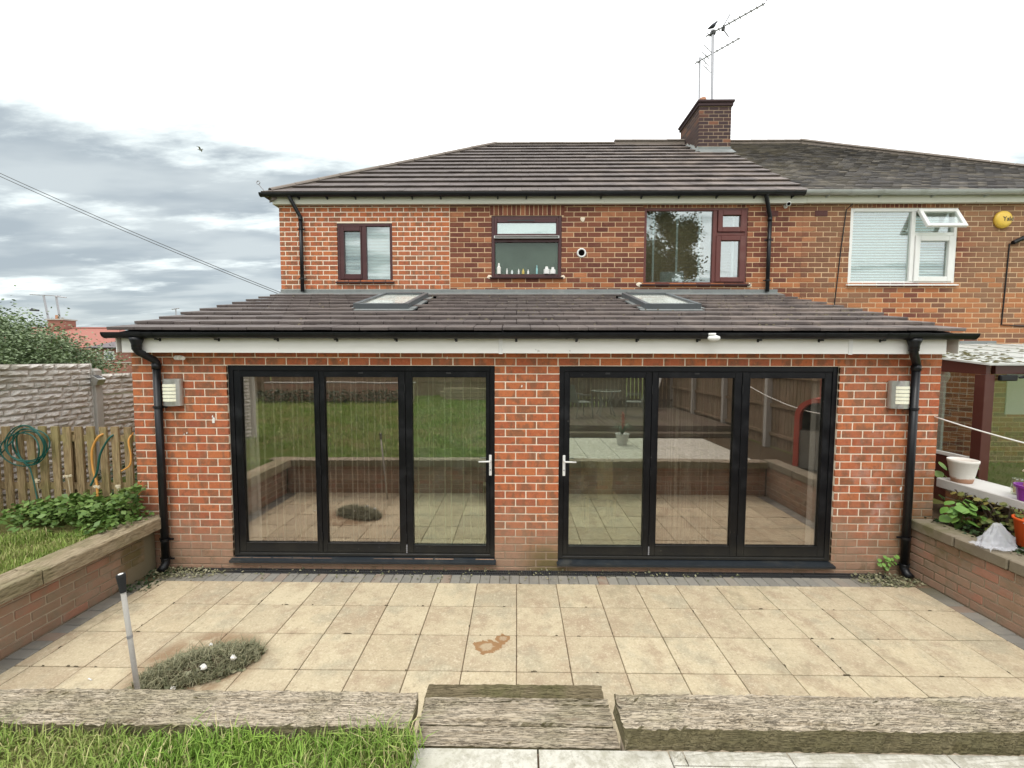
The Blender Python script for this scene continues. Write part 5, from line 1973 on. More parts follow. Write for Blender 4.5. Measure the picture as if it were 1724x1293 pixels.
def near_keep(xy, hh):
    hh = hh.copy()
    hh += .06 * np.exp(-((xy[:, 0] + .62) / .14) ** 2) * np.exp(-((xy[:, 1] + 2.68) / .10) ** 2)
    hh += .03 * np.exp(-((xy[:, 0] + 1.2) / .2) ** 2) * np.exp(-((xy[:, 1] + 2.68) / .06) ** 2)
    k = xy[:, 0] < -.44 - .05 * (xy[:, 1] + 2.7) + NR.normal(0, .025, len(xy))
    return xy[k], hh[k]
scatter_grass(30000, -3.6, -.42, -3.5, -2.635, LAWN, .055, .0052, 'grass', 'rough green lawn with yellow tufts in the bottom left corner', near_keep, .75)
scatter_grass(27000, -5.88, -4.125, -2.6, -.42, LAWN, .055, .006, 'grass', 'bright green grass on the raised bed left of the patio wall', None, .6)
scatter_grass(60000, -11.5, -.5, -15.2, -3.4, LAWN, .07, .012, 'grass', 'long back lawn mirrored in the left glass door', None, .6)
scatter_grass(12000, 5.9, 13.5, -12, .3, .50, .07, .012, 'grass', 'neighbour\'s lawn to the right of the garden fence', None, .6)

def cloud_plant(name, pts, size, mat, label=None, cat=None, parent=None, kind=None, up=.2, stems=0, base=None):
    v, f = leaf_cloud(pts, size, up)
    o = facemesh(name, v, f, mat, NR.random(len(f)), parent, kind)
    if label:
        tag(o, label, cat)
    return o
# weeds along the picket fence
n = 2300
px_ = NR.uniform(-5.38, -4.06, n)
den = .35 + .65 * np.clip((px_ + 5.6) / 1.2, 0, 1)
hmax = .20 + .22 * np.clip((px_ + 5.2) / 1.1, 0, 1) * (.6 + .4 * np.sin(px_ * 9))
pts = np.column_stack([px_, -.05 - np.abs(NR.normal(0, .17, n)), LAWN + .02 + hmax * NR.uniform(0, 1, n) ** .8])
pts[:, 1] = np.maximum(pts[:, 1], -.62)
k = NR.random(n) < den
cloud_plant('weeds', pts[k], .062, 'leaf_nettle', 'leafy green weeds growing along the foot of the left picket fence', 'weeds', kind='stuff')
pts = np.column_stack([NR.uniform(-5.3, -4.3, 700), NR.uniform(.12, .9, 700), LAWN + NR.uniform(0, .75, 700) * NR.uniform(.3, 1, 700)])
cloud_plant('weeds', pts, .06, 'leaf_dark', 'dark weeds behind the left picket fence', 'weeds', kind='stuff')
pts = np.column_stack([NR.uniform(-4.35, -3.95, 160), NR.uniform(-.55, -.05, 160), .60 + NR.uniform(0, .09, 160)])
cloud_plant('weeds', pts, .06, 'leaf_nettle', 'green weeds spilling onto the end of the left timber capping', 'weeds', kind='stuff')
for i, (x, z, y) in enumerate(((-4.93, 1.03, -.02), (-5.28, .98, -.02), (-4.35, .93, -.05), (-4.60, .92, -.04))):
    m = MB()
    for q in range(14):
        a, r = R.uniform(0, 6.28), R.uniform(0, .03)
        cx, cz_ = x + r * math.cos(a) * 1.4, z + r * math.sin(a) * .6
        s_ = R.uniform(.005, .009)
        m.hexa([(cx - s_, y - s_, cz_ - s_), (cx + s_, y - s_, cz_ - s_), (cx + s_, y + s_, cz_ - s_), (cx - s_, y + s_, cz_ - s_), (cx - s_ * .6, y - s_, cz_ + s_), (cx + s_ * .6, y - s_, cz_ + s_), (cx + s_ * .5, y + s_, cz_ + s_), (cx - s_ * .5, y + s_, cz_ + s_)])
    m.tube([(x, y, z - .004), (x + .01, y + .01, z - .2), (x, y, LAWN)], .003, 5)
    tag(m.obj('weed_flower', 'dry_flower'), ['white flower head in front of the pickets right of the green hose coil', 'white flower head at the left by the hose coil',
        'small white flower between the last two pickets', 'small white flower head below the orange hose'][i], 'flower')

# clippings and moss at both ends of the drain
def clippings(name, label, cx, cy, rx, ry, n, z=.004, mat='cut_grass', size=.03):
    a = NR.uniform(0, 6.283, n)
    r = np.sqrt(NR.random(n))
    x = cx + rx * r * np.cos(a) * NR.uniform(.8, 1.2, n)
    y = np.minimum(cy + ry * r * np.sin(a), -.012)
    pts = np.column_stack([x, y, z + np.abs(NR.normal(0, .008, n))])
    v, f = leaf_cloud(pts, size, .0)
    v[:, 2] = np.maximum(v[:, 2], z)
    o = facemesh(name, v, f, mat, NR.random(len(f)), None, 'stuff')
    tag(o, label, 'clippings')
clippings('grass_clippings', 'scattered clippings and moss at the foot of the left drainpipe', -3.62, -.13, .40, .11, 420)
clippings('grass_clippings', 'scattered clippings and moss at the foot of the right drainpipe', 3.92, -.15, .34, .13, 520)
clippings('grass_clippings', 'thin dry clippings scattered along the black drain', -1.0, -.10, 3.6, .13, 330, size=.03)
pts = np.column_stack([NR.uniform(-3.98, -3.7, 200), NR.uniform(-.5, -.02, 200), .003 + NR.uniform(0, .012, 200)])
cloud_plant('moss', pts, .03, 'leaf_dark', 'dark moss in the corner by the left drainpipe', 'moss', kind='stuff')
# debris in the slab joints
m = MB()
for i in range(110):
    if R.random() < .5:
        r = R.randrange(0, 6); y = -.2705 - r * S + R.uniform(-.006, .006); x = R.uniform(-3.6, 4.0)
        q, p = R.uniform(.004, .022), R.uniform(.002, .006)
    else:
        x = R.randrange(-9, 10) * S + R.uniform(-.005, .005); y = R.uniform(-2.3, -.28)
        q, p = R.uniform(.002, .005), R.uniform(.004, .02)
    if r > 0 and R.random() < .25: q *= 2
    m.hexa([(x - q, y - p, -.002), (x + q, y - p * .6, -.002), (x + q * .8, y + p, -.002), (x - q * .7, y + p, -.002), (x - q * .5, y - p * .5, .004), (x + q * .6, y - p * .4, .005), (x + q * .4, y + p * .6, .004), (x - q * .5, y + p * .4, .006)])
m.obj('joint_debris', 'debris', patio, kind='stuff')

# heap of pulled weeds
hp = thing('weed_heap', (-2.42, -1.5, 0), 'heap of wilted pulled grass and weeds lying on the patio slabs', 'weed heap')
n = 3600
a = NR.uniform(0, 6.283, n); r = np.sqrt(NR.random(n))
X = -2.36 + .37 * r * np.cos(a) + .06 * np.sin(a); Y = -1.50 + .235 * r * np.sin(a) + .09 * r * np.cos(a)
Z = .085 * (1 - r ** 1.6) * NR.uniform(.55, 1.15, n) + .006
n1_ = 2600
v, f = blades(np.column_stack([X[:n1_], Y[:n1_]]), Z[:n1_], .055, .005, 1.6)
v[:, 2] = np.maximum(v[:, 2], .003)
facemesh('grass_strands', v, f, 'cut_grass', np.repeat(NR.random(n1_), 3), hp, 'stuff')
v, f = leaf_cloud(np.column_stack([X[n1_:], Y[n1_:], Z[n1_:]]), .042, .1)
v[:, 2] = np.maximum(v[:, 2], .003)
facemesh('leaves', v, f, 'cut_grass', NR.random(len(f)), hp, 'stuff')
m = MB()
K = 10
vs = [(-2.36, -1.50, .085)]
for rr, zz in ((.5, .07), (.95, .003)):
    for k in range(K):
        an = 6.283 * k / K
        vs.append((-2.36 + .36 * rr * math.cos(an) + .06 * math.sin(an), -1.50 + .22 * rr * math.sin(an) + .09 * rr * math.cos(an), zz))
fs = [(0, 1 + k, 1 + (k + 1) % K) for k in range(K)] + [(1 + k, 1 + K + k, 1 + K + (k + 1) % K, 1 + (k + 1) % K) for k in range(K)]
m.add(vs, fs)
m.obj('heap_core', 'soil', hp)


def crumple(cx, cy, cz_, s_, label, name='paper_scrap', mat='egg_white', cat='litter'):
    m = MB()
    K = 7
    vs = []
    for i in range(4):
        for k in range(K):
            an = 6.283 * k / K
            rr = s_ * math.sin(.5 + i * .75) * R.uniform(.55, 1.15)
            vs.append((cx + rr * math.cos(an), cy + rr * math.sin(an) * .7, cz_ + s_ * i * .42 * R.uniform(.7, 1.2)))
    fs = [(i * K + k, i * K + (k + 1) % K, (i + 1) * K + (k + 1) % K, (i + 1) * K + k) for i in range(3) for k in range(K)] + [tuple(3 * K + k for k in range(K))]
    m.add(vs, fs)
    return tag(m.obj(name, mat), label, cat)
crumple(-2.27, -1.60, .07, .030, 'upright crumpled white paper scrap in the front of the weed heap')
crumple(-2.12, -1.50, .07, .028, 'crumpled white paper scrap near the right end of the weed heap')
crumple(-2.40, -1.72, .01, .022, 'small white paper ball on the slab at the front left of the weed heap')
crumple(-2.38, -1.38, .09, .016, 'tiny pale scrap on the far side of the weed heap')
for (x, y, l) in ((-2.03, -1.30, 'cigarette end lying right of the weed heap'), (-3.10, -1.62, 'pale stub lying on the slabs near the left wall')):
    tag(MB().tube([(x, y, .006), (x + .035, y - .012, .006)], .005, 8).obj('cigarette_end', 'egg_white'), l, 'litter')

# tool handle leaning on the sleeper
th = thing('tool_handle', (-2.2, -2.2, 0), 'bare grey tool handle with black grip leaning upright beside the weed heap', 'tool handle')
B0, T0 = Vector((-2.150, -2.20, .0)), Vector((-2.249, -2.20, 1.10))
dd = (T0 - B0)
MB().tube([B0, B0 + dd * .55, B0 + dd * .92], .0125, 14).obj('shaft', 'concrete', th, smooth=True)
MB().tube([B0 + dd * .66, B0 + dd * .675], .0140, 14).obj('ferrule', 'galv', th)
m = MB().tube([B0 + dd * .905, B0 + dd * .94, B0 + dd * .99, B0 + dd], [.015, .017, .022, .020], 16)
m.obj('grip', 'black_matt', th, smooth=False)
MB().tube([B0 + dd * 1.0, B0 + dd * 1.002], .012, 12).obj('grip_hole', 'egg_white', th)

# =================================================================== LEFT FENCES
pf = thing('picket_fence', (-4.9, .05, LAWN), 'brown weathered wooden picket fence standing left of the house behind the raised bed', 'fence')
x = -4.262
k = 0
while x > -7.2:
    wd = .082
    top = 1.568 + R.uniform(-.006, .006)
    m = MB()
    lean_ = R.uniform(-.006, .006)
    m.hexa([(x - wd, .04, LAWN - .05), (x, .04, LAWN - .05), (x, .060, LAWN - .05), (x - wd, .060, LAWN - .05),
            (x - wd + lean_, .04, top), (x + lean_, .04, top), (x + lean_, .060, top), (x - wd + lean_, .060, top)])
    m.obj('picket', 'picket', pf)
    x -= .1365 + R.uniform(-.006, .006)
    k += 1
for z in (.86, 1.40):
    MB().box(-7.2, -4.20, .0605, .095, z, z + .07).obj('rail', 'picket', pf)
MB().box(-5.02, -4.93, .096, .18, LAWN - .1, 1.5).obj('post', 'picket', pf)

cf = thing('concrete_fence', (-5.95, 1, 0), 'pale concrete panel fence moulded as split stone, left of the house', 'fence')
FX = -5.95
def rock_panel(y0, y1, z0, z1, seed):
    rg = random.Random(seed)
    m = MB()
    m.box(FX - .045, FX - .004, y0, y1, z0, z1, .3)
    rows_ = 4
    h = (z1 - z0) / rows_
    for r in range(rows_):
        y = y0 + .006
        while y < y1 - .03:
            L = rg.choice((.12, .2, .28, .34))
            y2 = min(y + L, y1 - .004)
            za, zb = z0 + r * h + .004, z0 + (r + 1) * h - .004
            nx, nz = max(2, int((y2 - y) / .035)), 3
            vs = []
            for i in range(nx + 1):
                for j in range(nz + 1):
                    edge = i in (0, nx) or j in (0, nz)
                    d = .004 if edge else rg.uniform(.016, .046)
                    vs.append((FX - .004 + d, y + (y2 - y) * i / nx + (0 if edge else rg.uniform(-.01, .01)), za + (zb - za) * j / nz + (0 if edge else rg.uniform(-.007, .007))))
            fs = []
            for i in range(nx):
                for j in range(nz):
                    q = (i * (nz + 1) + j, (i + 1) * (nz + 1) + j, (i + 1) * (nz + 1) + j + 1, i * (nz + 1) + j + 1)
                    fs.append((q[0], q[1], q[2])); fs.append((q[0], q[2], q[3]))
            m.add(vs, fs, rg.random())
            y = y2 + .004
    # smooth margin round the casting
    m.box(FX - .004, FX + .020, y1 - .004, y1 + .0, z0, z1)
    return m.obj('panel', 'stone_fence', cf)
posts = [(1.33, 2.167), (-.67, 2.19), (3.33, 2.15), (5.33, 2.13), (7.33, 2.1), (-2.67, 2.2), (-4.67, 2.2)]
for y, zt in posts:
    m = MB().box(FX - .05, FX + .06, y - .05, y + .05, .0, zt - .02, .2, .008)
    m.hexa([(FX - .05, y - .05, zt - .02), (FX + .06, y - .05, zt - .02), (FX + .06, y + .05, zt - .02), (FX - .05, y + .05, zt - .02),
            (FX - .02, y - .02, zt + .01), (FX + .03, y - .02, zt + .01), (FX + .03, y + .02, zt + .01), (FX - .02, y + .02, zt + .01)])
    m.obj('post', 'concrete', cf)
for b0, topz in ((-4.67, 2.255), (-2.67, 2.255), (-.67, 2.252), (1.33, 2.10), (3.33, 2.10), (5.33, 2.09)):
    k = 0
    z = topz
    while z > .4:
        rock_panel(b0 + .052, b0 + 1.948, z - .302, z - .003, int(b0 * 100) + k)
        z -= .305
        k += 1
sl = thing('solar_light', (-5.86, 1.28, 1.95), 'small silver solar wall light on the concrete fence post', 'solar light')
m = MB()
m.hexa([(-5.890, 1.230, 1.95), (-5.830, 1.230, 1.95), (-5.830, 1.330, 1.95), (-5.890, 1.330, 1.95), (-5.890, 1.225, 2.085), (-5.790, 1.225, 2.03), (-5.790, 1.335, 2.03), (-5.890, 1.335, 2.085)])
m.obj('housing', 'metal', sl)
m = MB()
m.hexa([(-5.882, 1.245, 2.083), (-5.815, 1.245, 2.046), (-5.815, 1.315, 2.046), (-5.882, 1.315, 2.083), (-5.881, 1.245, 2.087), (-5.813, 1.245, 2.050), (-5.813, 1.315, 2.050), (-5.881, 1.315, 2.087)])
m.obj('solar_panel', 'dark_grey', sl)

# hoses
m = MB()
hs = thing('garden_hose', (-5.35, 0, 1.3), 'coiled green garden hose hung over the pickets at the left', 'hose')
for q in range(6):
    cx, cz_ = -5.37 + R.uniform(-.04, .05), 1.36 + R.uniform(-.04, .04)
    ra, rb = .18 + R.uniform(-.03, .05), .21 + R.uniform(-.03, .04)
    tl = R.uniform(-.5, .5)
    pts = []
    for i in range(37):
        a = 6.283 * i / 36
        xx, zz = ra * math.cos(a), rb * math.sin(a)
        pts.append((cx + xx * math.cos(tl) - zz * math.sin(tl) * .6, -.005 - q * .006 + .018 * math.sin(2 * a + q), cz_ + xx * math.sin(tl) * .6 + zz * math.cos(tl)))
    m.tube(pts, .0065, 7, cap=False)
pts = [(-5.45, -.02, 1.22), (-5.33, -.03, 1.12), (-5.30, -.03, .98), (-5.24, -.06, .80), (-5.16, -.10, .63), (-5.05, -.14, .575)]
m.tube(pts, .0065, 7)
m.tube([(-5.49, -.02, 1.45), (-5.62, -.03, 1.30), (-5.75, -.06, 1.15)], .0065, 7)
m.obj('hose_coil', 'hose_green', hs, smooth=True)
def arc(pts, r, mat, label, name='garden_hose'):
    P = [Vector(p) for p in pts]
    out_ = []
    for i in range(len(P) - 1):
        p0, p1, p2, p3 = P[max(i - 1, 0)], P[i], P[i + 1], P[min(i + 2, len(P) - 1)]
        for k in range(6):
            t = k / 6
            out_.append(.5 * ((2 * p1) + (p2 - p0) * t + (2 * p0 - 5 * p1 + 4 * p2 - p3) * t * t + (3 * p1 - p0 - 3 * p2 + p3) * t ** 3))
    out_.append(P[-1])
    o = MB().tube(out_, r, 8).obj(name, mat, smooth=True)
    return tag(o, label, 'hose')
arc([(-4.56, .06, 1.49), (-4.60, .015, 1.46), (-4.66, .0, 1.32), (-4.655, -.01, 1.12), (-4.60, -.03, .95), (-4.58, -.05, .78)], .011, 'hose_orange', 'orange hose looped over the pickets left of the house')
arc([(-4.44, .08, 1.49), (-4.48, .02, 1.45), (-4.565, -.005, 1.28), (-4.60, -.02, 1.08), (-4.66, -.04, .93)], .010, 'hose_green', 'dark green hose end looped over the pickets beside the orange hose')
arc([(-4.26, .07, 1.50), (-4.265, .015, 1.42), (-4.235, 0, 1.26), (-4.245, -.01, 1.15), (-4.33, -.02, 1.09)], .009, 'hose_orange', 'short tan hose end over the last picket against the house')

# =================================================================== RIGHT BED
ld = thing('shelf_wall', (4.9, -.5, 1.0), 'pale concrete slab shelf on red brick piers behind the right retaining wall', 'shelf')
MB().box(4.738, 5.15, -.90, .24, .895, 1.0, 0, .008).obj('slab', 'concrete_pale', ld)
MB().box(4.730, 5.15, -2.1, -.905, .893, .998, 0, .008).obj('slab', 'concrete_pale', ld)
for ya in (.05, -.95, -1.9):
    m = MB().box(4.765, 4.96, ya - .10, ya + .10, .50, .893)
    pr = m.obj('pier', 'mortar_new', ld)
    bl = brick_layout(4.762, 4.963, .885, 5, .078, .225, 4.75, [])
    lay_bricks(pr, bl, ya - .104, 'brick_new', 20, dp=.01)
    bl = brick_layout(-ya - .10, -ya + .10, .885, 5, .078, .225, -ya - .1, [])
    lay_bricks(pr, bl, 0, 'brick_new', 20, dp=.01, rz=-math.pi / 2, origin=(4.758, 0, 0))
# a dark screen wall closes the neighbour's side below the shelf
MB().box(5.20, 5.24, -2.2, .40, .45, .88).obj('back_board', 'fence_board', ld)
pot = thing('plant_pot', (4.83, .06, 1.0), 'empty whitewashed clay plant pot standing on the concrete shelf', 'plant pot')
m = MB().lathe([(.078, 0), (.084, .004), (.094, .05), (.120, .215), (.126, .222), (.127, .248), (.119, .25), (.108, .215), (.088, .06), (.001, .05)], 28, (4.835, .06, 1.001), cap=False)
m.obj('pot_body', 'white_pot', pot, smooth=True)
MB().lathe([(.106, 0), (.108, .010), (.001, .012)], 24, (4.835, .06, 1.20)).obj('soil', 'terracotta', pot)
pp = thing('plant_pot', (4.9, -.6, 1.0), 'purple pot of dried flowers on the shelf at the right edge', 'plant pot')
MB().lathe([(.085, 0), (.10, .12), (.115, .125), (.117, .15), (.105, .15), (.10, .13), (.001, .12)], 20, (4.83, -.56, 1.001), cap=False).obj('pot_body', 'purple', pp)
m, m2 = MB(), MB()
for i in range(15):
    a = R.uniform(0, 6.28); rr = R.uniform(.01, .07)
    x0_, y0_ = 4.83 + rr * math.cos(a), -.56 + rr * math.sin(a)
    h = R.uniform(.16, .38)
    x1_, y1_ = x0_ + R.uniform(-.07, .05), y0_ + R.uniform(-.05, .05)
    m.tube([(x0_, y0_, 1.12), ((x0_ + x1_) / 2 + .01, (y0_ + y1_) / 2, 1.12 + h * .5), (x1_, y1_, 1.12 + h)], .0035, 5)
    for q in range(9):
        s_ = R.uniform(.006, .011)
        cx, cy, cz_ = x1_ + R.uniform(-.022, .022), y1_ + R.uniform(-.022, .022), 1.12 + h + R.uniform(-.012, .014)
        m2.lathe([(s_ * .4, -s_), (s_, 0), (s_ * .4, s_)], 6, (cx, cy, cz_))
m.obj('stems', 'dry_stem', pp)
m2.obj('flower_heads', 'dry_flower', pp)
jr = thing('glass_jar', (4.96, -.30, 1.0), 'pale glass candle jar between the white pot and the purple pot', 'jar')
MB().lathe([(.038, 0), (.04, .01), (.04, .15), (.036, .16), (.03, .16), (.035, .01)], 16, (4.93, -.36, 1.001)).obj('jar_body', 'glass_poly', jr)
MB().lathe([(.024, 0), (.026, .06), (.015, .10), (.001, .11)], 10, (4.93, -.36, 1.008)).obj('candle', 'dry_flower', jr)
bk = thing('bucket', (4.75, -.74, .6), 'orange plastic bucket at the right edge on the coping behind the plastic bag', 'bucket')
MB().lathe([(.085, 0), (.095, .01), (.125, .24), (.135, .245), (.135, .262), (.122, .262), (.09, .02), (.001, .015)], 24, (4.70, -.70, .62), cap=False).obj('bucket_body', 'orange', bk, smooth=True)
m = MB()
m.tube([(4.70 + .133 * math.cos(a), -.70 - .03 + .133 * math.sin(a) * .9, .86 - .11 * abs(math.sin((a - 3.14) / 1.0)) ) for a in np.linspace(3.14, 6.28, 13)], .003, 6)
m.obj('handle', 'galv', bk)

# crumpled clear plastic bag
m = MB()
K, L_ = 44, 22
vs = []
for i in range(L_):
    t = i / (L_ - 1)
    for k in range(K):
        a = 6.283 * k / K
        fold = abs(math.sin(4.5 * a + 3 * t)) * .20 + abs(math.sin(7.5 * a - 5 * t + 1)) * .14
        rr = (.125 * (1 - t) ** 1.0 * (1 + .25 * math.sin(3.1 * t)) + .030) * (1.12 - fold * (1 - .4 * t) + R.uniform(-.02, .02))
        sag = .018 * math.sin(5 * a + 9 * t) * (1 - t)
        vs.append((4.375 + .06 * t - .03 * t * t + rr * math.cos(a) * 1.1, -.70 + .03 * t + rr * math.sin(a) * .55, .624 + .205 * t + (sag + R.uniform(-.005, .005) if i else 0)))
m.add(vs, [(i * K + k, i * K + (k + 1) % K, (i + 1) * K + (k + 1) % K, (i + 1) * K + k) for i in range(L_ - 1) for k in range(K)] + [tuple((L_ - 1) * K + k for k in range(K))])
vs = []
NX_, NY_ = 22, 12
for i in range(NX_ + 1):
    for j in range(NY_ + 1):
        u_, v_ = i / NX_, j / NY_
        z_ = .622 + .020 * abs(math.sin(9 * u_ + 4 * v_)) + .014 * abs(math.sin(13 * v_ - 6 * u_)) + R.uniform(0, .004)
        vs.append((4.19 + .30 * u_ + .015 * math.sin(11 * v_), -.82 + .17 * v_ + .018 * math.sin(9 * u_), z_))
m.add(vs, [(i * (NY_ + 1) + j, (i + 1) * (NY_ + 1) + j, (i + 1) * (NY_ + 1) + j + 1, i * (NY_ + 1) + j + 1) for i in range(NX_) for j in range(NY_)])
tag(m.obj('plastic_bag', 'bag_film', smooth=True), 'crumpled clear plastic bag slumped on the right stone coping', 'plastic bag')

# plant with broad leaves: each leaf an object
def leaf_mesh(L, W, mat, lobes=0, name='leaf'):
    m = MB()
    n = 8
    vs = [(0, 0, 0)]
    top, bot = [], []
    for i in range(1, n + 1):
        t = i / n
        w_ = W * .5 * math.sin(math.pi * min(1, t * .96 + .04)) ** .75 * (1.25 - .45 * t)
        if lobes:
            w_ *= 1 + .45 * math.sin(t * lobes * 6.283)
        z = -.22 * L * t * t
        top.append((L * t, w_, z - .10 * w_)); bot.append((L * t, -w_, z - .10 * w_)); vs.append((L * t, 0, z + .02 * L))
    mid = vs
    V = mid + top + bot
    fs = []
    for i in range(n):
        a, c = i, i + 1
        ta, tcx = (n + 1 + i - 1) if i else 0, n + 1 + i
        ba, bc = (2 * n + 1 + i - 1) if i else 0, 2 * n + 1 + i
        fs.append((a, c, tcx) if i == 0 else (a, c, tcx, ta))
        fs.append((c, a, bc) if i == 0 else (c, a, ba, bc))
    m.add(V, fs)
    return m.mesh(name, mat, smooth=True)
LM = [leaf_mesh(.10, .085, 'leaf_bright'), leaf_mesh(.085, .07, 'leaf_bright')]
def leafy(parent, spots, meshes, center):
    for (x, y, z) in spots:
        d = Vector((x - center[0], y - center[1], 0))
        az = math.atan2(d.y, d.x) + R.uniform(-.7, .7)
        M = Matrix.Translation((x, y, z)) @ Matrix.Rotation(az, 4, 'Z') @ Matrix.Rotation(R.uniform(.15, .7), 4, 'Y') @ Matrix.Rotation(R.uniform(-.4, .4), 4, 'X') @ Matrix.Scale(R.uniform(.75, 1.2), 4)
        put('leaf', R.choice(meshes), parent, M)
bp = thing('leafy_plant', (4.6, -.16, .57), 'bright green broad leaved plant at the house corner above the right retaining wall', 'plant')
sp = []
for i in range(34):
    a = R.uniform(0, 6.28); rr = R.uniform(.02, .17)
    sp.append((4.56 + rr * math.cos(a) * 1.15, -.20 + rr * math.sin(a) * .7, .67 + R.uniform(0, .25) * (1 - rr * 1.5)))
leafy(bp, sp, LM, (4.58, -.17))
m = MB()
for (x, y, z) in sp:
    m.tube([(4.58 + R.uniform(-.02, .02), -.16, .56), ((x + 4.58) / 2, (y - .16) / 2, z - .06), (x, y, z)], .003, 5)
m.obj('stems', 'leaf_nettle', bp)
sp = [(4.85 + R.uniform(-.05, .35), .32 + R.uniform(-.1, .1), .72 + R.uniform(0, .5)) for i in range(26)]
bp2 = thing('leafy_plant', (4.95, .32, .57), 'dark leafy plant in the gap between the house corner and the white pot', 'plant')
leafy(bp2, sp, [leaf_mesh(.11, .08, 'leaf_nettle')], (4.9, .4))
mp = thing('maple_shrub', (4.75, -.45, .57), 'straggly yellow green maple leaved shrub under the concrete shelf', 'shrub')
sp = [(4.66 + abs(R.gauss(0, .06)), R.uniform(-.72, -.02), R.uniform(.66, .97)) for i in range(120)]
leafy(mp, sp, [leaf_mesh(.055, .045, 'leaf_maple', 3), leaf_mesh(.045, .04, 'leaf_maple', 3)], (4.9, -.4))
sp2 = [(4.80 + R.uniform(0, .2), R.uniform(-.8, .1), R.uniform(.6, .9)) for i in range(90)]
leafy(mp, sp2, [leaf_mesh(.055, .045, 'leaf_dark', 3)], (4.9, -.4))
m = MB()
for i in range(18):
    y = R.uniform(-.7, 0)
    m.tube([(4.82, y, .56), (4.72, y + R.uniform(-.05, .05), .78), (4.66, y + R.uniform(-.1, .1), .95)], .004, 5)
m.obj('stems', 'bark', mp)
wd_ = thing('weed', (4.02, -.03, .1), 'small green weed growing from the wall foot left of the right drainpipe', 'weed')
sp = [(3.99 + R.uniform(-.08, .09), -.03 - R.uniform(0, .05), .10 + R.uniform(0, .14)) for i in range(16)]
leafy(wd_, sp, [leaf_mesh(.045, .032, 'leaf_bright')], (4.0, .2))
m = MB()
for (x, y, z) in sp[:8]:
    m.tube([(4.0, -.02, .03), (x, y, z)], .002, 5)
m.obj('stems', 'leaf_nettle', wd_)
pts = np.column_stack([NR.uniform(4.36, 4.75, 500), NR.uniform(-1.4, .0, 500), .57 + NR.uniform(0, .07, 500)])
cloud_plant('weeds', pts, .045, 'leaf_dark', 'low dark weeds on the bed behind the right stone coping', 'weeds', kind='stuff')

# white washing line from the house corner
A, B_ = Vector((4.437, -.004, 1.722)), Vector((4.70, -4.5, 1.95))
pts = []
for i in range(41):
    t = i / 40
    p = A.lerp(B_, t)
    p.z -= 1.45 * t * (1 - t) * (1 - .35 * t)
    p.x += .10 * math.sin(math.pi * min(1, t * 2.4))
    pts.append(p)
tag(MB().tube(pts, .007, 8).obj('washing_line', 'rope', smooth=True), 'slack white washing line tied to the right corner of the house', 'washing line')

# =================================================================== GARDEN BEHIND THE CAMERA (mirrored in the doors)
fb = thing('board_fence', (5.3, -6, LAWN), 'tall brown board fence along the right side, mirrored in the right glass door', 'fence')
y = -2.3
bmesh_ = [MB().box(-.010, .010, -.048, .048, 0, 1.72 + d, 0, .003).mesh('board', 'fence_board') for d in (-.01, .0, .012)]
while y > -11.5:
    put('board', R.choice(bmesh_), fb, Matrix.Translation((5.32 + R.uniform(-.003, .003), y, .52)))
    y -= .104
for z in (.75, 1.35, 1.95):
    MB().box(5.265, 5.307, -11.5, -2.3, z, z + .07, 0, .004).obj('rail', 'fence_board', fb)
for y in (-2.35, -4.2, -6.05, -7.9, -9.75, -11.5):
    MB().box(5.20, 5.31, y - .05, y + .05, .4, 2.32, 0, .006).obj('post', 'concrete', fb)
fr = thing('slat_fence', (2.5, -9.6, .8), 'dark slatted screen fence behind the timber deck, mirrored in the right glass door', 'fence')
x = .35
while x < 5.2:
    MB().box(x, x + .105, -9.64, -9.62, .55, 2.5 + R.uniform(-.02, .02), 0, .003).obj('board', 'deck', fr)
    x += .135
for z in (.9, 2.2):
    MB().box(.3, 5.25, -9.615, -9.58, z, z + .08).obj('rail', 'deck', fr)
dk = thing('timber_deck', (2.6, -7.3, .6), 'grey brown timber deck mirrored in the right glass door', 'deck')
x = .35
while x < 5.15:
    MB().box(x, x + .135, -9.3, -5.45, .70, .728, 0, .003).obj('deck_board', 'deck', dk)
    x += .142
MB().box(.35, 5.15, -5.44, -5.41, .50, .70, 0, .003).obj('riser', 'deck', dk)
MB().box(.35, 5.15, -5.405, -5.12, .50, .60, 0, .004).obj('step', 'deck', dk)
MB().box(.36, 5.14, -9.28, -5.45, .45, .66).obj('frame', 'deck', dk)
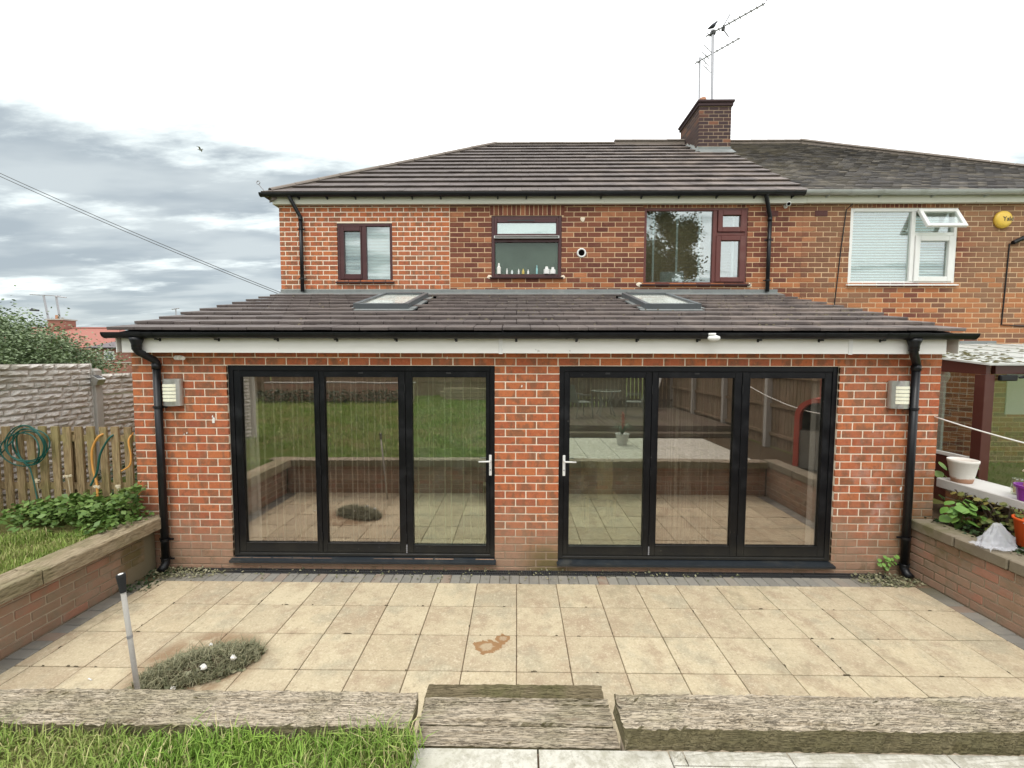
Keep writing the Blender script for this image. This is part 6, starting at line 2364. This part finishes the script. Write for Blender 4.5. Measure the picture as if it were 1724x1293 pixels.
# round table and two chairs
tb = thing('garden_table', (2.5, -7.2, .73), 'round glass topped garden table on the timber deck', 'table')
MB().lathe([(.40, 0), (.41, .01), (.40, .02), (.001, .02)], 28, (2.5, -7.2, 1.43)).obj('table_top', 'glass_poly', tb)
MB().lathe([(.40, 0), (.42, .008), (.40, .018), (.385, .008), (.40, 0)], 28, (2.5, -7.2, 1.425), cap=False).obj('rim', 'chair', tb)
for k in range(4):
    a = .785 + 1.571 * k
    MB().tube([(2.5 + .30 * math.cos(a), -7.2 + .30 * math.sin(a), .73), (2.5 + .16 * math.cos(a), -7.2 + .16 * math.sin(a), 1.1), (2.5 + .34 * math.cos(a), -7.2 + .34 * math.sin(a), 1.425)], .012, 8).obj('leg', 'chair', tb)
def garden_chair(x, y, rz, label):
    t = thing('garden_chair', (x, y, .73), label, 'chair', 'garden chairs on the deck')
    T = Matrix.Translation((x, y, .73)) @ Matrix.Rotation(rz, 4, 'Z')
    def o(m, n, mt):
        m.v = [tuple(T @ Vector(p)) for p in m.v]
        m.obj(n, mt, t)
    for sx in (-.24, .24):
        o(MB().tube([(sx, -.24, 0), (sx, -.22, .42), (sx, -.20, .62), (sx, .16, .64), (sx, .20, .42), (sx, .26, 0)], .012, 8), 'leg', 'chair')
    o(MB().box(-.23, .23, -.24, .22, .41, .43, 0, .008), 'seat', 'chair')
    m = MB()
    m.hexa([(-.23, .20, .43), (.23, .20, .43), (.23, .22, .43), (-.23, .22, .43), (-.22, .32, .90), (.22, .32, .90), (.22, .34, .90), (-.22, .34, .90)])
    o(m, 'backrest', 'chair')
garden_chair(1.75, -6.9, 1.2, 'woven garden chair left of the round table, mirrored in the right door')
garden_chair(3.25, -7.0, -1.3, 'woven garden chair right of the round table, mirrored in the right door')
cp = thing('potted_plant', (2.25, -4.3, .5), 'potted cordyline with dark strap leaves and red flower spike on the pale slabs', 'plant')
MB().lathe([(.10, 0), (.14, .22), (.15, .24), (.13, .24), (.001, .2)], 18, (2.25, -4.3, .50), cap=False).obj('pot', 'concrete_pale', cp)
m = MB()
for i in range(22):
    a = R.uniform(0, 6.28); l = R.uniform(.28, .42)
    pr_ = None
    P = []
    for k in range(6):
        t = k / 5
        P.append(Vector((2.25 + math.cos(a) * l * t, -4.3 + math.sin(a) * l * t, .72 + .34 * t * (1.5 - 1.5 * t * t * .9))))
    s_ = Vector((-math.sin(a), math.cos(a), 0))
    for k in range(5):
        w0, w1 = .016 * (1 - k / 5.5), .016 * (1 - (k + 1) / 5.5)
        m.add([P[k] - s_ * w0, P[k] + s_ * w0, P[k + 1] + s_ * w1, P[k + 1] - s_ * w1], [(0, 1, 2, 3)])
m.obj('strap_leaves', 'leaf_dark', cp)
m = MB().tube([(2.25, -4.3, .74), (2.26, -4.3, 1.15)], .008, 6)
for i in range(16):
    z = .9 + i * .018
    a = i * 2.4
    m.tube([(2.255, -4.3, z), (2.255 + .05 * math.cos(a), -4.3 + .05 * math.sin(a), z + .02)], .008, 5)
m.obj('flower_spike', 'red_paint', cp)
bq = thing('garden_oven', (4.85, -2.05, .57), 'red arched garden oven with dark mouth by the right wall, mirrored in the door', 'garden oven')
m = MB()
N = 12
for (ra, rb) in ((.31, .24),):
    vs = []
    for i in range(N + 1):
        a = math.pi * i / N
        for (rr, yy) in ((ra, -1.80), (ra, -2.35), (rb, -2.35), (rb, -1.80)):
            vs.append((4.83 + rr * math.cos(a), yy, 1.42 + rr * math.sin(a)))
    fs = []
    for i in range(N):
        for j in range(4):
            fs.append((4 * i + j, 4 * i + (j + 1) % 4, 4 * i + 4 + (j + 1) % 4, 4 * i + 4 + j))
    m.add(vs, fs)
m.box(4.52, 4.59, -2.35, -1.80, .62, 1.42).box(5.07, 5.14, -2.35, -1.80, .62, 1.42)
def oven(mb, n, mt):
    T = Matrix.Translation((4.83, -2.05, 0)) @ Matrix.Rotation(math.radians(48), 4, 'Z') @ Matrix.Translation((-4.83, 2.05, 0))
    mb.v = [tuple(T @ Vector(p)) for p in mb.v]
    mb.obj(n, mt, bq)
oven(m, 'arch', 'red_paint')
m = MB().box(4.591, 5.069, -2.34, -2.30, 1.20, 1.42)
m.add([(4.83 + .24 * math.cos(math.pi * i / 12), -1.97, 1.42 + .24 * math.sin(math.pi * i / 12)) for i in range(13)] + [(4.59, -1.97, 1.2), (5.07, -1.97, 1.2)], [tuple(list(range(13)) + [13, 14])])
oven(m, 'mouth', 'void')
oven(MB().box(4.592, 5.068, -2.33, -1.83, .60, 1.199), 'firebox_door', 'chair')
oven(MB().box(4.78, 4.88, -2.2, -2.08, 1.68, 2.05, 0, .01), 'flue', 'red_paint')
o = curtain(4.58, 4.82, -1.55, 1.55, 2.05, 3, .02, 'pink_towel', 'pink cloth hanging on the washing line, mirrored in the right glass door', 'pink_cloth')
o['category'] = 'towel'
pl = MB().tube([(4.3, -8.6, .73), (4.75, -8.9, 2.6)], .045, 10).obj('leaning_pole', 'white_pvc', smooth=True)
tag(pl, 'white pole leaning at the back of the deck, mirrored in the right glass door', 'pole')
# end of the lawn
gw = thing('garden_wall', (-7, -12.5, LAWN), 'low pinkish stone wall at the far left end of the lawn, mirrored in the left door', 'wall')
MB().box(-10.5, -4.3, -12.8, -12.60, .4, 1.30).obj('wall', 'mortar_garden', gw)
bl = brick_layout(4.3, 10.5, 1.30, 6, .15, .40, 0, [])
lay_bricks(gw, bl, 0, 'brick_garden', 300, rz=math.pi, origin=(0, -12.59, 0))
MB().box(-10.5, -4.25, -12.85, -12.56, 1.301, 1.35, 0, .01).obj('coping', 'concrete', gw)
tp = thing('timber_stack', (-1.3, -13.3, LAWN), 'stack of long grey timbers at the end of the lawn, mirrored in the left door', 'timber')
for i in range(4):
    MB().box(-3.2 + R.uniform(-.2, .2), .2 + R.uniform(-.2, .2), -13.5, -13.25, LAWN + i * .13, LAWN + i * .13 + .12, 0, .01).obj('beam', 'timber_cap', tp)
sf = thing('board_fence', (-2, -15.3, LAWN), 'weathered board fence across the far end of the garden', 'fence')
bb = MB().box(-.07, .07, -.01, .01, 0, 1.7, 0, .003).mesh('board', 'fence_board')
x = -11.8
while x < 5.2:
    put('board', bb, sf, Matrix.Translation((x, -15.38 + R.uniform(-.004, .004), .5)))
    x += .148
MB().box(-11.9, 5.2, -15.36, -15.33, 1.2, 1.28).obj('rail', 'fence_board', sf)
lf = thing('board_fence', (-11.9, -8, LAWN), 'weathered board fence along the far left side of the lawn', 'fence')
y = -4.8
while y > -15.2:
    put('board', bb, lf, Matrix.Translation((-11.85, y, .5)) @ Matrix.Rotation(math.pi / 2, 4, 'Z'))
    y -= .148
MB().box(-11.82, -11.79, -15.2, -4.8, 1.2, 1.28).obj('rail', 'fence_board', lf)


# =================================================================== TREES
def tree(x, y, z, h, rx, ry, label, seed, mat='leaf_tree', n=9000, size=.14, cz0=.30, trunk=.12, name='tree', clumps=60, group=None, spread=.26):
    rg = np.random.default_rng(seed)
    t = thing(name, (x, y, z), label, 'tree' if name == 'tree' else 'bush', group)
    rr = random.Random(seed)
    m = MB()
    m.tube([(x, y, z - .1), (x + .05, y, z + h * .25), (x - .04, y + .05, z + h * .5), (x, y, z + h * .8)], [trunk, trunk * .8, trunk * .5, trunk * .15], 9)
    zc_ = z + h * (cz0 + (1 - cz0) / 2)
    hz = h * (1 - cz0) / 2
    C_ = []
    while len(C_) < clumps:
        p = rg.uniform(-1, 1, 3)
        d = np.linalg.norm(p)
        if d < 1 and d > .35:
            C_.append((x + p[0] * rx * .85, y + p[1] * ry * .85, zc_ + p[2] * hz * .88))
    for c in C_[:max(8, clumps // 3)]:
        zb = z + h * rr.uniform(.2, .5)
        m.tube([(x, y, zb), ((x + c[0]) / 2, (y + c[1]) / 2, (zb + c[2]) / 2 + .1), c], [trunk * .35, trunk * .2, trunk * .06], 6)
    m.obj('trunk', 'bark', t, smooth=True)
    C_ = np.array(C_)
    k = rg.integers(0, len(C_), n)
    rad = np.array([rx, ry, hz]) * spread * rg.uniform(.7, 1.4, (n, 1))
    P = C_[k] + rg.normal(0, .55, (n, 3)) * rad
    v, f = leaf_cloud(P, size, .1, rg)
    shade = rg.random(len(C_))[k] * .6 + rg.random(n) * .4
    facemesh('crown', v, f, mat, shade, t)
    return t
tree(-15.2, 8.2, .0, 3.65, 2.4, 2.0, 'loose green bush tree at the far left edge behind the concrete fence', 21, n=26000, size=.08, cz0=.10, clumps=70)
tree(-13.75, 7.6, .0, 3.25, 1.15, 1.3, 'green bush tree in front of the red roofed house behind the concrete fence', 22, n=20000, size=.08, cz0=.10, clumps=60)
tree(-17.8, 9.5, .0, 3.8, 2.2, 2.0, 'green tree beyond the left edge of the picture', 23, n=5000, size=.15, cz0=.12)
tree(7.3, -12.0, .4, 10.8, 2.5, 2.2, 'tall broad tree at the back right of the gardens, mirrored in the upper window', 24, 'leaf_dark', n=30000, size=.15, cz0=.42, trunk=.16, clumps=40, spread=.17)
tree(-6.5, -17.5, .2, 6.5, 3.0, 2.2, 'dark tree beyond the far end of the lawn', 25, 'leaf_dark', n=8000, size=.24, cz0=.2, trunk=.18)
tree(.5, -18.0, .2, 6.0, 3.4, 2.2, 'dark tree beyond the timber deck', 26, 'leaf_dark', n=8000, size=.24, cz0=.2, trunk=.18)
pts = np.column_stack([NR.uniform(-11, -4.6, 2500), -12.3 + np.abs(NR.normal(0, .35, 2500)) * 1, .55 + NR.uniform(0, .5, 2500)])
cloud_plant('shrubs', pts, .10, 'leaf_dark', 'dark low shrubs against the stone wall at the end of the lawn', 'shrubs', kind='stuff')

# =================================================================== BACKGROUND HOUSES
def gen_box(m, x0, x1, y0, y1, z0, z1): m.box(x0, x1, y0, y1, z0, z1)
h1 = thing('red_roofed_house', (-47, 43, 0), 'far red brick bungalow with hipped red tile roof and brown chimney behind the bushes', 'house')
MB().box(-58, -43.6, 40.3, 50, -.05, 3.30).obj('wall', 'far_brick', h1)
m = MB()
ez, rz_ = 3.25, 5.85
m.add([(-58.5, 39.9, ez), (-43.1, 39.9, ez), (-47.4, 45, rz_), (-58.5, 45, rz_), (-43.1, 50.4, ez), (-58.5, 50.4, ez)], [(0, 1, 2, 3), (1, 4, 2), (4, 5, 3, 2), (0, 3, 5)])
m.obj('roof', 'red_tile', h1)
m = MB().tube([(-43.1, 39.9, ez + .02), (-47.4, 45, rz_ + .03), (-58, 45, rz_ + .03)], .13, 6)
m.obj('ridge_tile', 'red_tile', h1)
m = MB().box(-55.1, -53.2, 44.2, 45.6, 5.2, 6.75)
ch1 = m.obj('chimney', 'far_brick', h1)
MB().box(-55.2, -53.1, 44.1, 45.7, 6.751, 6.9).obj('chimney_cap', 'concrete', ch1)
MB().lathe([(.16, 0), (.14, .5)], 10, (-54.7, 44.9, 6.9)).obj('chimney_pot', 'terracotta', ch1)
MB().lathe([(.14, 0), (.12, .22)], 10, (-54.0, 44.9, 6.9)).obj('chimney_pot', 'concrete', ch1)
h2 = thing('small_house', (-42, 40, 0), 'far brick house wing with slate hip and small white window beside the eaves gutter', 'house')
MB().box(-45.0, -38.5, 39.2, 43, -.05, 3.42).obj('wall', 'far_brick', h2)
m = MB()
m.add([(-45.4, 38.9, 3.42), (-38.2, 38.9, 3.42), (-40.2, 41, 4.35), (-43.0, 41, 4.35), (-38.2, 43.2, 3.42), (-45.4, 43.2, 3.42)], [(0, 1, 2, 3), (1, 4, 2), (4, 5, 3, 2), (0, 3, 5)])
m.obj('roof', 'far_slate', h2)
m = MB().box(-45.4, -38.2, 38.85, 38.95, 3.32, 3.43)
m.obj('gutter', 'black_pvc', h2)
m = MB().frame(-43.55, -42.45, 2.10, 3.05, .11, 39.12, 39.2, .01)
m.box(-43.55, -42.45, 39.12, 39.19, 2.70, 2.78)
wn = m.obj('window', 'white_pvc', h2)
MB().box(-43.45, -42.55, 39.16, 39.17, 2.2, 2.95).obj('pane', 'glass_clear', wn)
MB().box(-43.45, -42.55, 39.195, 39.199, 2.2, 2.95).obj('pane_backing', 'dark_grey', wn)
MB().box(-44.25, -44.0, 39.1, 39.2, 2.75, 2.98).obj('alarm_box', 'white_pvc', h2)
fw = thing('brick_wall', (-44, 36, 0), 'far garden wall of dark boards below the small white window', 'wall')
MB().box(-48, -36, 36, 36.1, -.05, 1.85).obj('panel', 'far_brick', fw)
MB().box(-48, -36, 35.95, 36.15, 1.851, 1.93).obj('coping', 'concrete', fw)
h3 = thing('distant_house', (-60, 72, 0), 'distant house whose chimney top and aerial just show over the lean-to roof', 'house')
MB().box(-66, -54, 72, 80, -.05, 6.0).obj('wall', 'far_brick', h3)
m = MB()
m.add([(-66.5, 71.5, 6), (-53.5, 71.5, 6), (-57, 76, 9.0), (-63, 76, 9.0), (-53.5, 80.5, 6), (-66.5, 80.5, 6)], [(0, 1, 2, 3), (1, 4, 2), (4, 5, 3, 2), (5, 0, 3)])
m.obj('roof', 'far_slate', h3)
c3 = MB().box(-65.2, -63.9, 75, 76, 8.0, 9.7).obj('chimney', 'far_brick', h3)
MB().lathe([(.25, 0), (.35, .1), (.2, .35)], 10, (-64.1, 75.5, 9.7)).obj('chimney_pot', 'concrete', c3)


def aerial(name, label, base, top, boom0, boom1, n_el, el_len, group=None, r=.022, refl=None, mat='galv', up=False, thin=.006):
    t = thing(name, base, label, 'aerial', group)
    MB().tube([base, top], r, 8).obj('mast', mat, t)
    b0, b1 = Vector(boom0), Vector(boom1)
    MB().tube([b0, b1], thin * 1.6, 6).obj('boom', mat, t)
    d = (b1 - b0).normalized()
    sd__ = d.cross(Vector((0, 0, 1))).normalized()
    m = MB()
    for i in range(n_el):
        p = b0.lerp(b1, (i + .6) / n_el)
        e = Vector((0, 0, 1)) if up else sd__
        L = el_len * (1 - .35 * i / n_el)
        m.tube([p - e * L * (.15 if up else .5), p + e * L * (.85 if up else .5)], thin, 5)
        m.box(p.x - .012, p.x + .012, p.y - .012, p.y + .012, p.z - .01, p.z + .016)
    m.obj('elements', mat, t)
    if refl:
        m = MB()
        p = Vector(refl)
        for k in range(4):
            o_ = Vector((0, 0, -.26 + .17 * k))
            c_ = p + o_ + Vector((.05 * abs(k - 1.5), 0, 0))
            m.tube([c_ - sd__ * .22, c_ + sd__ * .22], thin, 5)
        m.tube([p + Vector((.07, 0, -.28)), p, p + Vector((.07, 0, .28))], thin, 5)
        m.obj('reflector', mat, t)
    return t
a1 = aerial('tv_aerial', 'taller television aerial on the chimney with its long boom pointing up right', (4.86, 6.45, 8.3), (4.84, 6.5, 10.47), (4.72, 6.62, 10.44), (5.64, 5.66, 10.455), 11, .16, 'television aerials on the chimney', .034, up=False, thin=.010)
m = MB()
m.box(4.79, 4.90, 6.45, 6.56, 10.39, 10.49, 0, .01)
m.box(4.98, 5.05, 6.30, 6.36, 10.36, 10.43, 0, .01)
m.tube([(4.98, 6.3, 10.40), (5.10, 6.22, 10.14)], .012, 6).tube([(4.98, 6.3, 10.40), (5.12, 6.2, 10.66)], .010, 6)
m.obj('clamp', 'dark_grey', a1)
a2 = aerial('tv_aerial', 'shorter television aerial on the chimney with crossed reflector rods', (4.79, 7.02, 8.3), (4.78, 7.1, 10.26), (4.68, 7.16, 10.15), (5.42, 6.28, 10.16), 9, .18, 'television aerials on the chimney', .028, thin=.009, refl=(4.86, 6.98, 10.15))
a3 = aerial('tv_aerial', 'left aerial mast on the far brown chimney', (-55.15, 44.5, 6.0), (-55.7, 44.5, 9.70), (-57.2, 44.4, 9.75), (-53.8, 44.6, 9.60), 5, .3, 'aerials on the far chimney', .10, thin=.03)
a4 = aerial('tv_aerial', 'right aerial mast on the far brown chimney', (-53.9, 44.5, 6.8), (-54.2, 44.5, 9.58), (-54.2, 44.4, 9.53), (-53.2, 44.7, 9.43), 2, .3, 'aerials on the far chimney', .10, thin=.035)
a5 = aerial('tv_aerial', 'small distant aerial peeping over the lean-to roof', (-64.6, 74.5, 9.3), (-64.6, 74.5, 11.7), (-65.2, 74.3, 11.5), (-64.0, 74.6, 11.8), 4, .6, None, .10, thin=.05)
m = MB().tube([(-57.4, 44.5, 7.95), (-56.4, 44.5, 7.9)], .12, 6)
m.tube([(-57.2, 44.5, 8.1), (-56.7, 44.5, 7.95)], .10, 6)
tag(m.obj('bird', 'feather_dark'), 'tiny dark bird in the air left of the far aerials', 'bird')


# birds
def bird(name, label, pos, L, heading, mat, pitch=.35, legs=True, wings=False):
    t = thing(name, pos, label, 'bird')
    prof = [(-.50, .010, 0), (-.40, .055, 0), (-.28, .075, 0), (-.12, .14, -.01), (.08, .17, -.015), (.22, .135, .03), (.30, .095, .085), (.37, .088, .115), (.43, .06, .115), (.47, .018, .105)]
    m = MB()
    n = 10
    o = 0
    vs = []
    for (xx, rr, zz) in prof:
        for k in range(n):
            a = 6.283 * k / n
            flat = .35 if xx < -.25 else .95
            vs.append(Vector((xx * L, rr * L * math.cos(a) * (1.2 if xx < -.25 else 1), (zz + rr * flat * math.sin(a)) * L)))
    T = Matrix.Translation(pos) @ Matrix.Rotation(heading, 4, 'Z') @ Matrix.Rotation(-pitch, 4, 'Y')
    m.add([T @ q for q in vs], [(i * n + k, i * n + (k + 1) % n, (i + 1) * n + (k + 1) % n, (i + 1) * n + k) for i in range(len(prof) - 1) for k in range(n)] + [tuple(range(n))[::-1], tuple((len(prof) - 1) * n + k for k in range(n))])
    m.obj('body', mat, t, smooth=True)
    b_ = MB().tube([T @ Vector((.45 * L, 0, .105 * L)), T @ Vector((.60 * L, 0, .08 * L))], [.028 * L, .004 * L], 6)
    b_.obj('beak', 'dark_grey', t)
    w_ = MB()
    if wings:
        for s_ in (-1, 1):
            P = [Vector((.20, s_ * .12, .05)), Vector((-.12, s_ * .12, .05)), Vector((-.08, s_ * .62, .22)), Vector((.20, s_ * .58, .24)), Vector((-.22, s_ * 1.15, .10)), Vector((-.10, s_ * 1.12, .12))]
            w_.add([T @ (p * L) for p in P], [(0, 1, 2, 3), (3, 2, 4, 5)])
            w_.add([T @ (p * L + Vector((0, 0, .02 * L))) for p in P], [(3, 2, 1, 0), (5, 4, 2, 3)])
    else:
        for s_ in (-1, 1):
            P = [(.18, .13, .02), (.05, .165, .04), (-.20, .12, .03), (-.42, .05, .02), (-.18, .13, -.05), (.05, .165, -.07)]
            w_.add([T @ (Vector((a, s_ * (c + .012), d)) * L) for a, c, d in P], [tuple(range(6))])
    w_.obj('wing', mat, t)
    if legs:
        g_ = MB()
        for s_ in (-1, 1):
            a = T @ Vector((.0, s_ * .05 * L, -.12 * L))
            g_.tube([a, a + Vector((0, 0, -.16 * L))], .012 * L, 5)
        g_.obj('leg', 'dark_grey', t)
    return t
bird('crow', 'dark bird perched on top of the taller aerial mast facing right', (4.83, 6.5, 10.60), .30, -.15, 'feather_dark', .45)
bird('pigeon', 'dark pigeon perched on the far right end of the taller aerial boom', (5.66, 5.62, 10.555), .34, 3.0, 'feather_dark', .15)
bird('gull', 'pale gull flying against the clouds left of the roof', (-14.477, 15, 11.81), .24, .3, 'feather_white', .1, False, True)

# overhead cables
for i, (dz, dy) in enumerate(((0, 0), (-.16, .05))):
    pts = []
    A, B_ = Vector((-4.30, 6.0 + dy, 3.35 + dz * .3)), Vector((-24.0, 6.0 + dy * 6, 12.55 + dz))
    for k in range(33):
        t = k / 32
        p = A.lerp(B_, t)
        p.z -= .45 * 4 * t * (1 - t)
        pts.append(p)
    tag(MB().tube(pts, .0085, 6).obj('overhead_cable', 'dark_grey', smooth=True), ['upper overhead cable running from the sky to the left side of the house', 'lower overhead cable running from the sky to the left side of the house'][i], 'cable', 'overhead cables to the house')
pts = [Vector((-80 + 90 * k / 20, 50, 6.6 + .002 * (k - 10) ** 2)) for k in range(21)]
tag(MB().tube(pts, .012, 5).obj('overhead_cable', 'dark_grey'), 'thin distant cable crossing behind the far brown chimney', 'cable')
